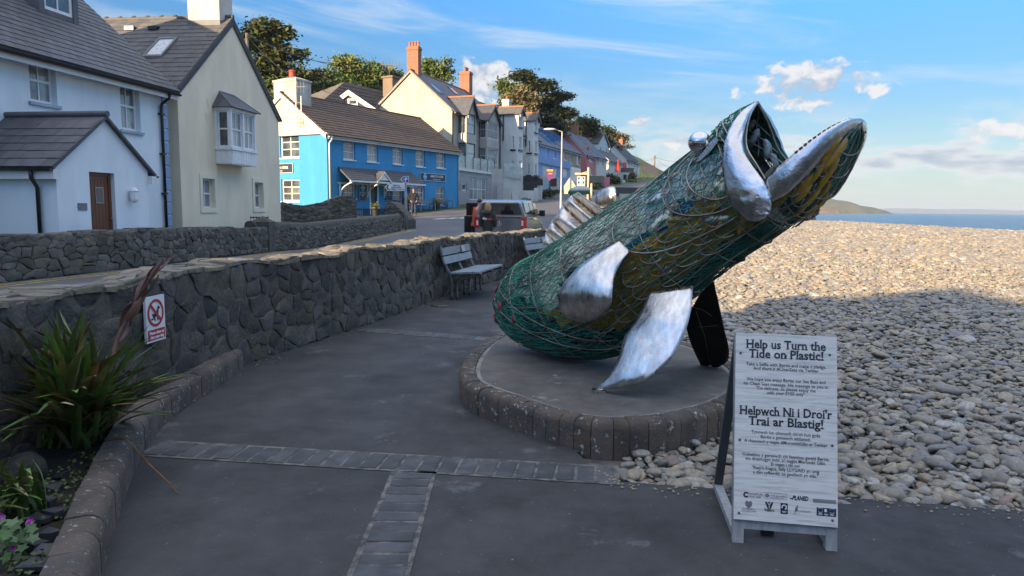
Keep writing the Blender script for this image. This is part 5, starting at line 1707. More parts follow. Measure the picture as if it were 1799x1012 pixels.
px_block(yard, 'pier', z4, 472, 522, 768, 950, 67.5, .7, M_WWALL)
px_block(yard, 'pier_cap', z4, 466, 528, 735, 772, 67.4, .9, mat('dark_cap', (.03, .03, .032), rough=.8))
px_block(yard, 'slate_coping', z4, 332, 515, 728, 770, 68.2, .5, MATS['dark_cap'])
px_block(yard, 'slate_coping', z4, 335, 470, 780, 840, 66.4, .6, MATS['dark_cap'])
px_block(yard, 'pier', z4, 606, 660, 785, 905, 72.5, .6, M_WWALL)
px_block(yard, 'pier', z4, 655, 690, 800, 900, 73.5, .4, M_WWALL)
px_block(yard, 'pier_cap', z4, 600, 664, 750, 788, 72.4, .8, mat('red_cap', (.10, .03, .025), rough=.8))
for q in ((145, 215, 598, 690), (216, 322, 600, 706)):
    px_block(yard, 'balustrade', z4, *q, 66.3, .03, M_GLZ)
gate, f_, r_ = px_block(yard, 'rail_panel', z4, 523, 602, 722, 815, 70.0, .03, M_GLZ)
px_block(yard, 'rail_panel', z4, 655, 690, 745, 810, 73.0, .03, M_GLZ)
px_block(yard, 'pier', z4, 20, 132, 655, 985, 60.8, .4, M_VGREY)
px_block(yard, 'pier', z4, 75, 130, 800, 985, 60.2, .5, M_GREYC)
sb, f_, r_ = px_block(yard, 'notice', z4, 566, 627, 660, 715, 69.0, .03, mat('purple_notice', (.16, .03, .14), rough=.5))
m = MB(); f_.box(m, r_[0], r_[1], lerp(r_[2], r_[3], .62), lerp(r_[2], r_[3], .98), .001, .012); f_.box(m, lerp(r_[0], r_[1], .25), lerp(r_[0], r_[1], .9), lerp(r_[2], r_[3], .1), lerp(r_[2], r_[3], .3), .001, .012); m.build('notice_band', mat('notice_yellow', (.5, .28, .05), rough=.5), sb)
m = MB(); m.tube([f_.p((r_[0] + r_[1]) / 2, r_[2], -.06), f_.p((r_[0] + r_[1]) / 2, r_[2] - 1.9, -.06)], .05, 5); m.build('notice_post', M_BLACK, sb)

# ================================================================ smaller houses up the street
M_SBLUE = render_mat('cornflower_render', (.21, .34, .58), .92)
M_TAN = render_mat('tan_render', (.34, .29, .22), .88)
M_PINK = render_mat('pink_render', (.56, .20, .22), .92)
M_PWHITE = render_mat('offwhite_render', (.60, .58, .54), .92)
M_ICE = render_mat('ice_blue_render', (.50, .58, .62), .94)
M_SOLAR = mat('solar_panel', (.06, .17, .40), (.05, .14, .34), rough=.12, spec=.9)
def street_house(name, label, f, corner, Yc, h, x_end, zg, eave_px, ridge, depth, wm, rm, wins, fm=M_UPVC, lwins=(), glass=M_NET, coursem=None, verge=.1):
    fr = Fr(atY(*f(*corner), Yc), h)
    e = fr.at(*f(*x_end))[0]
    ze_ = fr.at(*f(*eave_px))[1]
    ws = [fr.rectc(f, *q) for q in wins]
    lf_ = Fr(fr.p(0, 0, -depth), h + 90)
    lws = [lf_.rectc(f, *q) for q in lwins]
    root, roof, lf2, rf2 = gabled(name, label, fr, 0, e, zg, ze_, ze_ + ridge, depth, wm, rm, holes=ws, lholes=lws, eave=.25, verge=verge, coursem=coursem)
    for w_ in ws: window(fr, root, w_, 2, 1, fm=fm, rec=.1, fw=.09, bw=.06, split=False, glass=glass)
    for w_ in lws: window(lf2, root, w_, 1, 2, fm=fm, rec=.1, fw=.09, bw=.06, split=False, glass=glass)
    return root, roof, fr, e, ze_
sol, solr, fs1, e1, ze1 = street_house('cottage', 'cornflower blue house with solar panels and first floor balcony', z4, (484, 500), 86.0, 20.0, (708, 500), 3.9, (490, 396), 3.0, 7.5, M_SBLUE, M_SLATE, [(486, 506, 438, 540), (560, 582, 450, 545), (631, 654, 466, 555)])
def solar(root, fr, ze, k, s0, s1, o0, o1):
    n = max(1, int(round((s1 - s0) / 1.1)))
    for i in range(n):
        a, b = lerp(s0, s1, i / n) + .015, lerp(s0, s1, (i + 1) / n) - .015
        pt = lambda s, o, hgt: fr.p(s, ze - o * k + .06 + hgt, o)
        MB().hexa([pt(a, o0, .04), pt(b, o0, .04), pt(b, o1, .04), pt(a, o1, .04), pt(a, o0, .09), pt(b, o0, .09), pt(b, o1, .09), pt(a, o1, .09)]).build('solar_panel', M_SOLAR, root)
k1 = 3.0 / 3.75
solar(sol, fs1, ze1, k1, e1 * .12, e1 * .97, -2.2, -3.55)
solar(sol, fs1, ze1, k1, e1 * .6, e1 * .98, -.5, -1.9)
# ground floor bay front and parapet
obl = 1.4
fq = Fr(fs1.p(0, 0, obl), 20.0)
ra = fq.at(*z4(484, 600))[0]; rb = fq.at(*z4(795, 600))[0]; zp0 = fq.at(*z4(640, 628))[1]; zp1 = fq.at(*z4(640, 560))[1]
ww = [fq.rectc(z4, 525, 612, 632, 735), fq.rectc(z4, 622, 676, 650, 760), fq.rectc(z4, 725, 778, 655, 740)]
m = MB(); wall_face(fq, m, ra, rb, 3.6, zp0, ww); ql = Fr(fq.p(ra, 0, -obl), 110.0); wall_face(ql, m, 0, obl, 3.6, zp0); m.build('front_bay', M_SBLUE, sol)
m = MB(); fq.box(m, ra - .1, rb + .1, zp0 + .002, zp1, -obl, .12); m.build('parapet', M_SBLUE, sol)
for i, w_ in enumerate(ww): window(fq, sol, w_, (4, 2, 3)[i], 2, rec=.08, fw=.09, bw=.06, sill=False, split=False, glass=M_NET)
tan, tanr, fs2_, e2, ze2 = street_house('cottage', 'tan rendered house with solar panels between blue and pink houses', z4, (706, 560), 95.5, 20.0, (905, 560), 4.6, (720, 452), 3.0, 7.5, M_TAN, M_SLATE, [(733, 758, 492, 570), (802, 822, 510, 608), (862, 890, 520, 615)])
solar(tan, fs2_, ze2, .8, .2, e2 * .9, -.9, -3.3)
m = MB()
fq2 = Fr(fs2_.p(0, 0, 1.2), 20.0); a0 = fq2.at(*z4(800, 700))[0]; a1_ = fq2.at(*z4(900, 700))[0]; zt_ = fq2.at(*z4(850, 645))[1]
fq2.box(m, a0, a1_, 4.0, zt_, -1.2, 0); m.build('conservatory', M_UPVC, tan)
m = MB(); fq2.box(m, a0 + .3, a1_, 4.9, zt_ - .25, .003, .02); m.build('pane', M_NET, tan)
chp = chimney(sol, fs1.p(e1 + .3, 0, -3.75), 1.2, .9, ze1 + 2, ze1 + 4.2, 20, render_mat('pale_pink_stack', (.62, .42, .36)), pots=2)
pk_, pkr, fs3, e3, ze3 = street_house('cottage', 'pink house with grey slate roof and small garden parasol', z5, (208, 420), 108.0, 22.0, (326, 450), 6.2, (215, 345), 3.6, 7.0, M_PINK, M_SLATE, [(238, 278, 358, 436), (298, 316, 378, 448), (232, 272, 508, 590), (300, 348, 512, 600)])
chimney(pk_, fs3.p(e3 - .5, 0, -3.5), 1.1, .9, ze3 + 2.4, ze3 + 4.9, 20, M_BRICK, pots=1)
MB().tube([fs3.p(.2, ze3 + .6, .1), fs3.p(.2, ze3 + 1.3, .1)], .2, 6).build('finial', M_BRICK, pk_)
ow, owr, fs4, e4, ze4 = street_house('cottage', 'narrow off-white cottage joined to the pink house', z5, (327, 450), 112.0, 22.0, (442, 450), 6.6, (340, 372), 3.4, 7.0, M_PWHITE, M_SLATE, [(328, 350, 378, 480), (388, 408, 388, 490)])
m = MB(); q = fs4.p(1.4, 6.4, 3.0); m.lathe([(.02, 0), (.03, 1.9)], q, 6); m.lathe([(.42, 1.1), (.3, 1.8), (.1, 2.7), (.02, 3.0)], q, 10)
tag(m.build('parasol', mat('red_canvas', (.55, .04, .03), rough=.8), None, loc=q), 'closed red garden parasol in front of the off-white cottage', 'parasol')
# tall ice blue gable with orange ridge: its ridge runs across the view
fi = Fr(atY(*z5(330, 300), 128.0), 22.0)
gi0 = fi.at(*z5(330, 300))[0]; gi1 = fi.at(*z5(472, 300))[0]; zi_e = fi.at(*z5(336, 215))[1]; zi_a = fi.at(*z5(404, 80))[1]
flx = Fr(fi.p(gi0, 0, -16), 112.0)
gw_ = gi1 - gi0
wi = [fi.rectc(z5, 362, 384, 258, 330), fi.rectc(z5, 404, 416, 300, 338), fi.rectc(z5, 436, 452, 280, 360)]
ice, icer, _, irf = gabled('chapel_house', 'tall ice blue gable house with orange ridge behind the pink cottage', flx, 0, 16, 7.0, zi_e, zi_a, gw_, M_ICE, mat('dark_grey_roof', (.085, .085, .09), rough=.8), rholes=[w_ for w_ in wi], eave=.1, verge=.3, coursem=M_RIDGE, fascia=mat('cream_verge', (.6, .5, .38), rough=.8))
for w_ in wi: window(fi, ice, w_, 1, 2, rec=.1, fw=.12, sill=False, split=False)
w1_, w1r, fs5, e5, ze5 = street_house('cottage', 'white cottage with pale slate roof beyond the ice blue gable', z5, (468, 480), 128.0, 22.0, (640, 500), 8.0, (475, 412), 3.2, 7.0, M_PWHITE, M_SLATEW, [(468, 482, 432, 492), (500, 516, 438, 496), (535, 558, 446, 505), (580, 596, 455, 510)])
w2_, w2r, fs6, e6, ze6 = street_house('cottage', 'white house with black slate roof, last of the row', z5, (680, 480), 146.0, 22.0, (838, 480), 9.4, (690, 404), 4.0, 8.5, M_PWHITE, mat('black_slate', (.03, .03, .033), rough=.7), [(698, 716, 418, 490), (735, 750, 428, 494), (768, 784, 436, 500), (800, 814, 442, 505), (790, 806, 565, 620)])
chimney(w2_, fs6.p(.4, 0, -4.2), 1.1, .9, ze6 + 2.5, ze6 + 5.0, 22, render_mat('stone_stack', (.42, .30, .20)), pots=2)
chimney(w2_, fs6.p(e6 - .4, 0, -4.2), 1.0, .8, ze6 + 2.5, ze6 + 5.2, 22, M_BRICK, pots=1)
an, f_, r_ = px_block(w2_, 'annexe_wall', z5, 590, 740, 560, 660, 136.0, 4.0, M_PWHITE)
m = MB(); f_.box(m, lerp(r_[0], r_[1], .35), lerp(r_[0], r_[1], .6), r_[2], lerp(r_[2], r_[3], .75), .003, .03); f_.box(m, lerp(r_[0], r_[1], .7), lerp(r_[0], r_[1], .82), lerp(r_[2], r_[3], .1), lerp(r_[2], r_[3], .7), .003, .03); m.build('annexe_window', M_GLASS, an)
px_block(w2_, 'balcony_rail', z5, 580, 765, 505, 565, 136.5, .05, mat('brown_balustrade', (.12, .10, .085), rough=.7))
px_block(w2_, 'garden_wall', z5, 680, 835, 685, 720, 138.0, .4, M_PWHITE)
px_block(w2_, 'garden_wall', z5, 612, 662, 650, 735, 128.0, .6, M_ICE)
fl_, f_, r_ = px_block(w2_, 'banner', z5, 636, 680, 442, 480, 135.0, .03, mat('red_banner', (.55, .10, .12), rough=.6))
far, farr, fs7, e7, ze7 = street_house('cottage', 'low white cottage with dark purple slate roof at the street end', z5, (842, 640), 190.0, 78.0, (1080, 640), 11.6, (960, 612), 3.2, 9.0, M_PWHITE, mat('purple_slate', (.055, .045, .052), rough=.75), [(880, 905, 622, 650), (960, 990, 625, 650)])
# walls and shrubs margin along the pavement
px_block(pk_, 'garden_wall', z5, 248, 415, 600, 690, 98.0, .5, render_mat('lichen_wall', (.20, .18, .13)))
px_block(pk_, 'garden_wall', z5, 405, 482, 615, 735, 100.0, .5, M_PINK)
# kiosk roofs on the shore side
kio = thing('kiosk', 'cream flat-roofed kiosk on the shore side behind the fish', 'kiosk', atY(1100, 350, 46))
px_block(kio, 'wall', z5, 548, 900, 765, 900, 46.0, 3.5, render_mat('kiosk_cream', (.62, .58, .44)))
px_block(kio, 'roof', z5, 535, 920, 738, 766, 45.9, 3.8, mat('kiosk_roof', (.06, .058, .055), rough=.85))
_, f_, r_ = px_block(kio, 'awning', z5, 605, 780, 812, 838, 45.3, .8, render_mat('kiosk_awning', (.40, .42, .34)))
px_block(kio, 'hatch', z5, 620, 760, 838, 885, 45.95, .1, mat('hatch_wood', (.16, .10, .05), rough=.7))

# ================================================================ garden walls by the cottages
FW = [(-9.7, -2), (-9.0, 8), tuple(G(0, 497, .3)[:2]), tuple(G(149, 481, .3)[:2]), tuple(G(285, 465, .27)[:2]), tuple(G(388, 451, .21)[:2]), tuple(G(470, 442, .18)[:2])]
fwl = Line(catmull(FW, 6))
M_FST = mat('garden_wall_stone', (0.085, 0.078, 0.066), (0.125, 0.11, 0.09), rough=0.9, scale=5, rand=0.4, bump=0.9, bscale=18, bdist=0.02, spots=((.24, .23, .20), 9, .68))
M_FMO = mat('garden_wall_mortar', (.065, .06, .052), (.095, .088, .075), rough=.95, scale=6, bump=1, bscale=16, bdist=.02, spots=((.16, .15, .13), 4, .66))
def line_wall(name, label, line, h0, h1, th, zf, cw, ch, sm, mm, limit=300, cope=None, top=None):
    t = thing(name, label, 'wall', (*line.at(line.L / 2)[:2], 0))
    hf = top or (lambda s: lerp(h0, h1, s / line.L))
    def mp(s, z, o):
        x, y, dx_, dy_ = line.at(s)
        return (x + dy_ * o, y - dx_ * o, float(zf(y)) + z)
    rings = []
    for s in np.linspace(0, line.L, 50):
        h = hf(s)
        if cope == 'round': rings.append([mp(s, -.3, -.01), mp(s, h - .16, -.01), mp(s, h - .05, .015 - .06), mp(s, h, -th * .35), mp(s, h, -th * .65), mp(s, h - .05, -th + .04), mp(s, h - .16, -th), mp(s, -.3, -th)])
        else: rings.append([mp(s, -.3, -.01), mp(s, h, -.01), mp(s, h + .02, -th / 2), mp(s, h, -th), mp(s, -.3, -th)])
    MB().loft(rings, capa=True, capb=True).build('core', mm, t, smooth=(cope == 'round'), auto=50)
    H_ = max(hf(0), hf(line.L), hf(line.L / 2)) + .02
    pts_ = rubble_points(line.L, H_, cw, ch, .4)
    rubble(t, 'stone', voronoi(pts_, 0, line.L, 0, H_, cw / ch), mp, .008, .02, sm, limit=limit, clipf=lambda s, z: z < hf(s) - (.2 if cope == 'round' else .0))
    return t, mp
gw1, mp1 = line_wall('garden_wall', 'dark rubble garden wall with upright coping in front of the blue cottage', fwl, .72, .74, .35, rz, .30, .17, M_FST, M_FMO)
pts_ = [(x, .5) for x in np.arange(.1, fwl.L, .26)]
for x in np.arange(.1, fwl.L - .1, .24):                   # upright coping stones
    if fwl.at(x)[1] < 9.5: continue
    a, b, h = x + .01, x + .24 - random.uniform(.01, .03), random.uniform(.0, .05)
    m = MB(); m.hexa([mp1(a, .58, .02), mp1(b, .58, .02), mp1(b, .58, -.37), mp1(a, .58, -.37), mp1(a, .76 + h, .01), mp1(b, .76 + h, .01), mp1(b, .76 + h, -.36), mp1(a, .76 + h, -.36)])
    m.build('coping_stone', M_FST, gw1, bevel=.02)
FW2 = [(-8.15, 22.6), (-7.55, 25), (-6.95, 28.2), (-6.0, 32.0), (-5.42, 34.8)]
fw2 = Line(catmull(FW2, 6))
line_wall('garden_wall', 'rendered-top dark stone wall curving towards the direction sign', fw2, .98, .80, .4, rz, .26, .13, M_FST, M_FMO, cope='round', limit=200)
m = MB(); q = (-8.05, 23.0, .1)
m.hexa([(q[0] - .3, q[1] - .3, 0), (q[0] + .3, q[1] - .3, 0), (q[0] + .3, q[1] + .3, 0), (q[0] - .3, q[1] + .3, 0), (q[0] - .3, q[1] - .3, 1.1), (q[0] + .3, q[1] - .3, 1.1), (q[0] + .3, q[1] + .3, 1.1), (q[0] - .3, q[1] + .3, 1.1)])
m.add([(q[0] - .3, q[1] - .3, 1.1), (q[0] + .3, q[1] - .3, 1.1), (q[0] + .3, q[1] + .3, 1.1), (q[0] - .3, q[1] + .3, 1.1), (q[0], q[1], 1.28)], [(0, 1, 4), (1, 2, 4), (2, 3, 4), (3, 0, 4)])
tag(m.build('gate_pier', M_FMO, None, loc=q), 'squat dark rendered pier where the two garden walls meet', 'pier')
# tall rubble wall and pillar beside the pub
pa, pb_ = atY(470, 380, 33.5), atY(627, 380, 36.5)
pw = Line([pa[:2], pb_[:2]])
pwt = lambda s: interp(s / pw.L, [0, .12, .4, .62, .8, .93, 1.0], [1.55, 1.50, 1.38, 1.55, 1.88, 1.92, 1.72])
line_wall('rubble_wall', 'tall rubble wall with wavy top between cream house and pub', pw, 1.5, 1.8, .45, lambda y: .25, .34, .14, M_FST, M_FMO, top=pwt)
qa_, qb_ = atY(676, 380, 36.5), atY(716, 392, 35.6)
pw2 = Line([qa_[:2], qb_[:2]])
line_wall('rubble_wall', 'short rounded rubble wall end behind the direction sign', pw2, 1.4, .5, .6, lambda y: .45, .3, .15, M_FST, M_FMO, top=lambda s: interp(s / pw2.L, [0, .15, .4, .7, 1.0], [1.25, 1.42, 1.36, .95, .55]))
m = MB()                                                   # iron railing and gate by the pub terrace
for i in range(14):
    q = np.array(atY(632 + i * 3.6, 378, 38.0)); m.tube([(q[0], q[1], .5), (q[0], q[1], 1.55)], .012, 4)
q0_, q1_ = atY(630, 356, 38), atY(680, 356, 38)
for z in (.75, 1.5): m.tube([(q0_[0], q0_[1], z), (q1_[0], q1_[1], z)], .015, 4)
tag(m.build('railing', M_BLACK, None, loc=(q0_[0], q0_[1], .6)), 'thin black iron railing between the two rubble walls', 'railing')
m = MB()
q = atY(456, 392, 25.0)
for i in range(7): m.tube([(q[0] - .3 + i * .1, q[1], .9), (q[0] - .3 + i * .1, q[1], 1.24)], .012, 4)
m.tube([(q[0] - .32, q[1], 1.2), (q[0] + .32, q[1], 1.2)], .02, 4)
tag(m.build('iron_gate', M_BLACK, None, loc=(q[0], q[1], .5)), 'small black iron gate in front of the cream house', 'gate')

m = MB()                                                   # unseen lean-to block added behind the camera, shaped to shade the fish
pr_ = [(-19.4, 0), (-12.3, 0), (-12.3, 7.45), (-19.4, 5.2)]
m.add([(x, y, z) for y in (-12.0, -15.5) for x, z in pr_], [(0, 1, 2, 3), (7, 6, 5, 4), (0, 4, 5, 1), (1, 5, 6, 2), (2, 6, 7, 3), (3, 7, 4, 0)])
tag(m.build('shade_lean_to', M_PWHITE, None, loc=(-16, -13, 0)), 'white lean-to house behind the viewpoint that shades the fish', 'house')
# unseen low terrace added behind the camera to shade the path
fo_ = Fr((-19.5, -10.0), 93.0)
gabled('terrace_house', 'long low terrace behind the viewpoint that shades the path', fo_, 0, 27, .1, 2.8, 4.75, 8.0, M_VWHITE, M_SLATE, holes=[(x, x + 1.1, 1.1, 2.3) for x in np.arange(2, 25, 3.2)], cat='house')

# ================================================================ the fish sculpture
FT0 = np.array([0.54, 6.55, 0.0])
FA = R_(45)
FH = np.array([math.cos(FA), -math.sin(FA), 0.0])          # where the head points, on plan
FL = np.array([math.sin(FA), math.cos(FA), 0.0])           # across the body, away from us
def FP(u, v, l=0.0):
    r = ray(u, v)
    t = ((FT0 + FL * l - cC) @ FL) / (r @ FL)
    return cC + r * t
fish = thing('fish_sculpture', 'giant open-mouthed fish sculpture of steel wire, green net and plastic waste', 'sculpture', (0.9, 6.2, 0.2))
M_STEEL = mat('hammered_steel', (0.60, 0.60, 0.61), (0.48, 0.48, 0.50), rough=0.10, metal=1.0, scale=5, bump=0.45, bscale=34, bdist=0.010, rvar=.06)
M_BRUSH = mat('brushed_steel', (0.68, 0.66, 0.63), (0.48, 0.465, 0.45), rough=0.33, metal=1.0, scale=9, bump=0.5, bscale=40, bdist=0.004, stretch=(1.4, 1.4, .16), rvar=.10)
M_DARKREF = mat('steel_dark_reflection', (0.045, 0.035, 0.028), (0.03, 0.024, 0.02), rough=0.5, metal=.6, scale=4)  # same steel as the near fin, its dark reflections put into the base colour
M_WIRE = mat('steel_wire', (0.42, 0.39, 0.34), (0.22, 0.17, 0.13), rough=0.42, metal=0.85, scale=4)
M_NETG = mat('green_net', (0.014, 0.21, 0.135), (0.008, 0.11, 0.078), rough=0.75, scale=5)
M_PCREAM = mat('plastic_cream', (0.78, 0.74, 0.56), (0.62, 0.60, 0.48), rough=0.35, scale=6, bump=.4, bscale=18, bdist=.02)
M_PCLEAR = mat('plastic_clear', (0.62, 0.68, 0.70), (0.42, 0.48, 0.50), rough=0.12, scale=5, bump=.7, bscale=22, bdist=.02, spec=.8)
M_PYEL = mat('plastic_yellow', (0.50, 0.27, 0.018), (0.32, 0.165, 0.012), rough=0.4, scale=5, bump=.4, bscale=14, bdist=.02)
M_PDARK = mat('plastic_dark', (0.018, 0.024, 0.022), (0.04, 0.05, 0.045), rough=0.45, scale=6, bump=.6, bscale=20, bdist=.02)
M_PBLUE_ = mat('plastic_blue', (0.015, 0.06, 0.19), (0.01, 0.035, 0.10), rough=0.35, scale=5)
M_PRED = mat('plastic_red', (0.42, 0.03, 0.03), rough=0.35)
STA = list(zip([(890, 500), (902, 480), (918, 458), (955, 438), (1007, 406), (1058, 372), (1108, 342), (1155, 314), (1200, 280), (1242, 248), (1277, 215)],
               [(893, 548), (908, 592), (957, 620), (1030, 634), (1095, 625), (1148, 587), (1202, 538), (1253, 495), (1306, 455), (1348, 428), (1385, 402)]))
_C, _D, _R = [], [], []
for (a, b) in STA:
    p_, q_ = FP(*a), FP(*b)
    _C.append((p_ + q_) / 2); _D.append((p_ - q_) / 2 * .965); _R.append(np.array([np.linalg.norm((p_ - q_) / 2) * .80]))
_R[0] *= 1.25; _R[1] *= 1.1
KS = 10
cC_, cD_, cR_ = catmull(_C, KS), catmull(_D, KS), catmull(_R, KS)
cC_, cD_, cR_ = np.array(cC_), np.array(cD_), np.array(cR_)[:, 0]
def body(a, th, k=1.0):
    x = min(max(a, 0), 10) * KS
    i = min(int(x), len(cC_) - 2); t = x - i
    c, d_, r = lerp(cC_[i], cC_[i + 1], t), lerp(cD_[i], cD_[i + 1], t), lerp(cR_[i], cR_[i + 1], t)
    return c + k * (math.cos(th) * d_ - math.sin(th) * r * FL)
def curve_px(pts, n):                                      # (u, v, l) control points -> n world points + l
    P_ = np.array(catmull([np.array(p, float) for p in pts], 12))
    d_ = np.concatenate([[0], np.cumsum(np.linalg.norm(np.diff(P_[:, :2], axis=0), axis=1))])
    out = []
    for x in np.linspace(0, d_[-1], n):
        out.append([np.interp(x, d_, P_[:, k]) for k in range(3)])
    return out
def W3(q, dl=0.0): return FP(q[0], q[1], q[2] + dl)
# ---- inside: crushed plastic packed behind the net, zoned by colour
NA, NT = 90, 56
def zone(a, th):
    d_ = math.degrees(th) % 360
    s = d_ if d_ <= 180 else 360 - d_
    n = mnoise.noise(Vector((a * .9, s * .04, 2.0))) * 10 + mnoise.noise(Vector((a * 2.6, s * .1, 7.0))) * 7
    if a < 1.6 + n * .03: return 3
    s2 = s + n
    if s2 < 78:
        return 0 if a < 6.6 + n * .05 else 1
    if s2 < 94: return 4 if (5.8 < a < 8.4 and s2 > 85) else (0 if a > 3 else 3)
    if s2 < 146 and a > 3.2 + (s2 - 96) * .03: return 2
    return 3
inner_m = [MB() for _ in range(5)]
grid = [[body(a, th, .925 + .03 * mnoise.noise(Vector((a * 2.2, math.cos(th) * 3, math.sin(th) * 3)))) for th in np.linspace(0, 2 * math.pi, NT + 1)] for a in np.linspace(0.05, 9.9, NA)]
As = np.linspace(0.05, 9.9, NA)
for i in range(NA - 1):
    for j in range(NT):
        z = zone((As[i] + As[i + 1]) / 2, (j + .5) / NT * 2 * math.pi)
        inner_m[z].add([grid[i][j], grid[i + 1][j], grid[i + 1][j + 1], grid[i][j + 1]], [(0, 1, 2, 3)])
inner_m[3].poly([grid[0][j] for j in range(NT)])
PM = [M_PCREAM, M_PCLEAR, M_PYEL, M_PDARK, M_PBLUE_]
random.seed(5)
for _ in range(420):
    a = random.uniform(.6, 9.7); th = random.uniform(0, 2 * math.pi)
    z = zone(a, th)
    if random.random() < .12: z = random.choice((0, 1, 3, 4))
    c = body(a, th, .90)
    t = Vector(body(min(a + .2, 10), th, .9) - body(max(a - .2, 0), th, .9)).normalized()
    q = t.to_track_quat('Z', 'Y').to_matrix() @ Matrix.Rotation(random.uniform(-.6, .6), 3, 'X')
    r = random.uniform(.028, .048)
    inner_m[z].blob(c, (r, r * random.uniform(.6, 1), r * random.uniform(1.4, 3.0)), 8, 6, rot=q, jit=.12)
for z, nm in enumerate(('cream_plastic', 'clear_bottles', 'yellow_plastic', 'dark_plastic', 'blue_plastic')):
    tag(inner_m[z].build(nm, PM[z], fish, smooth=True), kind='stuff')
m = MB()
for a, th in ((.5, 1.2), (.8, 1.0), (1.6, 1.5), (2.2, 1.75), (.9, 1.9), (9.3, .5)):
    m.blob(body(a, th, .96), (.03, .03, .05), 8, 5, jit=.2)
m.build('red_plastic', M_PRED, fish, smooth=True)

# ---- jaws
UR = [(1345, 325, -.36), (1325, 292, -.36), (1306, 255, -.30), (1313, 207, -.17), (1330, 181, 0.0)]
URG = [(1257, 232, 0), (1276, 214, 0), (1296, 199, 0), (1315, 187, 0), (1331, 179, 0)]
LRM = [(1346, 338, -.36), (1392, 292, -.36), (1440, 246, -.31), (1485, 220, -.19), (1511, 213, 0.0)]
LKL = [(1385, 402, 0), (1425, 370, 0), (1462, 322, 0), (1493, 268, 0), (1512, 220, 0)]
NJ = 24
cu_n, cu_r = curve_px(UR, NJ), curve_px(URG, NJ)
cl_n, cl_k = curve_px(LRM, NJ), curve_px(LKL, NJ)
def jaw(nc, kc):
    def f(t, ph, k=1.0):
        x = min(max(t, 0), 1) * (NJ - 1); i = min(int(x), NJ - 2); w_ = x - i
        n_ = [lerp(nc[i][q], nc[i + 1][q], w_) for q in range(3)]; kk = [lerp(kc[i][q], kc[i + 1][q], w_) for q in range(3)]
        Np, Kp = W3(n_), W3(kk)
        Mp = Np - FL * n_[2]
        return Mp + k * (math.cos(ph) * (Np - Mp) + math.sin(ph) * (Kp - Mp))
    return f
ujaw, ljaw = jaw(cu_n, cu_r), jaw(cl_n, cl_k)
def jaw_shell(f, k, mtl, name, t0=0.0, t1=1.0, jit=.0):
    rings = [[f(t, p_, k + jit * mnoise.noise(Vector((t * 6, p_ * 3, k)))) for p_ in np.linspace(0, math.pi, 20)] for t in np.linspace(t0, t1, 22)]
    return MB().loft(rings, closed=False).build(name, mtl, fish, smooth=True)
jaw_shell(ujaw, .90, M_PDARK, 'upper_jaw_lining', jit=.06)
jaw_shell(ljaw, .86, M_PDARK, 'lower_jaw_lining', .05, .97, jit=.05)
m = MB()                                                   # yellow bottles in the lower jaw
for _ in range(15):
    t = random.uniform(.12, .72); ph = random.uniform(.35, 1.9)
    c = ljaw(t, ph, .9); d_ = Vector(ljaw(t + .05, ph) - ljaw(t - .05, ph)).normalized()
    q = d_.to_track_quat('Z', 'Y').to_matrix()
    r = random.uniform(.028, .045)
    m.blob(c, (r, r * .8, r * random.uniform(2, 3.4)), 8, 6, rot=q, jit=.1)
m.build('yellow_plastic', M_PYEL, fish, smooth=True)
m = MB()                                                   # bottles seen in the open mouth
for _ in range(8):
    t = random.uniform(.05, .6); ph = random.uniform(.5, 2.9)
    c = ujaw(t, ph, random.uniform(.72, .88)); d_ = Vector(ujaw(min(t + .1, 1), ph) - ujaw(t - .05, ph)).normalized()
    q = d_.to_track_quat('Z', 'Y').to_matrix() @ Matrix.Rotation(random.uniform(-.5, .5), 3, 'X')
    r = random.uniform(.025, .04)
    m.blob(c, (r, r * .85, r * random.uniform(2, 3)), 8, 6, rot=q, jit=.12)
tag(m.build('mouth_bottles', M_PCLEAR, fish, smooth=True), kind='stuff')
# throat
m = MB()
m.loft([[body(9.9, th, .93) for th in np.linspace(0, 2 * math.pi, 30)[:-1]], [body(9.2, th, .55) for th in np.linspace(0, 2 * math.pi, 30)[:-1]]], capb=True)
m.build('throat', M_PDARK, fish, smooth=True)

# ---- net: knotted diamonds of green twine
def net(f, na, nt_, a0, a1, th0, th1, jit, r, k, seed, closed=True):
    rnd = random.Random(seed)
    nodes = []
    for i in range(na + 1):
        row = []
        for j in range(nt_ + (0 if closed else 1)):
            a = a0 + (a1 - a0) * (i + rnd.uniform(-jit, jit)) / na
            t = th0 + (th1 - th0) * (j + (.5 if i % 2 else 0) + rnd.uniform(-jit, jit)) / nt_
            row.append(f(a, t, k + rnd.uniform(-.012, .012)))
        nodes.append(row)
    m = MB()
    nn_ = len(nodes[0])
    for i in range(na):
        for j in range(nn_):
            for dj in ((0, -1) if i % 2 == 0 else (0, 1)):
                j2 = j + dj
                if closed: j2 %= nn_
                elif not 0 <= j2 < nn_: continue
                p_, q_ = nodes[i][j], nodes[i + 1][j2]
                if rnd.random() < .03: continue
                mid = (p_ + q_) / 2 + np.array([rnd.uniform(-.006, .006) for _ in range(3)])
                m.tube([p_, mid, q_], r, 3, cap=False)
    return m
def netpart(m): return tag(m.build('net', M_NETG, fish), kind='stuff')
netpart(net(body, 60, 66, .02, 10.0, 0, 2 * math.pi, .38, .0031, 1.0, 1))
netpart(net(body, 40, 42, .05, 10.0, 0, 2 * math.pi, .45, .0026, .985, 2))
netpart(net(body, 24, 58, .05, 4.4, 0, 2 * math.pi, .48, .0030, 1.004, 9))
netpart(net(body, 34, 60, .05, 3.4, 0, 2 * math.pi, .45, .003, .995, 3))
netpart(net(ujaw, 16, 22, 0.0, .97, 0, math.pi, .4, .0030, 1.0, 4, closed=False))
netpart(net(ujaw, 12, 16, 0.0, .95, .2, math.pi - .2, .4, .0030, .80, 5, closed=False))
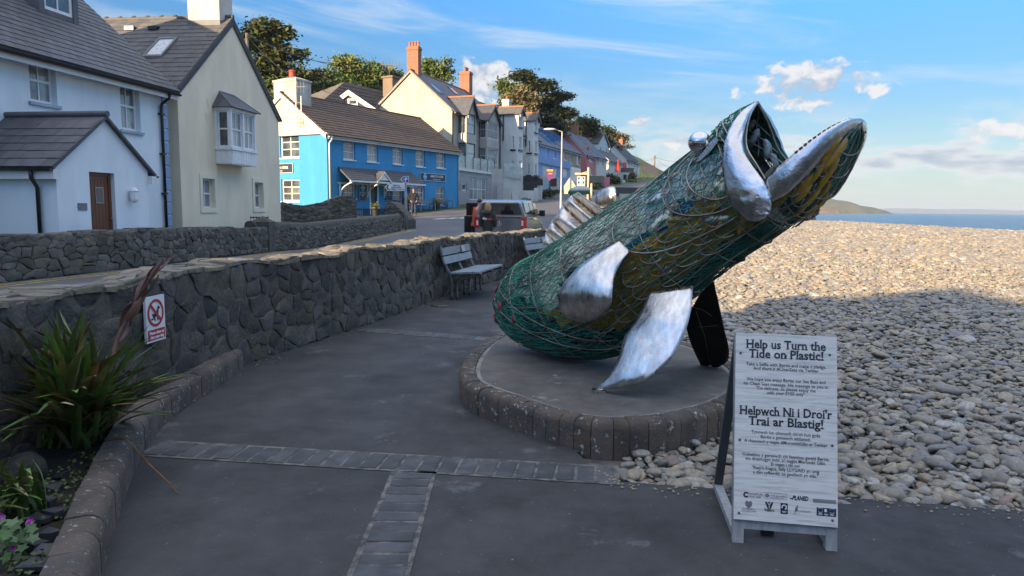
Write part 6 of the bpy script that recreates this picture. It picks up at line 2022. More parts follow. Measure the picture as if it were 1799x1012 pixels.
netpart(net(ljaw, 18, 20, 0.0, .97, 0, math.pi, .4, .0030, 1.0, 6, closed=False))

# ---- steel wires
def wire(pts, r=.0052, name='hoop'): return MB().tube(pts, r, 5).build(name, M_WIRE, fish, smooth=True)
for a in (.25, .8, 1.5, 2.3, 3.2, 4.2, 5.3, 6.5, 7.8, 9.0, 9.9):
    MB().tube([body(a, t, 1.006) for t in np.linspace(0, 2 * math.pi, 49)[:-1]], .0048, 5, close=True).build('hoop', M_WIRE, fish, smooth=True)
for d_ in (8, 24, 40, 56, 72, 92, 112, 128, 140, 150, 160, 170, 180, 200, 225, 260, 300, 335):
    w0 = .45 * math.sin(d_)
    wire([body(a, R_(d_) + .10 * math.sin(a * .6 + d_) , 1.008) for a in np.linspace(.1, 9.9, 44)], .0045, 'stringer')
for d0, d1, a0, a1 in ((20, 150, .2, 4.5), (60, 175, .3, 5), (120, 30, .2, 4.2), (170, 80, .3, 4.6), (30, 80, 1, 6), (150, 110, 2, 9.5), (95, 60, .1, 2.5)):
    wire([body(lerp(a0, a1, t), R_(lerp(d0, d1, t)), 1.012) for t in np.linspace(0, 1, 30)], .0042, 'diagonal_wire')
def arc_on(a0, th0, ra, rt, p0, p1, r, name, n=22, k=1.015):
    wire([body(a0 + ra * math.cos(p), th0 + rt * math.sin(p), k) for p in np.linspace(p0, p1, n)], r, name)
for i in range(7):                                         # overlapping scale loops on the near flank
    for j in range(6):
        a = 4.7 + i * .66; d_ = 52 + j * 15 + (7 if i % 2 else 0)
        arc_on(a, R_(d_), .46, R_(10.5), math.pi * .5, math.pi * 1.5, .0042, 'scale_wire', 14)
for a0, ra, rt in ((9.6, 2.1, 42), (9.2, 3.4, 52), (9.7, 1.3, 34)):   # gill covers
    arc_on(a0, R_(72), ra, R_(rt), math.pi * .5, math.pi * 1.5, .007, 'gill_wire', 30, 1.02)
for t in (.15, .35, .55, .75):
    wire([ljaw(t, p_, 1.01) for p_ in np.linspace(0, math.pi, 16)], .005, 'jaw_hoop')
    wire([ujaw(t, p_, 1.01) for p_ in np.linspace(0, math.pi, 16)], .005, 'jaw_hoop')
for p_ in (.45, .8, 1.15, 1.5, 1.9, 2.4):
    wire([ljaw(t, p_, 1.012) for t in np.linspace(0, 1, 20)], .0045, 'jaw_wire')
for i in range(5):
    for j in range(3):
        t0, p0 = .14 + i * .15, .45 + j * .42
        wire([ljaw(t0 + .09 * math.cos(q), p0 + .3 * math.sin(q), 1.016) for q in np.linspace(math.pi * .5, math.pi * 1.5, 12)], .004, 'scale_wire')
for t in (.2, .42, .62):
    wire([ujaw(t, p_, .74) for p_ in np.linspace(.15, math.pi - .15, 16)], .0045, 'mouth_wire')
for p_ in (.7, 1.2, 1.8, 2.3):
    wire([ujaw(t, p_, .74) for t in np.linspace(0, .92, 16)], .0045, 'mouth_wire')
for p_ in (0.0, math.pi):
    wire([ujaw(t, p_, .86) for t in np.linspace(0, 1, 20)], .008, 'lip_rod')

# ---- steel plates
def plate(name, oc, ic, n, nc, bulge, mtl, th=.010, mirror=False, wob=0.0, backm=None):
    A_, B_ = curve_px(oc, n), curve_px(ic, n)
    rings = []
    for i in range(n):
        ring = []
        for j in range(nc + 1):
            w_ = j / nc
            q = [lerp(A_[i][x], B_[i][x], w_) for x in range(3)]
            b_ = bulge * math.sin(math.pi * w_) * min(1, math.sin(math.pi * min(max(i / (n - 1), .03), .97)) * 1.5)
            P_ = W3(q, -b_ + wob * mnoise.noise(Vector((i * .35, j * .6, bulge))))
            if mirror: P_ = P_ + FL * (-2 * ((P_ - FT0) @ FL))
            ring.append(P_)
        rings.append(ring)
    o = MB().loft(rings, closed=False).build(name, [mtl, backm or mtl], fish, smooth=True)
    md_ = o.modifiers.new('thickness', 'SOLIDIFY')
    md_.thickness = th
    md_.offset = 0
    return o
MXO = [(1331, 178, 0.0), (1304, 196, -.17), (1283, 225, -.29), (1272, 258, -.36), (1270, 295, -.40), (1276, 335, -.42), (1290, 366, -.42), (1312, 386, -.41), (1336, 388, -.40), (1350, 375, -.40)]
MXI = [(1331, 181, 0.0), (1314, 206, -.17), (1305, 238, -.28), (1306, 264, -.34), (1318, 287, -.38), (1333, 307, -.40), (1347, 329, -.40), (1354, 350, -.40), (1354, 366, -.40), (1350, 375, -.40)]
plate('upper_lip', MXO, MXI, 44, 10, .034, M_STEEL, .012, wob=.012)
plate('upper_lip', MXO, MXI, 44, 10, .055, M_STEEL, .012, mirror=True, wob=.012)
LJO = [(1345, 314, -.39), (1380, 283, -.40), (1420, 249, -.36), (1460, 222, -.28), (1492, 209, -.15), (1512, 209, 0.0)]
LJI = [(1352, 356, -.39), (1380, 342, -.40), (1409, 315, -.36), (1443, 279, -.29), (1480, 243, -.17), (1513, 214, 0.0)]
plate('lower_lip', LJO, LJI, 36, 6, .03, M_STEEL, .012, wob=.006)
plate('lower_lip', LJO, LJI, 36, 6, .03, M_STEEL, .012, mirror=True, wob=.006)
tq = curve_px(LJO, 60)
m = MB()
for i in range(20, 56, 3):                                 # teeth along the near lip
    a_, b_ = W3(tq[i]), W3(tq[min(i + 2, 59)])
    tip = W3((tq[i][0] - 2, tq[i][1] - 4, tq[i][2]))
    m.add([a_ - FL * .012, b_ - FL * .012, tip, a_ + FL * .012, b_ + FL * .012], [(0, 1, 2), (4, 3, 2), (1, 4, 2), (3, 0, 2), (0, 3, 4, 1)])
m.build('teeth', M_STEEL, fish)
PFL = [(1088, 424, -.47), (1050, 446, -.55), (1014, 472, -.63), (986, 506, -.70), (981, 528, -.70), (988, 552, -.64), (1006, 562, -.58), (1026, 566, -.55)]
PFR = [(1107, 441, -.47), (1093, 458, -.54), (1081, 482, -.61), (1076, 510, -.68), (1074, 532, -.69), (1064, 550, -.63), (1048, 560, -.58), (1028, 566, -.55)]
plate('pectoral_fin', PFL, PFR, 30, 10, .035, M_BRUSH, .008, wob=.006)
plate('pectoral_fin', PFL, PFR, 30, 10, .035, M_BRUSH, .008, mirror=True, wob=.02)
VFL = [(1140, 514, -.36), (1122, 555, -.46), (1098, 590, -.54), (1089, 622, -.61), (1074, 656, -.68), (1048, 684, -.735)]
VFR = [(1217, 502, -.30), (1213, 550, -.40), (1197, 600, -.50), (1170, 640, -.60), (1122, 674, -.69), (1048, 686, -.735)]
plate('pelvic_fin', VFL, VFR, 34, 12, .03, M_BRUSH, .008, wob=.005)
FFL = [(1243, 495, .30), (1222, 530, .40), (1206, 562, .48), (1210, 592, .57), (1222, 622, .66), (1232, 643, .735)]
FFR = [(1254, 495, .30), (1264, 540, .42), (1273, 582, .52), (1280, 612, .62), (1278, 634, .70), (1262, 645, .735)]
plate('pelvic_fin', FFL, FFR, 34, 12, -.03, M_DARKREF, .008, wob=.012)
wire([FP(u, v, l) for u, v, l in ((1208, 537, .38), (1235, 545, .44), (1258, 560, .5), (1270, 578, .53))], .004, 'fin_rib')
wire([FP(u, v, l) for u, v, l in ((1225, 575, .5), (1248, 573, .5), (1262, 572, .5))], .003, 'fin_rib')
wire([FP(u, v, l) for u, v, l in ((1222, 545, .42), (1238, 590, .55), (1246, 635, .7))], .003, 'fin_rib')
# dorsal fin folded like an accordion
z9 = zz(930, 310, 7.231)
FOLD = [((255, 885), (170, 865), 0), ((265, 872), (195, 812), -.08), ((325, 838), (215, 715), .06), ((425, 780), (262, 656), -.08), ((475, 748), (300, 565), .06), ((592, 668), (355, 513), -.08), ((680, 608), (440, 372), .06), ((782, 538), (505, 312), -.08), ((848, 500), (556, 252), .06), ((940, 442), (637, 214), -.08)]
for i in range(len(FOLD) - 1):
    rows = []
    for w_ in np.linspace(0, 1, 5):
        row = []
        for h_ in np.linspace(0, 1.06, 7):
            q = []
            for b_, t_, l_ in (FOLD[i], FOLD[i + 1]):
                u0, v0 = z9(*b_); u1, v1 = z9(*t_)
                q.append((lerp(u0, u1, h_ * 1.12 - .12), lerp(v0, v1, h_ * 1.12 - .12), l_))
            row.append(FP(*[lerp(q[0][x], q[1][x], w_) for x in range(2)], lerp(q[0][2], q[1][2], w_) + .16 * h_ + .006 * mnoise.noise(Vector((i * 3 + w_ * 4, h_ * 6, 1)))))
        rows.append(row)
    o = MB().loft(rows, closed=False).build('dorsal_spine_plate', M_BRUSH, fish, smooth=True)
    md_ = o.modifiers.new('thickness', 'SOLIDIFY'); md_.thickness = .005; md_.offset = 0
D2L = [(*z9(770, 300), .02), (*z9(860, 215), .01), (*z9(960, 150), 0), (*z9(1060, 125), 0), (*z9(1090, 135), 0)]
D2R = [(*z9(880, 465), .02), (*z9(955, 425), .01), (*z9(1030, 385), 0), (*z9(1100, 340), 0), (*z9(1118, 325), 0)]
plate('rear_dorsal_fin', D2L, D2R, 16, 6, .03, M_BRUSH, .006, wob=.01)
# eyes
for sgn in (1, -1):
    c = FP(1229, 250, -.31)
    if sgn < 0: c = c + FL * (-2 * ((c - FT0) @ FL))
    bm = MB(); bm.blob(c, .082, 24, 16); e_ = bm.build('eye', mat('eye_chrome', (.72, .72, .73), rough=.04, metal=1, scale=3), fish, smooth=True)
    q = [FP(u, v, -.31) for u, v in ((1262, 240), (1266, 248), (1252, 266), (1232, 284), (1226, 284), (1238, 268), (1250, 252))]
    if sgn < 0: q = [p_ + FL * (-2 * ((p_ - FT0) @ FL)) for p_ in q]
    o = MB().poly(q).build('eye_socket', M_STEEL, e_)
    md_ = o.modifiers.new('thickness', 'SOLIDIFY'); md_.thickness = .06; md_.offset = 0
# feet plates bolting the fins down
for q in (G(1052, 685, .21), G(1252, 640, .21)):
    m = MB(); m.box(q[0] - .05, q[0] + .05, q[1] - .05, q[1] + .05, .199, .214); m.build('foot_plate', M_BRUSH, fish)

# ================================================================ A-frame notice
F1, F2 = np.array([1.10, 3.29, 0.0]), np.array([1.575, 3.205, 0.0])
R1 = np.array([1.185, 3.93, 0.0])
bx = (F2 - F1) / np.linalg.norm(F2 - F1)
back = np.array([-bx[1], bx[0], 0.0])
TOPH, LEAN = 1.02, 0.25
bu = np.array([0, 0, TOPH]) + back * LEAN
bu /= np.linalg.norm(bu)
bn = np.cross(bx, bu)                                      # towards the reader
def bpx(u, v):
    r = ray(u, v); t = ((F1 - cC) @ bn) / (r @ bn); q = cC + r * t
    return float((q - F1) @ bx), float((q - F1) @ bu)
cs_ = [bpx(1287, 584), bpx(1463, 592), bpx(1477, 925), bpx(1294, 913)]
bx0, bx1 = (cs_[0][0] + cs_[3][0]) / 2, (cs_[1][0] + cs_[2][0]) / 2
by1, by0 = (cs_[0][1] + cs_[1][1]) / 2, (cs_[2][1] + cs_[3][1]) / 2
BW, BH = bx1 - bx0, by1 - by0
def bp(x, y, o=0.0): return tuple(F1 + bx * x + bu * y + bn * o)
aboard = thing('notice_board', 'grey white A-frame notice about plastic standing on the path edge', 'sign', tuple(F1))
def plank_material():
    m = bpy.data.materials.new('whitewashed_planks')
    m.use_nodes = True
    t = m.node_tree; b = t.nodes['Principled BSDF']
    b.inputs['Roughness'].default_value = .6
    g = N(t, 'ShaderNodeNewGeometry')
    mp = N(t, 'ShaderNodeMapping'); mp.inputs['Scale'].default_value = (5, 5, 85)
    t.links.new(g.outputs['Position'], mp.inputs[0])
    n = N(t, 'ShaderNodeTexNoise', i_Scale=1.0, i_Detail=8, i_Roughness=.7, i_Distortion=.4); t.links.new(mp.outputs[0], n.inputs['Vector'])
    mp2 = N(t, 'ShaderNodeMapping'); mp2.inputs['Scale'].default_value = (3, 3, 14)
    t.links.new(g.outputs['Position'], mp2.inputs[0])
    n2 = N(t, 'ShaderNodeTexNoise', i_Scale=1.3, i_Detail=5, i_Roughness=.65); t.links.new(mp2.outputs[0], n2.inputs['Vector'])
    c = MIX(t, MR(t, n.outputs[0], .42, .68), (.72, .69, .63), (.50, .475, .435))
    c = MIX(t, MR(t, n2.outputs[0], .55, .72, 0, .8), c, (.80, .77, .71))
    c = MIX(t, MR(t, n2.outputs[0], .22, .36, .6, 0), c, (.34, .32, .31))
    t.links.new(c, b.inputs['Base Color'])
    return m
m = MB()
pts = [(bx0, by0), (bx1, by0), (bx1, by1), (bx0, by1)]
m.hexa([bp(x, y, -.006) for x, y in pts] + [bp(x, y, .012) for x, y in pts])
panel = m.build('panel', plank_material(), aboard)
M_FRAME = mat('grey_timber', (.34, .34, .33), (.25, .25, .245), rough=.7, scale=4, bump=.3, bscale=40, stretch=(8, 8, 1))
M_FRAMED = mat('dark_frame', (.085, .09, .09), (.06, .062, .062), rough=.6, scale=4)
for a in (bx0 - .002, bx1 - .05):                          # front uprights behind the panel
    m = MB(); m.hexa([bp(x, y, o) for y, in ((0,), (by1 - .01,)) for x, o in ((a, -.05), (a + .052, -.05), (a + .052, -.007), (a, -.007))]); m.build('leg', M_FRAME, aboard)
m = MB(); m.hexa([bp(x, y, o) for y in (by0 - .045, by0 - .004) for x, o in ((bx0 + .05, -.045), (bx1 - .05, -.045), (bx1 - .05, -.01), (bx0 + .05, -.01))]); m.build('rail', M_FRAME, aboard)
topb = F1 + bu * (by1 - .02) - bn * .03
for a in (bx0, bx1 - .045):                                # rear legs and the ground bars
    tp = topb + bx * a; ft_ = R1 + bx * a - back * .0
    sw_ = bx * .045
    m = MB(); th = back * .03
    m.hexa([ft_, ft_ + sw_, ft_ + sw_ + th, ft_ + th, tp, tp + sw_, tp + sw_ + th, tp + th]); m.build('rear_leg', M_FRAMED, aboard)
    m = MB(); f_0 = F1 + bx * a + back * .03 + np.array([0, 0, .012]); f_1 = ft_ + np.array([0, 0, .012]); hz_ = np.array([0, 0, .035])
    m.hexa([f_0, f_0 + sw_, f_1 + sw_, f_1, f_0 + hz_, f_0 + sw_ + hz_, f_1 + sw_ + hz_, f_1 + hz_]); m.build('ground_bar', M_FRAME, aboard)
for x, y in ((.05, .89), (.93, .90), (.05, .42), (.95, .42), (.05, .035), (.95, .035), (.5, .885)):
    MB().blob(bp(bx0 + BW * x, by0 + BH * y, .014), (.006, .006, .006), 8, 5).build('bolt', mat('bolt_grey', (.12, .12, .12), metal=.7, rough=.4), aboard, smooth=True)
M_INK = mat('sign_ink', (.022, .024, .03), rough=.6)
M_GINK = mat('sign_grey_ink', (.17, .17, .18), rough=.6)
def serifs(V, Fc, size, k=.08):
    """slab serifs where a stem ends on the base line, at x-height or at cap height"""
    out = []
    tris = [[V[i] for i in f] for f in Fc]
    def scan(y):
        iv = []
        for t in tris:
            xs_ = []
            for i in range(len(t)):
                (x0, y0), (x1, y1) = t[i], t[(i + 1) % len(t)]
                if (y0 - y) * (y1 - y) < 0: xs_.append(x0 + (x1 - x0) * (y - y0) / (y1 - y0))
            if len(xs_) >= 2: iv.append((min(xs_), max(xs_)))
        iv.sort()
        mg = []
        for a, b in iv:
            if mg and a <= mg[-1][1] + 1e-4: mg[-1] = (mg[-1][0], max(b, mg[-1][1]))
            else: mg.append((a, b))
        return mg
    ys_ = [v[1] for v in V]
    top = max(ys_); bot = min(ys_)
    cap = .70 * size
    for y, s_, d_ in ((.02 * size, -.05 * size, 1), (cap - .03 * size, cap + .06 * size, -1)):
        beyond = scan(s_)
        for a, b in scan(y):
            if b - a > .24 * size or b - a < .03 * size: continue
            mid = (a + b) / 2
            if any(p_ - .02 * size <= mid <= q_ + .02 * size for p_, q_ in beyond): continue
            e = (k if abs(y - .505 * size) > .01 * size else .035) * size
            y0_ = (y - .02 * size) if d_ > 0 else (y + .03 * size)
            y1_ = y0_ + d_ * .05 * size
            out.append(((a - e, min(y0_, y1_)), (b + e, max(y0_, y1_))))
    return out
def sign_line(s, vfrac, wfrac, hsize, bold, cx_=.5, mtl=None, serif=True, slope=-.02, italic=0.0, name='lettering'):
    V, Fc = text_mesh(s, hsize, hsize * bold, shear=italic)
    if not V: return
    xs_ = [v[0] for v in V]; w0 = max(xs_) - min(xs_); kx = BW * wfrac / w0; mid = (max(xs_) + min(xs_)) / 2
    V = [((x - mid), y) for x, y in V]
    m = MB()
    T = lambda x, y, o: bp(bx0 + BW * cx_ + x * kx, by0 + BH * (1 - vfrac) + y, o)
    m.add([T(x, y, .0132) for x, y in V], Fc)
    if serif:
        for (a, c), (b, d_) in serifs(V, Fc, hsize):
            m.add([T(a, c, .0136), T(b, c, .0136), T(b, d_, .0136), T(a, d_, .0136)], [(0, 1, 2, 3)])
    m.build(name, mtl or M_INK, panel)
HB = BH * .066
SB = BH * .0250
for s, v, w_ in (("Help us Turn the", .080, .785), ("Tide on Plastic!", .132, .735), ("Helpwch Ni i Droi'r", .442, .90), ("Trai ar Blastig!", .496, .73)):
    sign_line(s, v, w_, HB, .024)
for s, v, w_ in (("Take a Selfie with Bertie and make a pledge.", .176, .79), ("And share it #CleanSeas via Twitter", .198, .645), ("We hope you enjoy Bertie our Sea Bass and", .258, .775), ("his Clean Seas message. His message to you is:", .282, .83), ("\"I'm delicate, so please enjoy me", .305, .585), ("with your EYES only\"", .328, .375),
               ("Tynnwch lun ohonoch chi'ch hun gyda", .541, .67), ("Bertie a gwnewch adduned.", .565, .485), ("A rhannwch y neges #MoroeddGl\u00e2n ar Twitter", .590, .81), ("Gobeithio y gwnewch chi fwynhau gweld Bertie,", .662, .845), ("ein draenogyn m\u00f4r, a'i neges Moroedd Gl\u00e2n.", .684, .78), ("Ei neges i chi yw:", .706, .28), ("\"Rwy'n fregus, felly LLYGAID yn unig", .730, .655), ("a dim cyffwrdd, os gwelwch yn dda.\"", .754, .63)):
    sign_line(s, v, w_, SB, .008, serif=False)
# logo strip
def brect(x0, x1, v0, v1, mtl, o=.0131, name='logo'):
    q = [(x0, v1), (x1, v1), (x1, v0), (x0, v0)]
    return MB().poly([bp(bx0 + BW * x, by0 + BH * (1 - v), o) for x, v in q]).build(name, mtl, panel)
def ringlogo(x, v, r, frac, a0, a1, mtl, o=.0133):
    m = MB(); n_ = 18
    for i in range(n_):
        t0, t1 = lerp(a0, a1, i / n_), lerp(a0, a1, (i + 1) / n_)
        m.add([bp(bx0 + BW * x + r * k_ * math.cos(t), by0 + BH * (1 - v) + r * k_ * math.sin(t), o) for t, k_ in ((t0, 1), (t1, 1), (t1, frac), (t0, frac))], [(0, 1, 2, 3)])
    return m.build('logo', mtl, panel)
ringlogo(.12, .868, .014, .45, .6, 5.6, M_INK)
sign_line('moroedd gl\u00e2n', .866, .145, SB * .75, .006, .215, M_GINK, False, name='logo')
sign_line('clean seas', .880, .12, SB * .75, .006, .205, M_GINK, False, name='logo')
for q in ((.30, .515, .848, .8495), (.30, .515, .879, .8805), (.30, .3025, .8495, .879), (.5125, .515, .8495, .879)): brect(*q, M_GINK)
ringlogo(.325, .864, .009, .2, 0, 6.28, M_GINK)
sign_line('cronfa gymunedol', .866, .15, SB * .55, .004, .425, M_GINK, False, name='logo')
sign_line('communities fund', .876, .14, SB * .5, .004, .42, M_GINK, False, name='logo')
sign_line('PLANED', .876, .155, SB * 1.25, .04, .645, M_INK, False, italic=.25, name='logo')
brect(.545, .575, .868, .873, M_INK)
for i in range(5): brect(.765, .985, .862 + i * .004, .865 + i * .004, (M_GINK, mat('grey_band_a', (.3, .29, .29)), mat('grey_band_b', (.22, .2, .22)), M_GINK, MATS['grey_band_a'])[i])
# crest
m = MB(); m.poly([bp(bx0 + BW * .145 + x * .017, by0 + BH * (1 - .918) + y * .020, .0132) for x, y in ((-1, .5), (-.5, .9), (0, .6), (.5, .9), (1, .5), (.85, -.3), (0, -1), (-.85, -.3))]); m.build('logo', M_GINK, panel)
sign_line('Saundersfoot', .945, .12, SB * .6, .006, .145, M_GINK, False, name='logo'); sign_line('Community Council', .956, .145, SB * .6, .006, .145, M_GINK, False, name='logo')
m = MB()
for sgn in (-1, 1): m.poly([bp(bx0 + BW * .345 + sgn * x * .02, by0 + BH * (1 - .917) + y * .018, .0132) for x, y in ((0.05, -1), (.25, -1), (1.0, 1), (.55, 1), (.1, .1))])
m.poly([bp(bx0 + BW * .345 + x * .02, by0 + BH * (1 - .917) + y * .018, .0132) for x, y in ((-.35, 1), (.35, 1), (0, .35))])
m.build('logo', M_INK, panel)
sign_line('Valero', .946, .10, SB * .95, .02, .345, M_INK, False, name='logo')
brect(.455, .525, .897, .953, M_INK)
ringlogo(.49, .918, .013, .55, -1.2, 3.6, M_SWHITE, .0138); brect(.468, .512, .938, .941, M_SWHITE, .0138); brect(.472, .508, .944, .946, M_SWHITE, .0138)
m = MB(); m.poly([bp(bx0 + BW * .615 + x * .014, by0 + BH * (1 - .925) + y * .024, .0132) for x, y in ((-1, -1), (-.6, .3), (.3, 1), (.1, .1), (.9, -.9), (.2, -.2), (-.4, -.4))]); m.build('logo', M_GINK, panel)
sign_line('SUNDERLAND', .936, .105, SB * .55, .004, .69, M_GINK, False, name='logo')
brect(.80, .985, .905, .947, mat('navy_ink', (.012, .018, .05), rough=.5))
for i, x in enumerate((.835, .885, .945)):
    if i == 1: brect(x - .012, x + .012, .910, .926, M_SWHITE, .0138)
    else:
        for k_ in range(12):
            t = k_ / 12 * 2 * math.pi
            MB().poly([bp(bx0 + BW * x + .011 * math.cos(t) + q * .0018 * math.cos(t + 1.57), by0 + BH * (1 - .918) + .011 * math.sin(t) + q2 * .0018, .0139) for q, q2 in ((-1, -1), (1, -1), (1, 1), (-1, 1))]).build('logo', M_SWHITE, panel)
for x in (.835, .89, .945): brect(x - .02, x + .02, .935, .938, M_SWHITE, .0138); brect(x - .016, x + .016, .940, .942, M_SWHITE, .0138)
# slate left under the board
m = MB(); q = G(1345, 938); m.hexa([(q[0] + x, q[1] + y, z) for z in (.004, .03) for x, y in ((-.03, -.02), (.03, -.03), (.035, .02), (-.02, .03))])
tag(m.build('slate_chip', mat('chip', (.03, .032, .036), rough=.6), None, loc=q), 'small dark slate chip lying under the A-frame notice', 'stone')

# ================================================================ plants in the bed
M_LEAF = [mat('flax_green', (.11, .205, .04), (.16, .24, .06), rough=.45, scale=9, stretch=(1, 1, .3)), mat('flax_olive', (.19, .20, .06), (.13, .145, .05), rough=.5, scale=9), mat('flax_brown', (.24, .13, .045), (.15, .075, .03), rough=.6, scale=9), mat('flax_straw', (.42, .33, .18), (.30, .22, .12), rough=.7, scale=9), mat('flax_deep', (.075, .155, .03), (.11, .19, .045), rough=.45, scale=9)]
def blade(P, az_, lean, L, W, droop, tw, n=9):
    """strap leaf with a folded keel; returns a mesh builder"""
    rows = []
    p = Vector(P); a = lean
    d = Vector((math.cos(az_), math.sin(az_), 0))
    side = Vector((-d.y, d.x, 0))
    for i in range(n + 1):
        t = i / n
        w_ = W * (0.55 + 1.1 * t - .3 * t * t) * (1 - max(0, (t - .45) / .55) ** 1.6) + .0008
        s2 = (side * math.cos(tw * t) + Vector((0, 0, 1)) * math.sin(tw * t))
        fwd = d * math.sin(a) + Vector((0, 0, 1)) * math.cos(a)
        nrm = fwd.cross(s2).normalized()
        rows.append([p - s2 * w_ + nrm * w_ * .35, p, p + s2 * w_ + nrm * w_ * .35])
        p = p + fwd * (L / n)
        a += droop / n * (0.4 + 1.2 * t)
    return MB().loft(rows, closed=False)
def leaf_part(parent, mb, mtl, name='leaf'):
    return mb.build(name, mtl, parent, smooth=True)
random.seed(21)
base = G(135, 775, .12)
flax = thing('flax_plant', 'large flax clump with sword leaves and a tall brown flower spike', 'plant', tuple(base))
def toward(u, v, Y, jit=0.0):
    q = atY(u, v, Y); return q
TIPS = [(0, 545, 4.0), (20, 560, 4.3), (72, 545, 4.1), (92, 552, 4.2), (98, 548, 4.0), (150, 540, 4.1), (158, 552, 3.9), (128, 560, 4.3), (245, 575, 4.2), (262, 592, 4.3), (232, 600, 4.0), (298, 628, 4.3), (282, 640, 4.1), (335, 657, 4.3), (328, 660, 4.1), (300, 690, 4.2), (262, 680, 3.9), (262, 640, 4.4), (0, 690, 3.7), (8, 640, 3.7), (0, 720, 3.6), (15, 760, 3.5), (45, 600, 3.9), (120, 600, 4.3), (180, 600, 4.4), (205, 620, 4.4), (55, 640, 3.6), (85, 660, 3.5), (135, 690, 3.4), (170, 660, 3.5), (200, 690, 3.6), (240, 700, 3.8), (60, 700, 3.4), (110, 620, 3.9), (145, 615, 4.0), (75, 605, 4.2), (30, 690, 3.5), (215, 660, 3.7), (190, 640, 3.6), (160, 600, 3.8), (100, 580, 4.0), (40, 580, 4.1)]
def aimed_leaf(parent, B, tip, W, mtl, bend):
    B, tip = Vector(B), Vector(tip)
    d = tip - B
    L = d.length
    hz_ = Vector((d.x, d.y, 0)); hz_ = hz_.normalized() if hz_.length > 1e-4 else Vector((1, 0, 0))
    rows = []
    side = Vector((-hz_.y, hz_.x, 0))
    side = (side * random.uniform(.6, 1) + hz_ * random.uniform(-.5, .5)).normalized()
    n = 9
    for i in range(n + 1):
        t = i / n
        p = B.lerp(tip, t) + Vector((0, 0, 1)) * bend * L * math.sin(math.pi * t) * (1 - .3 * t) - hz_ * bend * .5 * L * math.sin(math.pi * t)
        w_ = W * (.6 + .9 * t - .2 * t * t) * (1 - max(0, (t - .5) / .5) ** 1.7) + .0008
        nrm = (d.cross(side)).normalized()
        rows.append([p - side * w_ + nrm * w_ * .4, p, p + side * w_ + nrm * w_ * .4])
    MB().loft(rows, closed=False).build('leaf', mtl, parent, smooth=True)
for i, (u, v, Y) in enumerate(TIPS):
    for k in range(4):
        tip = atY(u + random.uniform(-22, 22) * (k > 0), v + random.uniform(-8, 40) * (k > 0), Y + random.uniform(-.12, .12))
        b = (base[0] + random.uniform(-.16, .16), base[1] + random.uniform(-.16, .16), .12)
        r = random.random()
        mtl = M_LEAF[0] if r < .38 else M_LEAF[4] if r < .50 else M_LEAF[1] if r < .76 else M_LEAF[2] if r < .88 else M_LEAF[3]
        aimed_leaf(flax, b, tip, random.uniform(.014, .025), mtl, random.uniform(.02, .14))
st = [base + np.array([.02, 0, 0]), atY(185, 690, 4.1), atY(205, 600, 4.15), atY(232, 545, 4.2), atY(255, 505, 4.22), atY(283, 463, 4.25)]
stc = catmull(st, 8)
M_SPIKE = mat('flower_spike', (.12, .055, .04), (.17, .085, .06), rough=.6, scale=14)
MB().tube(stc, [lerp(.016, .006, i / (len(stc) - 1)) for i in range(len(stc))], 7).build('flower_stalk', M_SPIKE, flax, smooth=True)
for k in range(9):                                         # overlapping bracts up the spike
    t = .42 + k * .064
    i = min(int(t * (len(stc) - 1)), len(stc) - 4)
    p0, p1 = Vector(stc[i]), Vector(stc[min(i + 4, len(stc) - 1)])
    d = (p1 - p0); dn = d.normalized()
    sd = dn.orthogonal().normalized(); sd = (Matrix.Rotation(k * 2.4, 3, dn) @ sd)
    w_ = lerp(.034, .013, k / 8)
    rows = []
    for j in range(6):
        tt = j / 5
        c = p0 + dn * (.16 * tt) + sd * (.012 + .02 * math.sin(math.pi * tt * .8))
        s3 = dn.cross(sd) * (w_ * math.sin(math.pi * (tt * .85 + .12)))
        rows.append([c - s3, c + sd * .008, c + s3])
    MB().loft(rows, closed=False).build('bract', M_SPIKE, flax, smooth=True)
# second clump, bottom left
b2 = G(25, 905, .12)
cl = thing('grass_clump', 'smaller green strap-leaved clump low in the left corner of the bed', 'plant', tuple(b2))
for k in range(46):
    u, v = random.uniform(-30, 75), random.uniform(800, 905)
    aimed_leaf(cl, (b2[0] + random.uniform(-.12, .12), b2[1] + random.uniform(-.12, .12), .12), atY(u, v, random.uniform(2.95, 3.3)), random.uniform(.008, .014), M_LEAF[random.choice((0, 0, 4, 1, 3))], random.uniform(.05, .2))
# cranesbill with pink flowers
b3 = G(22, 985, .12)
M_GER = mat('cranesbill_leaf', (.035, .085, .022), (.06, .12, .035), rough=.6, scale=20, rand=.2)
M_PINKF = mat('pink_petal', (.42, .06, .34), (.52, .12, .44), rough=.6, scale=30)
ger = thing('cranesbill', 'low cranesbill with a few magenta flowers in the bottom left corner', 'plant', tuple(b3))
for k in range(70):
    u, v = random.uniform(-25, 62), random.uniform(915, 1040)
    c = Vector(atY(u, v, random.uniform(2.72, 2.98)))
    nrm = Vector((random.uniform(-.5, .5), random.uniform(-.8, .1), random.uniform(.5, 1))).normalized()
    a = nrm.orthogonal().normalized(); b = nrm.cross(a)
    r = random.uniform(.018, .032)
    ring = [c + (a * math.cos(t) + b * math.sin(t)) * r * (1 if j % 2 else .55) + nrm * (.004 if j % 2 else 0) for j, t in enumerate(np.linspace(0, 2 * math.pi, 11)[:-1])]
    MB().add([c, *ring], [(0, 1 + j, 1 + (j + 1) % 10) for j in range(10)]).build('leaf', M_GER, ger, smooth=True)
    if k % 4 == 0: MB().tube([b3 + np.array([random.uniform(-.08, .08), random.uniform(-.1, .1), 0]), c], .0015, 4).build('stem', M_GER, ger)
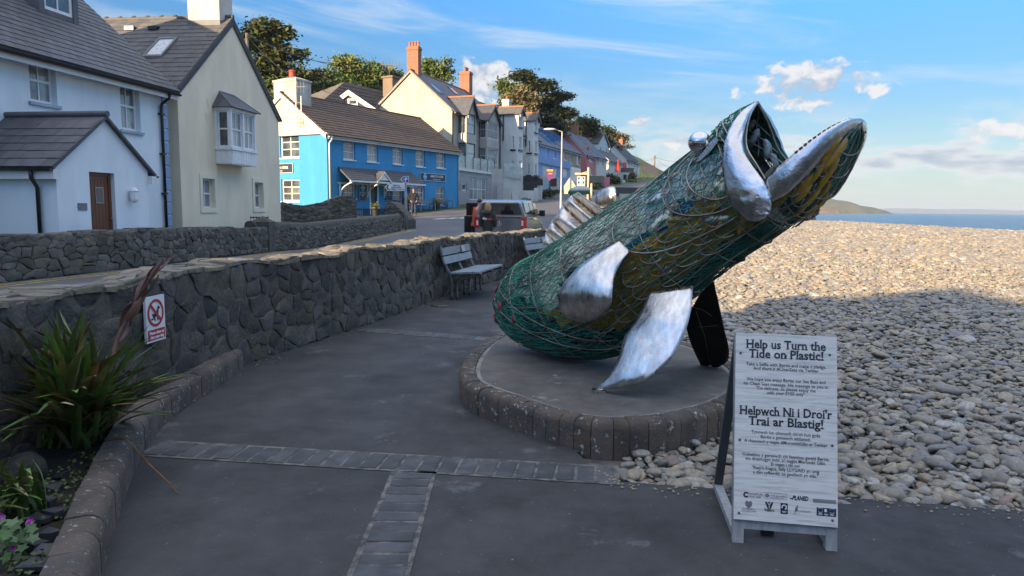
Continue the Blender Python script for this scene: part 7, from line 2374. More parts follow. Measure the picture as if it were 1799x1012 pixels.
for u, v in ((12, 938), (25, 963), (55, 912), (4, 905)):
    c = Vector(atY(u, v, 2.85))
    fl_ = MB()
    for j in range(5):
        t = j / 5 * 2 * math.pi
        dv = Vector((math.cos(t), -.5, math.sin(t))).normalized()
        s3 = dv.cross(Vector((0, -1, 0))).normalized() * .008
        fl_.add([c, c + dv * .012 - s3, c + dv * .024 + Vector((0, -.004, 0)), c + dv * .012 + s3], [(0, 1, 2, 3)])
    fl_.build('flower', M_PINKF, ger)
# ground cover, slate shards, stone
M_COVER = mat('ground_cover_leaf', (.045, .085, .015), (.085, .12, .03), rough=.6, scale=20)
m = MB()
for _ in range(2600):
    s_ = random.uniform(0, kl.L); x, y, dx_, dy_ = kl.at(s_)
    o_ = random.uniform(.2, .62 if y < 4.5 else .4)
    if y > 6.3: continue
    c = Vector((x + dy_ * o_ , y - dx_ * o_ * .2, .125 + random.uniform(0, .05)))
    n_ = mnoise.noise(c * 3.0)
    if n_ < .05: continue
    r = random.uniform(.006, .014); a = Vector((random.uniform(-1, 1), random.uniform(-1, 1), random.uniform(-.3, .3))).normalized(); b = a.orthogonal().normalized()
    m.add([c - a * r, c + b * r * .7, c + a * r, c - b * r * .7], [(0, 1, 2, 3)])
tag(m.build('ground_cover', M_COVER, None), 'small-leaved green ground cover over the bed soil', 'ground cover', kind='stuff')
M_SHARD = mat('slate_shard', (.030, .033, .042), (.045, .048, .058), rough=.5, scale=6, rand=.2)
k = 0
for (u, v) in ((82, 885), (70, 915), (95, 860), (60, 958), (78, 972), (66, 990), (88, 942), (105, 838), (58, 1002), (98, 905)):
    q = G(u, v, .13)
    m = MB(); w_, l_ = random.uniform(.03, .06), random.uniform(.05, .09); a = random.uniform(-.4, .4)
    pts = [(math.cos(a) * x - math.sin(a) * y, math.sin(a) * x + math.cos(a) * y) for x, y in ((-w_, -l_ * .4), (w_ * .8, -l_ * .5), (w_, l_ * .4), (-w_ * .7, l_ * .5))]
    m.hexa([(q[0] + x, q[1] + y, .118 + random.uniform(0, .02)) for x, y in pts] + [(q[0] + x, q[1] + y, .136 + random.uniform(0, .03)) for x, y in pts])
    k += 1
    tag(m.build('slate_shard', M_SHARD, None, loc=q), 'flat dark slate shard, ' + ('third', 'fifth', 'second', 'seventh', 'eighth', 'ninth', 'sixth', 'first', 'last', 'fourth')[k - 1] + ' along the kerb from the far end of the bed', 'stone', 'slate shards in the bed')
q = G(40, 845, .12)
o = bpy.data.objects.new('rock', PEBS[2].copy()); o.data.materials.clear(); o.data.materials.append(M_STONE); o.location = (q[0], q[1], .17); o.scale = (.12, .10, .11); col.objects.link(o)
tag(o, 'grey boulder half hidden between the two leafy clumps', 'rock')
# dead stalk reaching over the kerb, twig on the path
s0_ = [G(205, 770, .24), G(225, 775, .27), G(262, 815, .12), G(290, 842, .05), G(312, 866, .008)]
m = MB(); m.tube(catmull(s0_, 6), [.005] * 20 + [.003] * 5, 5)
m.tube([s0_[-2], G(318, 860, .008)], .002, 4)
tag(m.build('dead_stalk', M_LEAF[2], None, loc=s0_[-1]), 'dry brown stalk leaning over the kerb onto the path', 'stalk')
m = MB(); m.tube([G(756, 536, .012), G(770, 538, .02), G(785, 538, .012)], .012, 5)
tag(m.build('twig', mat('twig', (.22, .17, .12), rough=.8), None, loc=G(770, 538)), 'short pale twig on the path in front of the bench', 'twig')
random.seed(77)
m = MB()                                                   # grit along the edges of the path
for _ in range(420):
    if random.random() < .5:
        s_ = random.uniform(6, wall_line.L - 2); x, y, dx_, dy_ = wall_line.at(s_); o_ = abs(random.gauss(0, .10)) + .05; p_ = (x + dy_ * o_, y - dx_ * o_)
    else:
        i = random.randrange(7, 12); t = random.random(); a, b = EDGE[i], EDGE[i + 1]; p_ = (lerp(a[0], b[0], t), lerp(a[1], b[1], t) - abs(random.gauss(0, .08)))
    r = random.uniform(.003, .012)
    m.blob((p_[0], p_[1], r * .5), (r, r * .8, r * .6), 5, 4)
tag(m.build('grit', M_PEB, None), 'loose grit scattered along the path edges', 'grit', kind='stuff')

# ================================================================ vehicles
M_CAR = mat('truck_grey_paint', (.20, .20, .205), (.19, .19, .195), rough=.3, metal=.6, coat=.8, scale=1)
M_CARR = mat('car_red_paint', (.32, .012, .014), rough=.3, coat=.9, scale=1)
M_CGL = mat('car_glass', (.010, .013, .016), rough=.03, spec=.9)
M_TYRE = mat('tyre', (.012, .012, .012), rough=.85)
M_RIM = mat('alloy_rim', (.42, .42, .43), rough=.3, metal=.9)
M_TRIM = mat('black_trim', (.018, .018, .02), rough=.55)
M_TAIL = mat('tail_lamp', (.50, .012, .015), rough=.12, spec=.8)
M_LAMPW = mat('lamp_clear', (.6, .6, .6), rough=.1)
class Veh:
    """local frame: x to the right, y forward, z up"""
    def __init__(s, P, h):
        s.P = np.array(P, float); a = R_(h)
        s.f = np.array([math.sin(a), math.cos(a), 0]); s.r = np.array([math.cos(a), -math.sin(a), 0])
    def __call__(s, x, y, z): return tuple(s.P + s.r * x + s.f * y + np.array([0, 0, z]))
def car_loft(V, secs, name, mtl, root, smooth=True):
    """secs: (y, halfwidth bottom, halfwidth belt, halfwidth top, zb, z belt, zt)"""
    rings = []
    for y, wb, wm_, wt, zb, zm, zt in secs:
        rings.append([V(-wb, y, zb), V(-wm_, y, lerp(zb, zm, .35)), V(-wm_, y, zm), V(-wt, y, zt - .05), V(-wt + .08, y, zt), V(wt - .08, y, zt), V(wt, y, zt - .05), V(wm_, y, zm), V(wm_, y, lerp(zb, zm, .35)), V(wb, y, zb)])
    return MB().loft(rings, capa=True, capb=True).build(name, mtl, root, smooth=smooth, auto=35, bevel=.012)
def wheel(V, x, y, r, root, wd=.24):
    m = MB(); n = 20
    sg_ = 1 if x > 0 else -1
    for k0, k1, xo in ((1, 1, 0),):
        rings = [[V(x + sg_ * xo_, y + rr * math.cos(t), r + rr * math.sin(t)) for t in np.linspace(0, 2 * math.pi, n + 1)[:-1]] for rr, xo_ in ((.60 * r, -wd), (r * .97, -wd), (r, -wd + .03), (r, -.03), (r * .97, 0), (.66 * r, 0))]
    m.loft(rings); w_ = m.build('wheel', M_TYRE, root, smooth=True, auto=40)
    m = MB()
    ring = [V(x - sg_ * .02, y + .66 * r * math.cos(t), r + .66 * r * math.sin(t)) for t in np.linspace(0, 2 * math.pi, n + 1)[:-1]]
    c = V(x - sg_ * .005, y, r)
    m.add([c, *ring], [(0, 1 + j, 1 + (j + 1) % n) for j in range(n)])
    m.build('rim', M_RIM, w_)
VP_ = atY(878, 400, 26.0)
V = Veh((VP_[0], 26.0, float(rz(26.0)) + .004), 10.0)      # middle of the tailgate
truck = thing('pickup_truck', 'grey pickup truck with glazed hardtop parked with its left door open', 'pickup', V(0, 2.5, 0))
car_loft(V, [(0.02, .88, .93, .90, .52, .95, 1.22), (1.6, .90, .955, .92, .48, .95, 1.24), (3.6, .90, .955, .90, .48, .95, 1.22), (4.1, .90, .95, .88, .48, .92, 1.16), (5.0, .88, .92, .82, .5, .88, 1.08), (5.25, .80, .84, .72, .55, .82, .98)], 'body', M_CAR, truck)
car_loft(V, [(.10, .90, .90, .74, 1.20, 1.30, 1.74), (.45, .905, .90, .76, 1.20, 1.30, 1.83), (1.6, .905, .90, .76, 1.20, 1.30, 1.86), (3.0, .905, .90, .75, 1.20, 1.30, 1.86), (3.5, .90, .88, .72, 1.20, 1.28, 1.78), (4.25, .87, .84, .66, 1.10, 1.16, 1.24)], 'cab', M_CAR, truck)
m = MB(); m.poly([V(-.80, .085, 1.30), V(.80, .085, 1.30), V(.66, .085, 1.70), V(-.66, .085, 1.70)]); gl_ = m.build('rear_window', M_CGL, truck)
for sg_ in (-1, 1):
    for y0, y1, ys0, ys1 in ((.35, 1.5, .42, 1.5), (1.65, 2.55, 1.65, 2.5), (2.65, 3.75, 2.65, 3.35)):
        if sg_ < 0 and y0 > 2.6: continue
        m = MB(); m.slab([V(sg_ * .912, y0, 1.31), V(sg_ * .912, y1, 1.31), V(sg_ * .79, ys1, 1.74), V(sg_ * .79, ys0, 1.74)], Vector(V.r) * sg_, .03); m.build('side_window', M_CGL, truck)
    # lamps, mirror
    m = MB(); m.hexa([V(sg_ * x, y, z) for z in (.80, 1.20) for x, y in ((.77, -.012), (.945, .01), (.965, .22), (.77, .05))]); tl = m.build('tail_lamp', M_TAIL, truck)
    m = MB(); m.hexa([V(sg_ * x, y, z) for z in (.90, 1.08) for x, y in ((.80, -.020), (.87, -.016), (.87, -.005), (.80, -.009))]); m.build('lamp_lens', M_LAMPW, tl)
    m = MB(); m.hexa([V(sg_ * x, y, z) for z in (1.22, 1.46) for x, y in ((.98, 3.30), (1.22, 3.24), (1.22, 3.36), (.98, 3.42))]); m.tube([V(sg_ * .88, 3.4, 1.26), V(sg_ * 1.02, 3.36, 1.30)], .035, 6)
    m.build('mirror', M_TRIM, truck, bevel=.02)
m = MB(); m.hexa([V(x, y, z) for z in (.60, 1.19) for x, y in ((-.70, -.02), (.70, -.02), (.70, .05), (-.70, .05))]); tg = m.build('tailgate', M_CAR, truck, bevel=.02)
m = MB(); m.hexa([V(x, y, z) for z in (1.195, 1.25) for x, y in ((-.78, -.05), (.78, -.05), (.78, .10), (-.78, .10))]); m.build('tailgate_spoiler', M_CAR, truck, bevel=.015)
m = MB(); m.hexa([V(x, y, z) for z in (1.205, 1.235) for x, y in ((-.16, -.058), (.16, -.058), (.16, -.049), (-.16, -.049))]); m.build('brake_lamp', M_TAIL, truck)
m = MB(); n = 24                                            # round emblem with its two letters
for i in range(n):
    t0, t1 = 2 * math.pi * i / n, 2 * math.pi * (i + 1) / n
    m.add([V(r * math.cos(t), -.024, .97 + r * math.sin(t)) for r, t in ((.105, t0), (.105, t1), (.088, t1), (.088, t0))], [(0, 1, 2, 3)])
def stroke(p_, q_, w_=.008): m.tube([V(p_[0], -.026, .97 + p_[1]), V(q_[0], -.026, .97 + q_[1])], w_, 4)
for p_, q_ in (((-.045, .078), (0, .012)), ((0, .012), (.045, .078)), ((-.085, .03), (-.04, -.075)), ((-.04, -.075), (0, -.005)), ((0, -.005), (.04, -.075)), ((.04, -.075), (.085, .03))): stroke(p_, q_)
m.build('emblem', mat('chrome_badge', (.7, .7, .7), rough=.15, metal=1), tg)
m = MB(); m.hexa([V(x, y, z) for z in (.42, .60) for x, y in ((-.93, -.12), (.93, -.12), (.93, .10), (-.93, .10))]); m.build('bumper', M_TRIM, truck, bevel=.03)
for x in (-.95, .95):
    for y in (1.0, 4.2): wheel(V, x, y, .39, truck)
m = MB(); m.hexa([V(-x, y, z) for z in (.55, 1.22) for x, y in ((.96, 2.58), (1.83, 2.05), (1.86, 2.12), (.96, 2.70))]); dr_ = m.build('open_door', M_TRIM, truck, bevel=.03)
m = MB(); m.hexa([V(-x, y, z) for z in (1.23, 1.72) for x, y in ((.98, 2.58), (1.76, 2.11), (1.78, 2.15), (.98, 2.64))]); m.build('door_window', M_CGL, dr_)
m = MB(); m.tube([V(.25, 1.0, 1.86), V(.25, .96, 2.1)], .008, 5); m.build('antenna', M_TRIM, truck)

Vr = Veh((2.55, 26.2, float(rz(26.2)) + .004), 12.0)
red = thing('hatchback_car', 'dark red hatchback mostly hidden behind the dorsal fin', 'car', Vr(0, 2, 0))
car_loft(Vr, [(0, .72, .80, .70, .35, .70, .95), (.3, .78, .86, .78, .3, .72, 1.02), (3.0, .80, .87, .80, .28, .72, 1.0), (3.9, .74, .80, .66, .32, .66, .82), (4.05, .66, .72, .55, .36, .6, .72)], 'body', M_CARR, red)
car_loft(Vr, [(.25, .74, .72, .56, .98, 1.05, 1.3), (.6, .76, .75, .60, .98, 1.05, 1.46), (2.0, .76, .75, .60, .98, 1.05, 1.48), (3.0, .72, .68, .5, .94, .98, 1.02)], 'cab', M_CGL, red)
for x in (-.86, .86):
    for y in (.75, 3.2): wheel(Vr, x, y, .31, red, .2)
    sg_ = 1 if x > 0 else -1
    m = MB(); m.hexa([Vr(sg_ * a, y, z) for z in (1.0, 1.22) for a, y in ((.88, 2.5), (1.1, 2.46), (1.1, 2.56), (.88, 2.6))]); m.build('mirror', M_TRIM, red, bevel=.02)
    m = MB(); m.hexa([Vr(sg_ * a, y, z) for z in (.62, .86) for a, y in ((.60, -.02), (.80, .02), (.86, .22), (.60, .1))]); m.build('tail_lamp', M_TAIL, red)

# ================================================================ people
M_SKIN = mat('skin', (.46, .27, .19), rough=.55)
def skin_obj(name, J, E, mtl, parent, off, sub=2):
    me = bpy.data.meshes.new(name)
    names = list(J)
    me.from_pydata([tuple(J[k][0]) for k in names], [], [(names.index(a), names.index(b)) for a, b in E])
    me.materials.append(mtl)
    o = bpy.data.objects.new(name, me)
    col.objects.link(o)
    bm = bmesh.new(); bm.from_mesh(me)
    bm.verts.ensure_lookup_table()
    lay = bm.verts.layers.skin.verify()
    for i, k in enumerate(names):
        r = J[k][1]
        bm.verts[i][lay].radius = r if isinstance(r, tuple) else (r, r)
        bm.verts[i][lay].use_root = (i == 0)
    bm.to_mesh(me); bm.free()
    md_ = o.modifiers.new('skin', 'SKIN'); md_.use_smooth_shade = True
    md2 = o.modifiers.new('sub', 'SUBSURF'); md2.levels = sub; md2.render_levels = sub
    o.parent = parent
    return o
def person(label, P, h, H=1.75, coat=None, coat_len=.0, trousers=None, hair=None, hair_long=False, pose='stand', hood=False, arms=None, lean=0.0, shoe=None):
    """built of a skin-grown body with clothes as children; local x right, y forward"""
    a = R_(h); f_ = Vector((math.sin(a), math.cos(a), 0)); r_ = Vector((math.cos(a), -math.sin(a), 0))
    root = thing('person', label, 'person', P)
    k = H / 1.75
    def L_(x, y, z): return (r_ * x + f_ * y) * k + Vector((0, 0, z * k))
    hipz, hy = (.92, 0) if pose != 'sit' else (.52, 0)
    sh = hipz + .50; ly = lean
    J = {'pelvis': (L_(0, hy, hipz), (.13 * k, .10 * k)), 'waist': (L_(0, hy + ly * .25, hipz + .16), (.125 * k, .095 * k)), 'chest': (L_(0, hy + ly * .7, hipz + .36), (.155 * k, .11 * k)), 'neckb': (L_(0, hy + ly, sh + .04), (.07 * k, .065 * k)), 'neck': (L_(0, hy + ly * 1.1 + .01, sh + .11), .052 * k), 'head': (L_(0, hy + ly * 1.2 + .025, sh + .20), (.078 * k, .092 * k)), 'crown': (L_(0, hy + ly * 1.25 + .015, sh + .29), (.068 * k, .08 * k))}
    E = [('pelvis', 'waist'), ('waist', 'chest'), ('chest', 'neckb'), ('neckb', 'neck'), ('neck', 'head'), ('head', 'crown')]
    for s, n in ((-1, 'l'), (1, 'r')):
        if pose == 'sit':
            leg = [(.09, 0.02, hipz - .02, .085), (.11, .42, hipz + .0, .065), (.11, .46, .10, .045), (.11, .60, .05, .04)]
        else:
            leg = [(.09, 0, hipz - .08, .09), (.10, .02, .50, .062), (.10 + .02 * (s > 0), -.02, .09, .042), (.11 + .02 * (s > 0), .14, .04, .04)]
        prev = 'pelvis'
        for i, (x, y, z, rr_) in enumerate(leg):
            nm = f'{n}leg{i}'; J[nm] = (L_(s * x, y, z), rr_ * k); E.append((prev, nm)); prev = nm
        arm = (arms or {}).get(n) or [(.20, ly, sh - .02, .058), (.25, ly - .02, sh - .30, .046), (.22, ly + .10, sh - .52, .034)]
        prev = 'chest'
        for i, (x, y, z, rr_) in enumerate(arm):
            nm = f'{n}arm{i}'; J[nm] = (L_(s * x, y, z), rr_ * k); E.append((prev, nm)); prev = nm
        hx, hy_, hz_, _ = arm[-1]
        d_ = np.array(arm[-1][:3]) - np.array(arm[-2][:3]); d_ /= np.linalg.norm(d_)
        pz_ = np.array([hx, hy_, hz_]) + d_ * .08
        J[f'{n}palm'] = (L_(s * pz_[0], pz_[1], pz_[2]), (.036 * k, .018 * k)); E.append((prev, f'{n}palm'))
        for q in range(4):
            off_ = np.array([0, (q - 1.5) * .02, 0]); ln = (.065, .075, .07, .055)[q]
            e1 = pz_ + off_ + d_ * .03; e2 = e1 + d_ * ln * .8 + np.array([-.015, 0, 0])
            J[f'{n}f{q}a'] = (L_(s * e1[0], e1[1], e1[2]), .0095 * k); J[f'{n}f{q}b'] = (L_(s * e2[0], e2[1], e2[2]), .008 * k)
            E += [(f'{n}palm', f'{n}f{q}a'), (f'{n}f{q}a', f'{n}f{q}b')]
        t1 = pz_ + np.array([0, .045, .01]) ; t2 = t1 + d_ * .04
        J[f'{n}ta'] = (L_(s * t1[0], t1[1], t1[2]), .011 * k); J[f'{n}tb'] = (L_(s * t2[0], t2[1], t2[2]), .009 * k)
        E += [(f'{n}palm', f'{n}ta'), (f'{n}ta', f'{n}tb')]
    skin_obj('body', J, E, M_SKIN, root, None)
    def grow(keys, edges, mtl, name, add=.016, ov=None):
        JJ = {q: (J[q][0], tuple(v + add * k for v in (J[q][1] if isinstance(J[q][1], tuple) else (J[q][1],) * 2))) for q in keys}
        if ov: JJ.update(ov)
        return skin_obj(name, JJ, edges, mtl, root, None)
    if trousers:
        ks_ = ['pelvis', 'waist', 'lleg0', 'lleg1', 'lleg2', 'rleg0', 'rleg1', 'rleg2']
        grow(ks_, [('pelvis', 'waist'), ('pelvis', 'lleg0'), ('lleg0', 'lleg1'), ('lleg1', 'lleg2'), ('pelvis', 'rleg0'), ('rleg0', 'rleg1'), ('rleg1', 'rleg2')], trousers, 'trousers', .018)
    if coat:
        ks_ = ['pelvis', 'waist', 'chest', 'neckb'] + [f'{s}arm{i}' for s in 'lr' for i in range(3)]
        ed = [('pelvis', 'waist'), ('waist', 'chest'), ('chest', 'neckb')] + [e for s in 'lr' for e in (('chest', f'{s}arm0'), (f'{s}arm0', f'{s}arm1'), (f'{s}arm1', f'{s}arm2'))]
        ov = {'hip': (L_(0, hy, hipz - .12), (.17 * k, .14 * k))}
        if pose == 'sit': ov['hip'] = (L_(0, hy - .06, hipz - .04), (.15 * k, .13 * k))
        if not coat_len: ed.append(('pelvis', 'hip'))
        if coat_len:
            ov.clear(); ov['hem'] = (L_(0, hy, hipz - coat_len), (.20 * k, .16 * k)); ov['mid'] = (L_(0, hy, hipz - coat_len * .45), (.185 * k, .145 * k)); ed += [('pelvis', 'mid'), ('mid', 'hem')]
        ct = grow(ks_, ed, coat, 'coat', .045 if coat_len else .03, ov)
        if hood:
            MB_ = MB(); MB_.blob(Vector(P) + L_(0, ly - .10, sh - .02), (.15 * k, .09 * k, .09 * k), 12, 8, jit=.05); MB_.build('hood', coat, root, smooth=True)
    for s, n in ((-1, 'l'), (1, 'r')):
        c = Vector(P) + J[f'{n}leg3'][0]
        MB_ = MB(); MB_.blob(c - f_ * .05 * k + Vector((0, 0, .005)), (.06 * k, .06 * k, .05 * k), 10, 6); MB_.blob(c + f_ * .03, (.055 * k, .055 * k, .045 * k), 10, 6)
        MB_.build('shoe', shoe or M_TRIM, root, smooth=True)
    hc = Vector(P) + J['head'][0]; hcr = Vector(P) + J['crown'][0]
    MB_ = MB()
    MB_.blob(hcr - f_ * .015 * k - Vector((0, 0, .02 * k)), (.092 * k, .092 * k, .085 * k), 12, 8, jit=.04)
    if hair_long: MB_.blob(hc - f_ * .045 * k - Vector((0, 0, .04 * k)), (.12 * k, .10 * k, .19 * k), 12, 8, jit=.08)
    MB_.build('hair', hair or M_TRIM, root, smooth=True)
    MB_ = MB(); MB_.blob(hc + f_ * .098 * k, (.014 * k, .018 * k, .02 * k), 6, 5); MB_.build('nose', M_SKIN, root, smooth=True)
    for s in (-1, 1):
        MB_ = MB(); MB_.blob(hc + f_ * .088 * k + r_ * s * .033 * k + Vector((0, 0, .03 * k)), .011 * k, 6, 5); MB_.build('eye', M_TRIM, root, smooth=True)
        MB_ = MB(); MB_.blob(hc + r_ * s * .085 * k, (.014 * k, .022 * k, .03 * k), 6, 5); MB_.build('ear', M_SKIN, root, smooth=True)
    return root, L_, sh
gr = float(rz(25.0))
M_ROBE = mat('robe_charcoal', (.040, .037, .033), (.028, .026, .024), rough=.9, scale=6, bump=.4, bscale=14, bdist=.02)
wp = atY(857, 400, 24.3)
rob, L_, sh = person('person with blonde hair in long dark hooded robe behind the pickup', (wp[0], 24.3, gr), 8, 1.68, coat=M_ROBE, coat_len=.45, trousers=mat('dark_trousers', (.02, .02, .025), rough=.9), hair=mat('blonde_hair', (.42, .26, .09), (.30, .17, .06), rough=.6, scale=30), hair_long=True, hood=True)
Pw = Vector((wp[0], 24.3, gr)); a = R_(8); fv = Vector((math.sin(a), math.cos(a), 0)); rv_ = Vector((math.cos(a), -math.sin(a), 0))
x0 = -.10
for s, mt, xc in (('dry', M_SWHITE, -.075), ('robe', mat('robe_red', (.55, .03, .04), rough=.6), .085)):
    Vt, Fc = text_mesh(s, .105, .006)
    MB().add([Pw + rv_ * (xc + x) - fv * .20 + Vector((0, 0, 1.12 + y - .25 * (xc + x) * .3)) for x, y in Vt], Fc).build('robe_lettering', mt, rob)
m = MB(); m.tube([Pw + rv_ * t * .1 - fv * (.135 - .05 * abs(t)) + Vector((0, 0, 1.385 + .015 * abs(t))) for t in (-1, -.5, 0, .5, 1)], .022, 6); m.build('hood_lining', MATS['robe_red'], rob)
mp_ = atY(850, 380, 27.4)
person('person in orange jacket leaning into the open pickup door', V(-1.28, 1.55, 0), 50, 1.86, coat=mat('orange_jacket', (.46, .075, .02), (.36, .055, .016), rough=.8, scale=8), trousers=MATS['dark_trousers'], hair=mat('brown_hair', (.06, .035, .02), rough=.7), lean=.16)
# man in dark jumper and jeans in front of the pub
mg = np.array(G(727, 382.5, 1.05)); mY = 45.5
mq = atY(727, 381, mY)
person('person in black jumper and blue jeans standing outside the pub', (mq[0], mY, float(rz(mY)) + .004), 172, 1.80, coat=mat('black_jumper', (.012, .012, .014), rough=.9), trousers=mat('blue_jeans', (.015, .028, .065), (.024, .04, .085), rough=.85, scale=20), hair=MATS['brown_hair'], arms={'l': [(.20, 0, 1.40, .058), (.30, -.04, 1.14, .046), (.18, .07, .96, .034)], 'r': [(.20, 0, 1.40, .058), (.30, -.04, 1.14, .046), (.18, .07, .96, .034)]})
# ================================================================ pub furniture
def pub_bench(u, Y, label):
    q = atY(u, 380, Y); zg_ = float(rz(Y))
    f_ = Fr((q[0], q[1]), 30.0)
    t = thing('pub_bench', label, 'bench', (q[0], q[1], zg_), 'benches along the pub front')
    mt = mat('pub_bench_grey', (.20, .22, .235), (.16, .175, .19), rough=.7, scale=5, rand=.1)
    Lb = 1.7
    for a in (0, Lb):
        m = MB(); f_.box(m, a - .04, a + .04, zg_, zg_ + .85, -.30, -.23); f_.box(m, a - .04, a + .04, zg_, zg_ + .62, .17, .24); f_.box(m, a - .035, a + .035, zg_ + .57, zg_ + .63, -.23, .17); m.build('leg_frame', mt, t)
    for i in range(4): m = MB(); f_.box(m, -.02, Lb + .02, zg_ + .41, zg_ + .45, -.22 + i * .11, -.13 + i * .11); m.build('seat_slat', mt, t)
    for i in range(3): m = MB(); f_.box(m, -.02, Lb + .02, zg_ + .52 + i * .12, zg_ + .61 + i * .12, -.229, -.20); m.build('back_slat', mt, t)
    return f_, zg_
pub_bench(700, 49.2, 'grey slatted pub bench with the seated person on it')
pub_bench(735, 50.3, 'grey slatted pub bench just right of the standing person')
pub_bench(768, 53.2, 'grey slatted pub bench at the right end of the pub front')
sq = atY(714, 380, 49.0)
person('seated person in dark camouflage jacket on the pub bench', (sq[0], 49.0, float(rz(49.0))), 150, 1.72, coat=mat('camo_jacket', (.03, .035, .018), (.012, .014, .01), rough=.9, scale=12), trousers=mat('dark_trousers', (.02, .02, .025)), hair=mat('grey_hair', (.2, .18, .15), rough=.7), pose='sit')
for u, Y, lab in ((767, 52.4, 'dark planter with yellow plant between two pub benches'), (660, 45.3, 'dark plant pot beside the pub door')):
    q = atY(u, 382, Y); zg_ = float(rz(Y)) + .004
    t = thing('plant_pot', lab, 'planter', (q[0], q[1], zg_))
    MB().lathe([(.22, 0), (.27, .42), (.30, .44), (.29, .5), (.2, .5)], (q[0], q[1], zg_), 12).build('pot', M_TRIM, t, smooth=True, auto=40)
    m = MB()
    for _ in range(160):
        c = Vector((q[0], q[1], zg_ + .62)) + Vector((random.gauss(0, .13), random.gauss(0, .13), random.gauss(0, .09))); a = Vector((random.uniform(-1, 1), random.uniform(-1, 1), random.uniform(-1, 1))).normalized() * .05; b = a.orthogonal() * .7
        m.add([c - a, c + b, c + a, c - b], [(0, 1, 2, 3)])
    m.build('foliage', mat('pot_foliage', (.22, .20, .03), (.10, .12, .03), rough=.7, scale=9), t)
ch_q = atY(628, 372, 38.6)
m = MB(); z_ = .55
for dx_ in (-.22, .22):
    for dy_ in (-.2, .2): m.tube([(ch_q[0] + dx_, ch_q[1] + dy_, z_), (ch_q[0] + dx_, ch_q[1] + dy_, z_ + (.9 if dy_ > 0 else .62))], .02, 5)
m.box(ch_q[0] - .24, ch_q[0] + .24, ch_q[1] - .22, ch_q[1] + .22, z_ + .42, z_ + .46)
for i in range(3): m.box(ch_q[0] - .24, ch_q[0] + .24, ch_q[1] + .19, ch_q[1] + .22, z_ + .55 + i * .12, z_ + .63 + i * .12)
tag(m.build('garden_chair', mat('chair_blue_grey', (.14, .19, .22), rough=.6), None, loc=(ch_q[0], ch_q[1], z_)), 'blue grey garden chair between the rubble wall and the pub door', 'chair')

# ================================================================ signs and posts along the street
M_POST = mat('sign_post_grey', (.26, .26, .26), (.2, .2, .2), rough=.5, metal=.3)
sp = G(713, 405, .48)
zb_ = float(rz(sp[1]))
ds = thing('direction_sign', 'grey post with church finger sign and blue parking sign', 'sign', (sp[0], sp[1], zb_))
fz = Fr((sp[0], sp[1]), 90.0)
ztop = fz.at(713, 322)[1]
MB().tube([(sp[0], sp[1], zb_ - .2), (sp[0], sp[1], ztop)], .055, 8).build('post', M_POST, ds, smooth=True)
def finger(x0, x1, yt, yb, lines, name, blue=False):
    """left-pointing sign in pixels, on the plane just in front of the post"""
    a, zt_ = fz.at(x0, (yt + yb) / 2, .07)[0], fz.at(x0, yt, .07)[1]; b, zb2 = fz.at(x1, (yt + yb) / 2, .07)[0], fz.at(x1, yb, .07)[1]
    h = zt_ - zb2; tip = h * .45
    P_ = [(a, (zt_ + zb2) / 2), (a + tip, zb2), (b, zb2), (b, zt_), (a + tip, zt_)]
    m = MB(); m.slab([fz.p(x, z, .09) for x, z in P_], Vector((*fz.n, 0)), .03); s_ = m.build(name, M_SWHITE, ds)
    ch = tip * 1.0
    m = MB(); m.poly([fz.p(a + tip * .45 + x * ch, (zt_ + zb2) / 2 + y * h, .093) for x, y in ((0, 0), (.55, -.38), (1.0, -.38), (.5, 0), (1.0, .38), (.55, .38))]); m.build('arrow', M_SBLACK, s_)
    if blue:
        m = MB(); m.poly([fz.p(x, z, .092) for x, z in ((lerp(a, b, .46), zb2 + h * .08), (lerp(a, b, .95), zb2 + h * .08), (lerp(a, b, .95), zt_ - h * .08), (lerp(a, b, .46), zt_ - h * .08))]); m.build('blue_field', mat('sign_blue', (.01, .06, .35), rough=.4), s_)
        V_, Fc = text_mesh('P', h * .85, h * .03); MB().add([fz.p(lerp(a, b, .70) + x, zb2 + h * .2 + y, .095) for x, y in V_], Fc).build('lettering', M_SWHITE, s_)
    else:
        for i, t in enumerate(lines):
            V_, Fc = text_mesh(t, h * .30, h * .008, align='CENTER'); MB().add([fz.p(lerp(a + tip, b, .52) + x, zt_ - h * (.30 + .29 * i) + y, .094) for x, y in V_], Fc).build('lettering', M_SBLACK, s_)
finger(703.5, 718.0, 309.5, 321, [], 'parking_plate', True)
finger(676, 711, 323, 335.5, ('Eglwys y', 'Santes Elidyr', "St Elidyr's Church"), 'church_plate')
def lamp(u, vt, Y, label, arm=-1.0, zb_=None):
    q = atY(u, vt, Y); z0 = float(rz(Y)) if zb_ is None else zb_
    t = thing('street_lamp', label, 'street lamp', (q[0], q[1], z0))
    MB().tube([(q[0], q[1], z0 - .3), (q[0], q[1], z0 + 1.2), (q[0], q[1], z0 + 1.3), (q[0], q[1], q[2])], [.08, .08, .055, .045], 8).build('column', mat('lamp_column', (.42, .40, .35), (.35, .33, .30), rough=.5), t, smooth=True, auto=40)
    m = MB(); m.tube([(q[0], q[1], q[2] - .02), (q[0] + arm * .5, q[1] - .2, q[2] + .10)], .04, 6); m.build('arm', MATS['lamp_column'], t)
    c = Vector((q[0] + arm * .95, q[1] - .35, q[2] + .12)); m = MB(); m.blob(c, (.50, .20, .09), 12, 6); m.build('lantern', mat('lamp_head', (.55, .54, .5), rough=.4), t, smooth=True)
lamp(987.5, 231, 55.0, 'tall cream street lamp behind the pickup')
lamp(1131.5, 288, 150.0, 'distant street lamp by the last white house', -1.2)
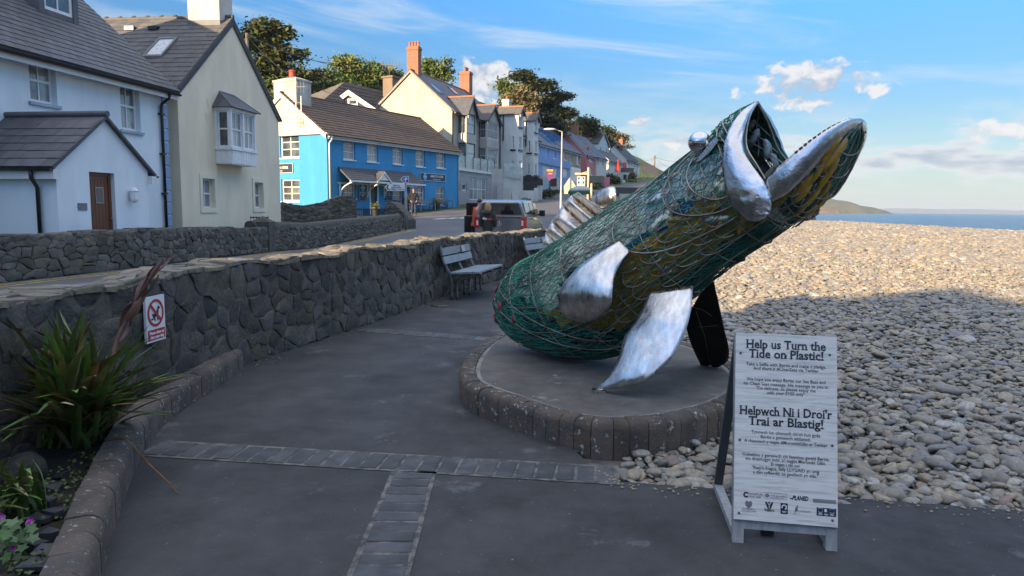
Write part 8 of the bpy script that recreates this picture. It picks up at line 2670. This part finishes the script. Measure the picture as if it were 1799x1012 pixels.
# back of a warning sign, hanging pub sign, round shelter, bollard
q = atY(1001, 341, 50.0); f_ = Fr((q[0], q[1]), 90.0)
t = thing('road_sign', 'blank cream back of a triangular road sign beside the lamp', 'sign', (q[0], q[1], float(rz(50))))
def fpx(pts, o): return [f_.p(*f_.at(u, v, o), o) for u, v in pts]
MB().slab(fpx([z9(515, 10), z9(440, 120), z9(585, 115)][:3], .05), Vector((*f_.n, 0)), .03).build('triangle_plate', mat('sign_back', (.52, .46, .33), (.45, .40, .28), rough=.6, scale=2), t)
MB().slab(fpx([z9(438, 122), z9(442, 222), z9(588, 215), z9(586, 118)], .05), Vector((*f_.n, 0)), .03).build('lower_plate', MATS['sign_back'], t)
MB().tube([f_.p(0, float(rz(50)) - .3, .1), f_.p(0, f_.at(1001, 312)[1], .1)], .05, 8).build('post', M_POST, t, smooth=True)
q = atY(1033, 330, 46.0); f_ = Fr((q[0], q[1]), 90.0); zg_ = -.2
hs_ = thing('hanging_sign', 'framed pub sign with pale blue diamond hanging from a cream post', 'sign', (q[0], q[1], zg_))
M_CPOST = mat('cream_post', (.52, .44, .30), rough=.6)
ptop = f_.at(*z5(222, 500))[1]
MB().tube([f_.p(0, zg_, 0), f_.p(0, ptop, 0)], .07, 8).build('post', M_CPOST, hs_, smooth=True)
a0_, zc_ = f_.at(*z5(68, 574))
m = MB(); f_.box(m, a0_, 0, zc_ - .06, zc_ + .06, -.04, .04); m.tube([f_.p(a0_ * .4, zc_ + .05, 0), f_.p(0, ptop - .25, 0)], .03, 5); m.build('arm', M_CPOST, hs_)
r = f_.rectc(z5, 92, 189, 607, 720)
m = MB(); f_.box(m, *r, -.04, .04); bd = m.build('board', mat('sign_frame_cream', (.55, .52, .46), rough=.6), hs_)
m = MB(); f_.box(m, r[0] + .06, r[1] - .06, r[2] + .1, r[3] - .06, .041, .046); m.build('navy_field', M_NAVY, bd)
cx__, cz__ = (r[0] + r[1]) / 2, (r[2] + r[3]) / 2 + .05
m = MB(); m.poly([f_.p(cx__ + x * .21, cz__ + y * .25, .05) for x, y in ((-1, 0), (0, -1), (1, 0), (0, 1))]); m.build('diamond_emblem', mat('diamond_light', (.22, .60, .75), rough=.4), bd)
V_, Fc = text_mesh('Amroth Arms', .075, .002, shear=.3); MB().add([f_.p(cx__ + x * .8, cz__ - .02 + y, .055) for x, y in V_], Fc).build('lettering', M_SWHITE, bd)
V_, Fc = text_mesh('AMROTH', .08, .003); MB().add([f_.p(cx__ + x, r[2] + .12 + y, .055) for x, y in V_], Fc).build('lettering', M_SWHITE, bd)
q = atY(*z5(140, 800), 42.0)
sh_ = thing('shelter', 'round shelter with green rimmed grey dome beyond the dorsal fin', 'shelter', (q[0], q[1], -.3))
zr_ = atY(*z5(140, 800), 42.0)[2]; zt_ = atY(*z5(140, 722), 42.0)[2]
rd = (z5(292, 0)[0] - z5(0, 0)[0]) / 2 / FPX * 42.0
c = Vector((q[0], q[1], 0))
M_DOME = mat('dome_glass', (.20, .24, .22), (.28, .31, .28), rough=.25, scale=2)
M_GRIM = mat('green_rim', (.02, .13, .06), rough=.4)
MB().lathe([(rd * math.cos(t), zr_ + .08 + (zt_ - zr_ - .08) * math.sin(t)) for t in np.linspace(0, 1.5, 8)], c, 20).build('dome', M_DOME, sh_, smooth=True)
MB().lathe([(rd * .98, zr_ - .08), (rd * 1.06, zr_ - .06), (rd * 1.06, zr_ + .07), (rd * .98, zr_ + .085)], c, 20).build('rim', M_GRIM, sh_, smooth=True, auto=40)
for k in range(6):
    t = k / 6 * 2 * math.pi + .3
    MB().tube([(q[0] + rd * .93 * math.cos(t), q[1] + rd * .93 * math.sin(t), -.5), (q[0] + rd * .93 * math.cos(t), q[1] + rd * .93 * math.sin(t), zr_ - .05)], .05, 6).build('post', M_GRIM, sh_)
q = atY(*z5(262, 780), 41.0)
m = MB(); m.tube([(q[0], q[1], -.4), (q[0], q[1], atY(*z5(262, 740), 41)[2])], .06, 8); m.tube([(q[0], q[1], atY(*z5(262, 742), 41)[2]), (q[0], q[1], atY(*z5(262, 690), 41)[2])], .055, 8)
tag(m.build('bollard', M_CPOST, None, loc=(q[0], q[1], -.3)), 'pale wooden post beside the green domed shelter', 'post')
# telegraph poles and wires
def wire_line(a, b, sag, r=.012):
    a, b = Vector(a), Vector(b)
    return [a.lerp(b, t) - Vector((0, 0, sag * 4 * t * (1 - t))) for t in np.linspace(0, 1, 18)]
pA = atY(433.5, 58, 62.0)
t = thing('telegraph_pole', 'wooden telegraph pole in front of the dark cypress', 'pole', (pA[0], pA[1], 3))
M_POLE = mat('pole_wood', (.16, .125, .09), rough=.85)
MB().tube([(pA[0], pA[1], 2), (pA[0], pA[1], pA[2])], .13, 8).build('pole', M_POLE, t, smooth=True)
for (u, v, Y, sg) in ((595, 112, 80, .5), (548, 150, 58, .6), (462, 250, 46, .4), (700, 125, 95, 1.0)):
    MB().tube(wire_line((pA[0], pA[1], pA[2] - .2), atY(u, v, Y), sg), .028, 4).build('wire', M_TRIM, t)
pB = atY(*z5(1015, 358), 200.0)
t = thing('telegraph_pole', 'distant telegraph pole on the skyline behind the last roof', 'pole', (pB[0], pB[1], 12))
MB().tube([(pB[0], pB[1], 10), (pB[0], pB[1], pB[2])], .2, 8).build('pole', M_POLE, t, smooth=True)
for q_, sg in ((atY(*z5(780, 340), 150), 1.2), (atY(*z5(1330, 470), 160), 1.5), (atY(*z5(1400, 410), 190), .8), (atY(*z5(860, 440), 150), 1.0)):
    MB().tube(wire_line((pB[0], pB[1], pB[2] - .3), q_, sg), .03, 4).build('wire', M_TRIM, t)

# ================================================================ trees and shrubs
random.seed(31)
M_BARK = mat('bark', (.09, .07, .05), (.06, .047, .035), rough=.9, scale=3, bump=.6, bscale=8, bdist=.05)
def leafmat(name, c, c2): return mat(name, c, c2, rough=.65, scale=.45, mixlo=.35, mixhi=.62)
M_CYP = leafmat('cypress_leaf', (.030, .055, .016), (.095, .10, .022))
M_DEC = leafmat('broadleaf', (.080, .135, .028), (.155, .175, .045))
M_DEC2 = leafmat('broadleaf_deep', (.07, .105, .024), (.13, .15, .035))
M_PINE = leafmat('pine_needles', (.022, .036, .012), (.045, .055, .016))
M_OLIVE = leafmat('dry_olive', (.11, .095, .040), (.16, .13, .06))
M_SHRUB = leafmat('shrub_leaf', (.045, .065, .02), (.08, .09, .03))
def crown(lobes, n, size, layered=0.0):
    """leaf-sized quads clustered through the lobes; lobes: (centre, radii)"""
    m = MB()
    vol = [l[1][0] * l[1][1] * l[1][2] for l in lobes]
    tot = sum(vol)
    V, Fc = [], []
    for (c, r), v_ in zip(lobes, vol):
        k = max(4, int(n * v_ / tot / 14))
        for _ in range(k):                                 # one tuft
            while True:
                d = np.array([random.uniform(-1, 1) for _ in range(3)])
                l = np.linalg.norm(d)
                if .35 < l < 1: break
            if l < .6 and random.random() < .5: d *= .8 / l
            tc_ = np.array(c) + d * np.array(r)
            ts = size * random.uniform(1.4, 2.6)
            for _ in range(14):
                p_ = tc_ + np.array([random.gauss(0, ts * .55), random.gauss(0, ts * .55), random.gauss(0, ts * (.35 if not layered else .14))])
                a = Vector((random.gauss(0, 1), random.gauss(0, 1), random.gauss(0, .45 if layered else .8))).normalized()
                b = a.cross(Vector((random.gauss(0, .5), random.gauss(0, .5), 1))).normalized()
                s_ = size * random.uniform(.35, .75)
                p_ = Vector(p_)
                i = len(V)
                V += [p_ - a * s_, p_ + b * s_ * .55, p_ + a * s_, p_ - b * s_ * .55]
                Fc.append((i, i + 1, i + 2, i + 3))
    m.add(V, Fc)
    return m
def tree(label, px, Y, leaf, n, size, trunk=True, layered=0.0, lean=0, deep=.7, extra=(), name='tree', lobes_n=9, basez=None, cat='tree', group=None, bare=0):
    """px: crown box (u0, v0, u1, v1) in the photograph at distance Y, plus optional extra lobes in pixels"""
    u0, v0, u1, v1 = px
    k = Y / FPX
    c = np.array(atY((u0 + u1) / 2, (v0 + v1) / 2, Y)); rx, rz_ = (u1 - u0) / 2 * k, (v1 - v0) / 2 * k
    gz = float(terrain_z(c[0], Y)) if basez is None else basez
    t = thing(name, label, cat, (c[0], Y, min(gz, c[2] - rz_)), group)
    lobes = [(c, (rx * .48, rx * deep * .48, rz_ * .5))]
    for i in range(lobes_n):
        th = random.uniform(0, 2 * math.pi); q = random.uniform(-.75, .85)
        ww = math.sqrt(max(.1, 1 - q * q * .8))
        s_ = random.uniform(.20, .38)
        lobes.append((c + np.array([math.cos(th) * rx * .80 * ww, math.sin(th) * rx * deep * .6, q * rz_ * .82]), (rx * s_, rx * s_ * deep, rz_ * s_ * (.45 if layered else .8))))
    for (eu, ev, er, ez) in extra:
        lobes.append((np.array(atY(eu, ev, Y)), (er * k, er * k * .8, ez * k)))
    crown(lobes, n, size, layered).build('crown', leaf, t)
    if trunk:
        b0 = np.array([c[0] + lean, Y, min(gz, c[2] - rz_) - .3])
        top = c + np.array([0, 0, rz_ * .45])
        mid = (b0 + c) / 2 + np.array([random.uniform(-.3, .3), 0, 0])
        tr = max(.14, rx * .07)
        pts = catmull([b0, mid, c, top], 5)
        m = MB(); m.tube(pts, [lerp(tr, tr * .2, i / (len(pts) - 1)) for i in range(len(pts))], 7)
        for i in range(8):
            s_ = np.array(pts[random.randrange(len(pts) // 3, len(pts) - 2)]); l = lobes[1 + i % (len(lobes) - 1)][0]
            m.tube(catmull([s_, (s_ + l) / 2 + np.array([0, 0, .3]), l], 3), [tr * .4, tr * .36, tr * .3, tr * .25, tr * .2, tr * .14, tr * .08][:7], 5)
        for i in range(bare):                              # leafless twigs breaking the outline
            th = random.uniform(0, 2 * math.pi); s_ = c + np.array([math.cos(th) * rx * .3, 0, -rz_ * .5]); e_ = c + np.array([random.uniform(-.8, .8) * rx, random.uniform(-.4, .1) * rx, random.uniform(-.3, .9) * rz_])
            m.tube(catmull([s_, (s_ + e_) / 2 + np.array([0, 0, .6]), e_], 3), [.10, .09, .08, .06, .05, .04, .02], 4)
        m.build('trunk', M_BARK if not bare else mat('pale_twigs', (.24, .18, .12), (.15, .11, .075), rough=.9, scale=2), t, smooth=True)
    return t
GT = 'trees on the hill behind the houses'
tree('dark spreading cypress above the cream house gable', (418, 40, 532, 175), 74, M_CYP, 9000, .42, layered=1, lobes_n=22, extra=((470, 48, 34, 12), (505, 95, 34, 9), (515, 130, 30, 8), (450, 75, 34, 14)), group=GT)
tree('light green young tree left of the brown hipped roof', (553, 112, 600, 160), 84, M_DEC, 2600, .36, group=GT)
tree('bushy mixed scrub just right of the dark cypress', (528, 125, 572, 168), 80, M_OLIVE, 2200, .34, bare=5, group=GT)
tree('low bright green bush directly above the hipped roof', (556, 138, 622, 172), 78, M_DEC, 3000, .34, group=GT)
tree('broad yellow green tree behind the brown hipped roof', (596, 98, 672, 172), 88, M_DEC, 6000, .40, lobes_n=13, extra=((606, 112, 20, 12),), group=GT)
tree('darker green tree beside the tall brick chimney', (640, 104, 704, 182), 92, M_DEC2, 5200, .40, lobes_n=12, group=GT)
tree('airy light green tree between the two brick chimneys', (741, 106, 800, 150), 98, M_DEC, 3400, .40, group=GT)
tree('green tree rising left of the tall dark pines', (870, 140, 930, 205), 100, M_DEC2, 4200, .42, group=GT)
tree('bare brown twiggy tree in front of the dark pines', (888, 150, 952, 232), 98, M_OLIVE, 3000, .40, bare=40, group=GT)
tree('tallest dark pine on the hill crest', (900, 123, 968, 195), 112, M_PINE, 6500, .46, layered=1, lobes_n=16, extra=((918, 134, 22, 9), (950, 150, 24, 10)), group=GT)
tree('dark pine standing right of the tallest pine', (940, 140, 1004, 232), 116, M_PINE, 7000, .46, layered=1, lobes_n=16, extra=((985, 170, 20, 8), (990, 200, 22, 9)), group=GT)
tree('shadowy dark evergreen above the blue solar house', (925, 195, 1000, 252), 108, M_PINE, 5000, .44, group=GT)
tree('dark evergreen above the pink cottage chimney', (985, 205, 1048, 250), 130, M_PINE, 4600, .5, group=GT)
tree('last dark evergreen down the slope by the ice blue gable', (1030, 222, 1078, 268), 140, M_PINE, 3600, .5, group=GT)
tree('small wind-bent pine on the skyline above the white houses', (1068, 234, 1108, 262), 170, M_OLIVE, 2600, .5, layered=1, lobes_n=12, extra=((1103, 258, 8, 3), (1082, 238, 14, 5)), group=GT)
tree('green hedge top behind the white houses', (1052, 250, 1085, 275), 150, M_PINE, 1600, .5, group=GT)
tree('tree peeping over the gable left of the pub chimney', (468, 140, 530, 190), 66, M_DEC2, 3200, .34, group=GT)
GS = 'shrubs in the front gardens up the street'
def shrub(label, f, x0, y0, x1, y1, Y, leaf=M_SHRUB, n=1200, size=.16):
    u0, v0 = f(x0, y0); u1, v1 = f(x1, y1)
    tree(label, (u0, v0, u1, v1), Y, leaf, n, size, trunk=False, basez=0, name='shrub', lobes_n=7, cat='shrub', group=GS)
shrub('rounded dark shrub by the white garden piers', z4, 495, 838, 680, 945, 69.0, n=1800)
shrub('leafy hedge below the ice blue gable', z5, 440, 560, 615, 735, 118.0, n=1600, size=.3)
shrub('small shrub in front of the last white house', z5, 715, 565, 775, 650, 132.0, n=600, size=.25)
shrub('low bush on the garden wall of the last white house', z5, 680, 640, 830, 700, 131.0, M_DEC2, n=900, size=.25)
shrub('round hedge beside the distant street lamp', z5, 838, 622, 965, 705, 165.0, M_OLIVE, n=900, size=.3)
shrub('purple flowering bush under the lichen wall', z5, 255, 685, 405, 775, 96.0, mat('heather', (.07, .035, .05), (.05, .06, .025), rough=.8, scale=.8), n=900, size=.2)
shrub('green bush below the pink garden wall', z5, 270, 690, 345, 790, 94.0, M_DEC2, n=600, size=.2)
shrub('small weeds at the foot of the garden walls', z4, 300, 950, 400, 980, 63.5, M_DEC2, n=400, size=.12)
m = MB()                                                   # pale fence on the hill
q0_, q1_ = atY(*z6(275, 440), 70), atY(*z6(395, 450), 74)
fen = thing('picket_fence', 'short pale picket fence on the hill beside the pub chimney', 'fence', tuple(q0_))
for i in range(9):
    a = lerp(q0_, q1_, i / 8); m = MB(); m.box(a[0] - .1, a[0] + .1, a[1] - .03, a[1] + .03, a[2] - .6, a[2] + .25); m.build('picket', M_PWHITE, fen)
m = MB(); m.tube([q0_ - np.array([0, 0, .1]), q1_ - np.array([0, 0, .1])], .05, 4); m.build('rail', M_PWHITE, fen)

# ================================================================ air between here and the far coast
m = MB(); m.box(-9500, 16500, -60, 19500, -11, 70)
haze = m.build('haze', None)
haze.data.materials.clear()
mh = bpy.data.materials.new('haze_air'); mh.use_nodes = True
t_ = mh.node_tree
t_.nodes.remove(t_.nodes['Principled BSDF'])
pv = N(t_, 'ShaderNodeVolumePrincipled')
pv.inputs['Color'].default_value = (0.80, 0.89, 1.0, 1)
pv.inputs['Density'].default_value = 1.1e-4
pv.inputs['Anisotropy'].default_value = 0.2
t_.links.new(pv.outputs[0], t_.nodes['Material Output'].inputs['Volume'])
haze.data.materials.append(mh)
tag(haze, 'thin sea air paling the far headland and coast', 'haze', kind='stuff')
sc.cycles.volume_bounces = 0
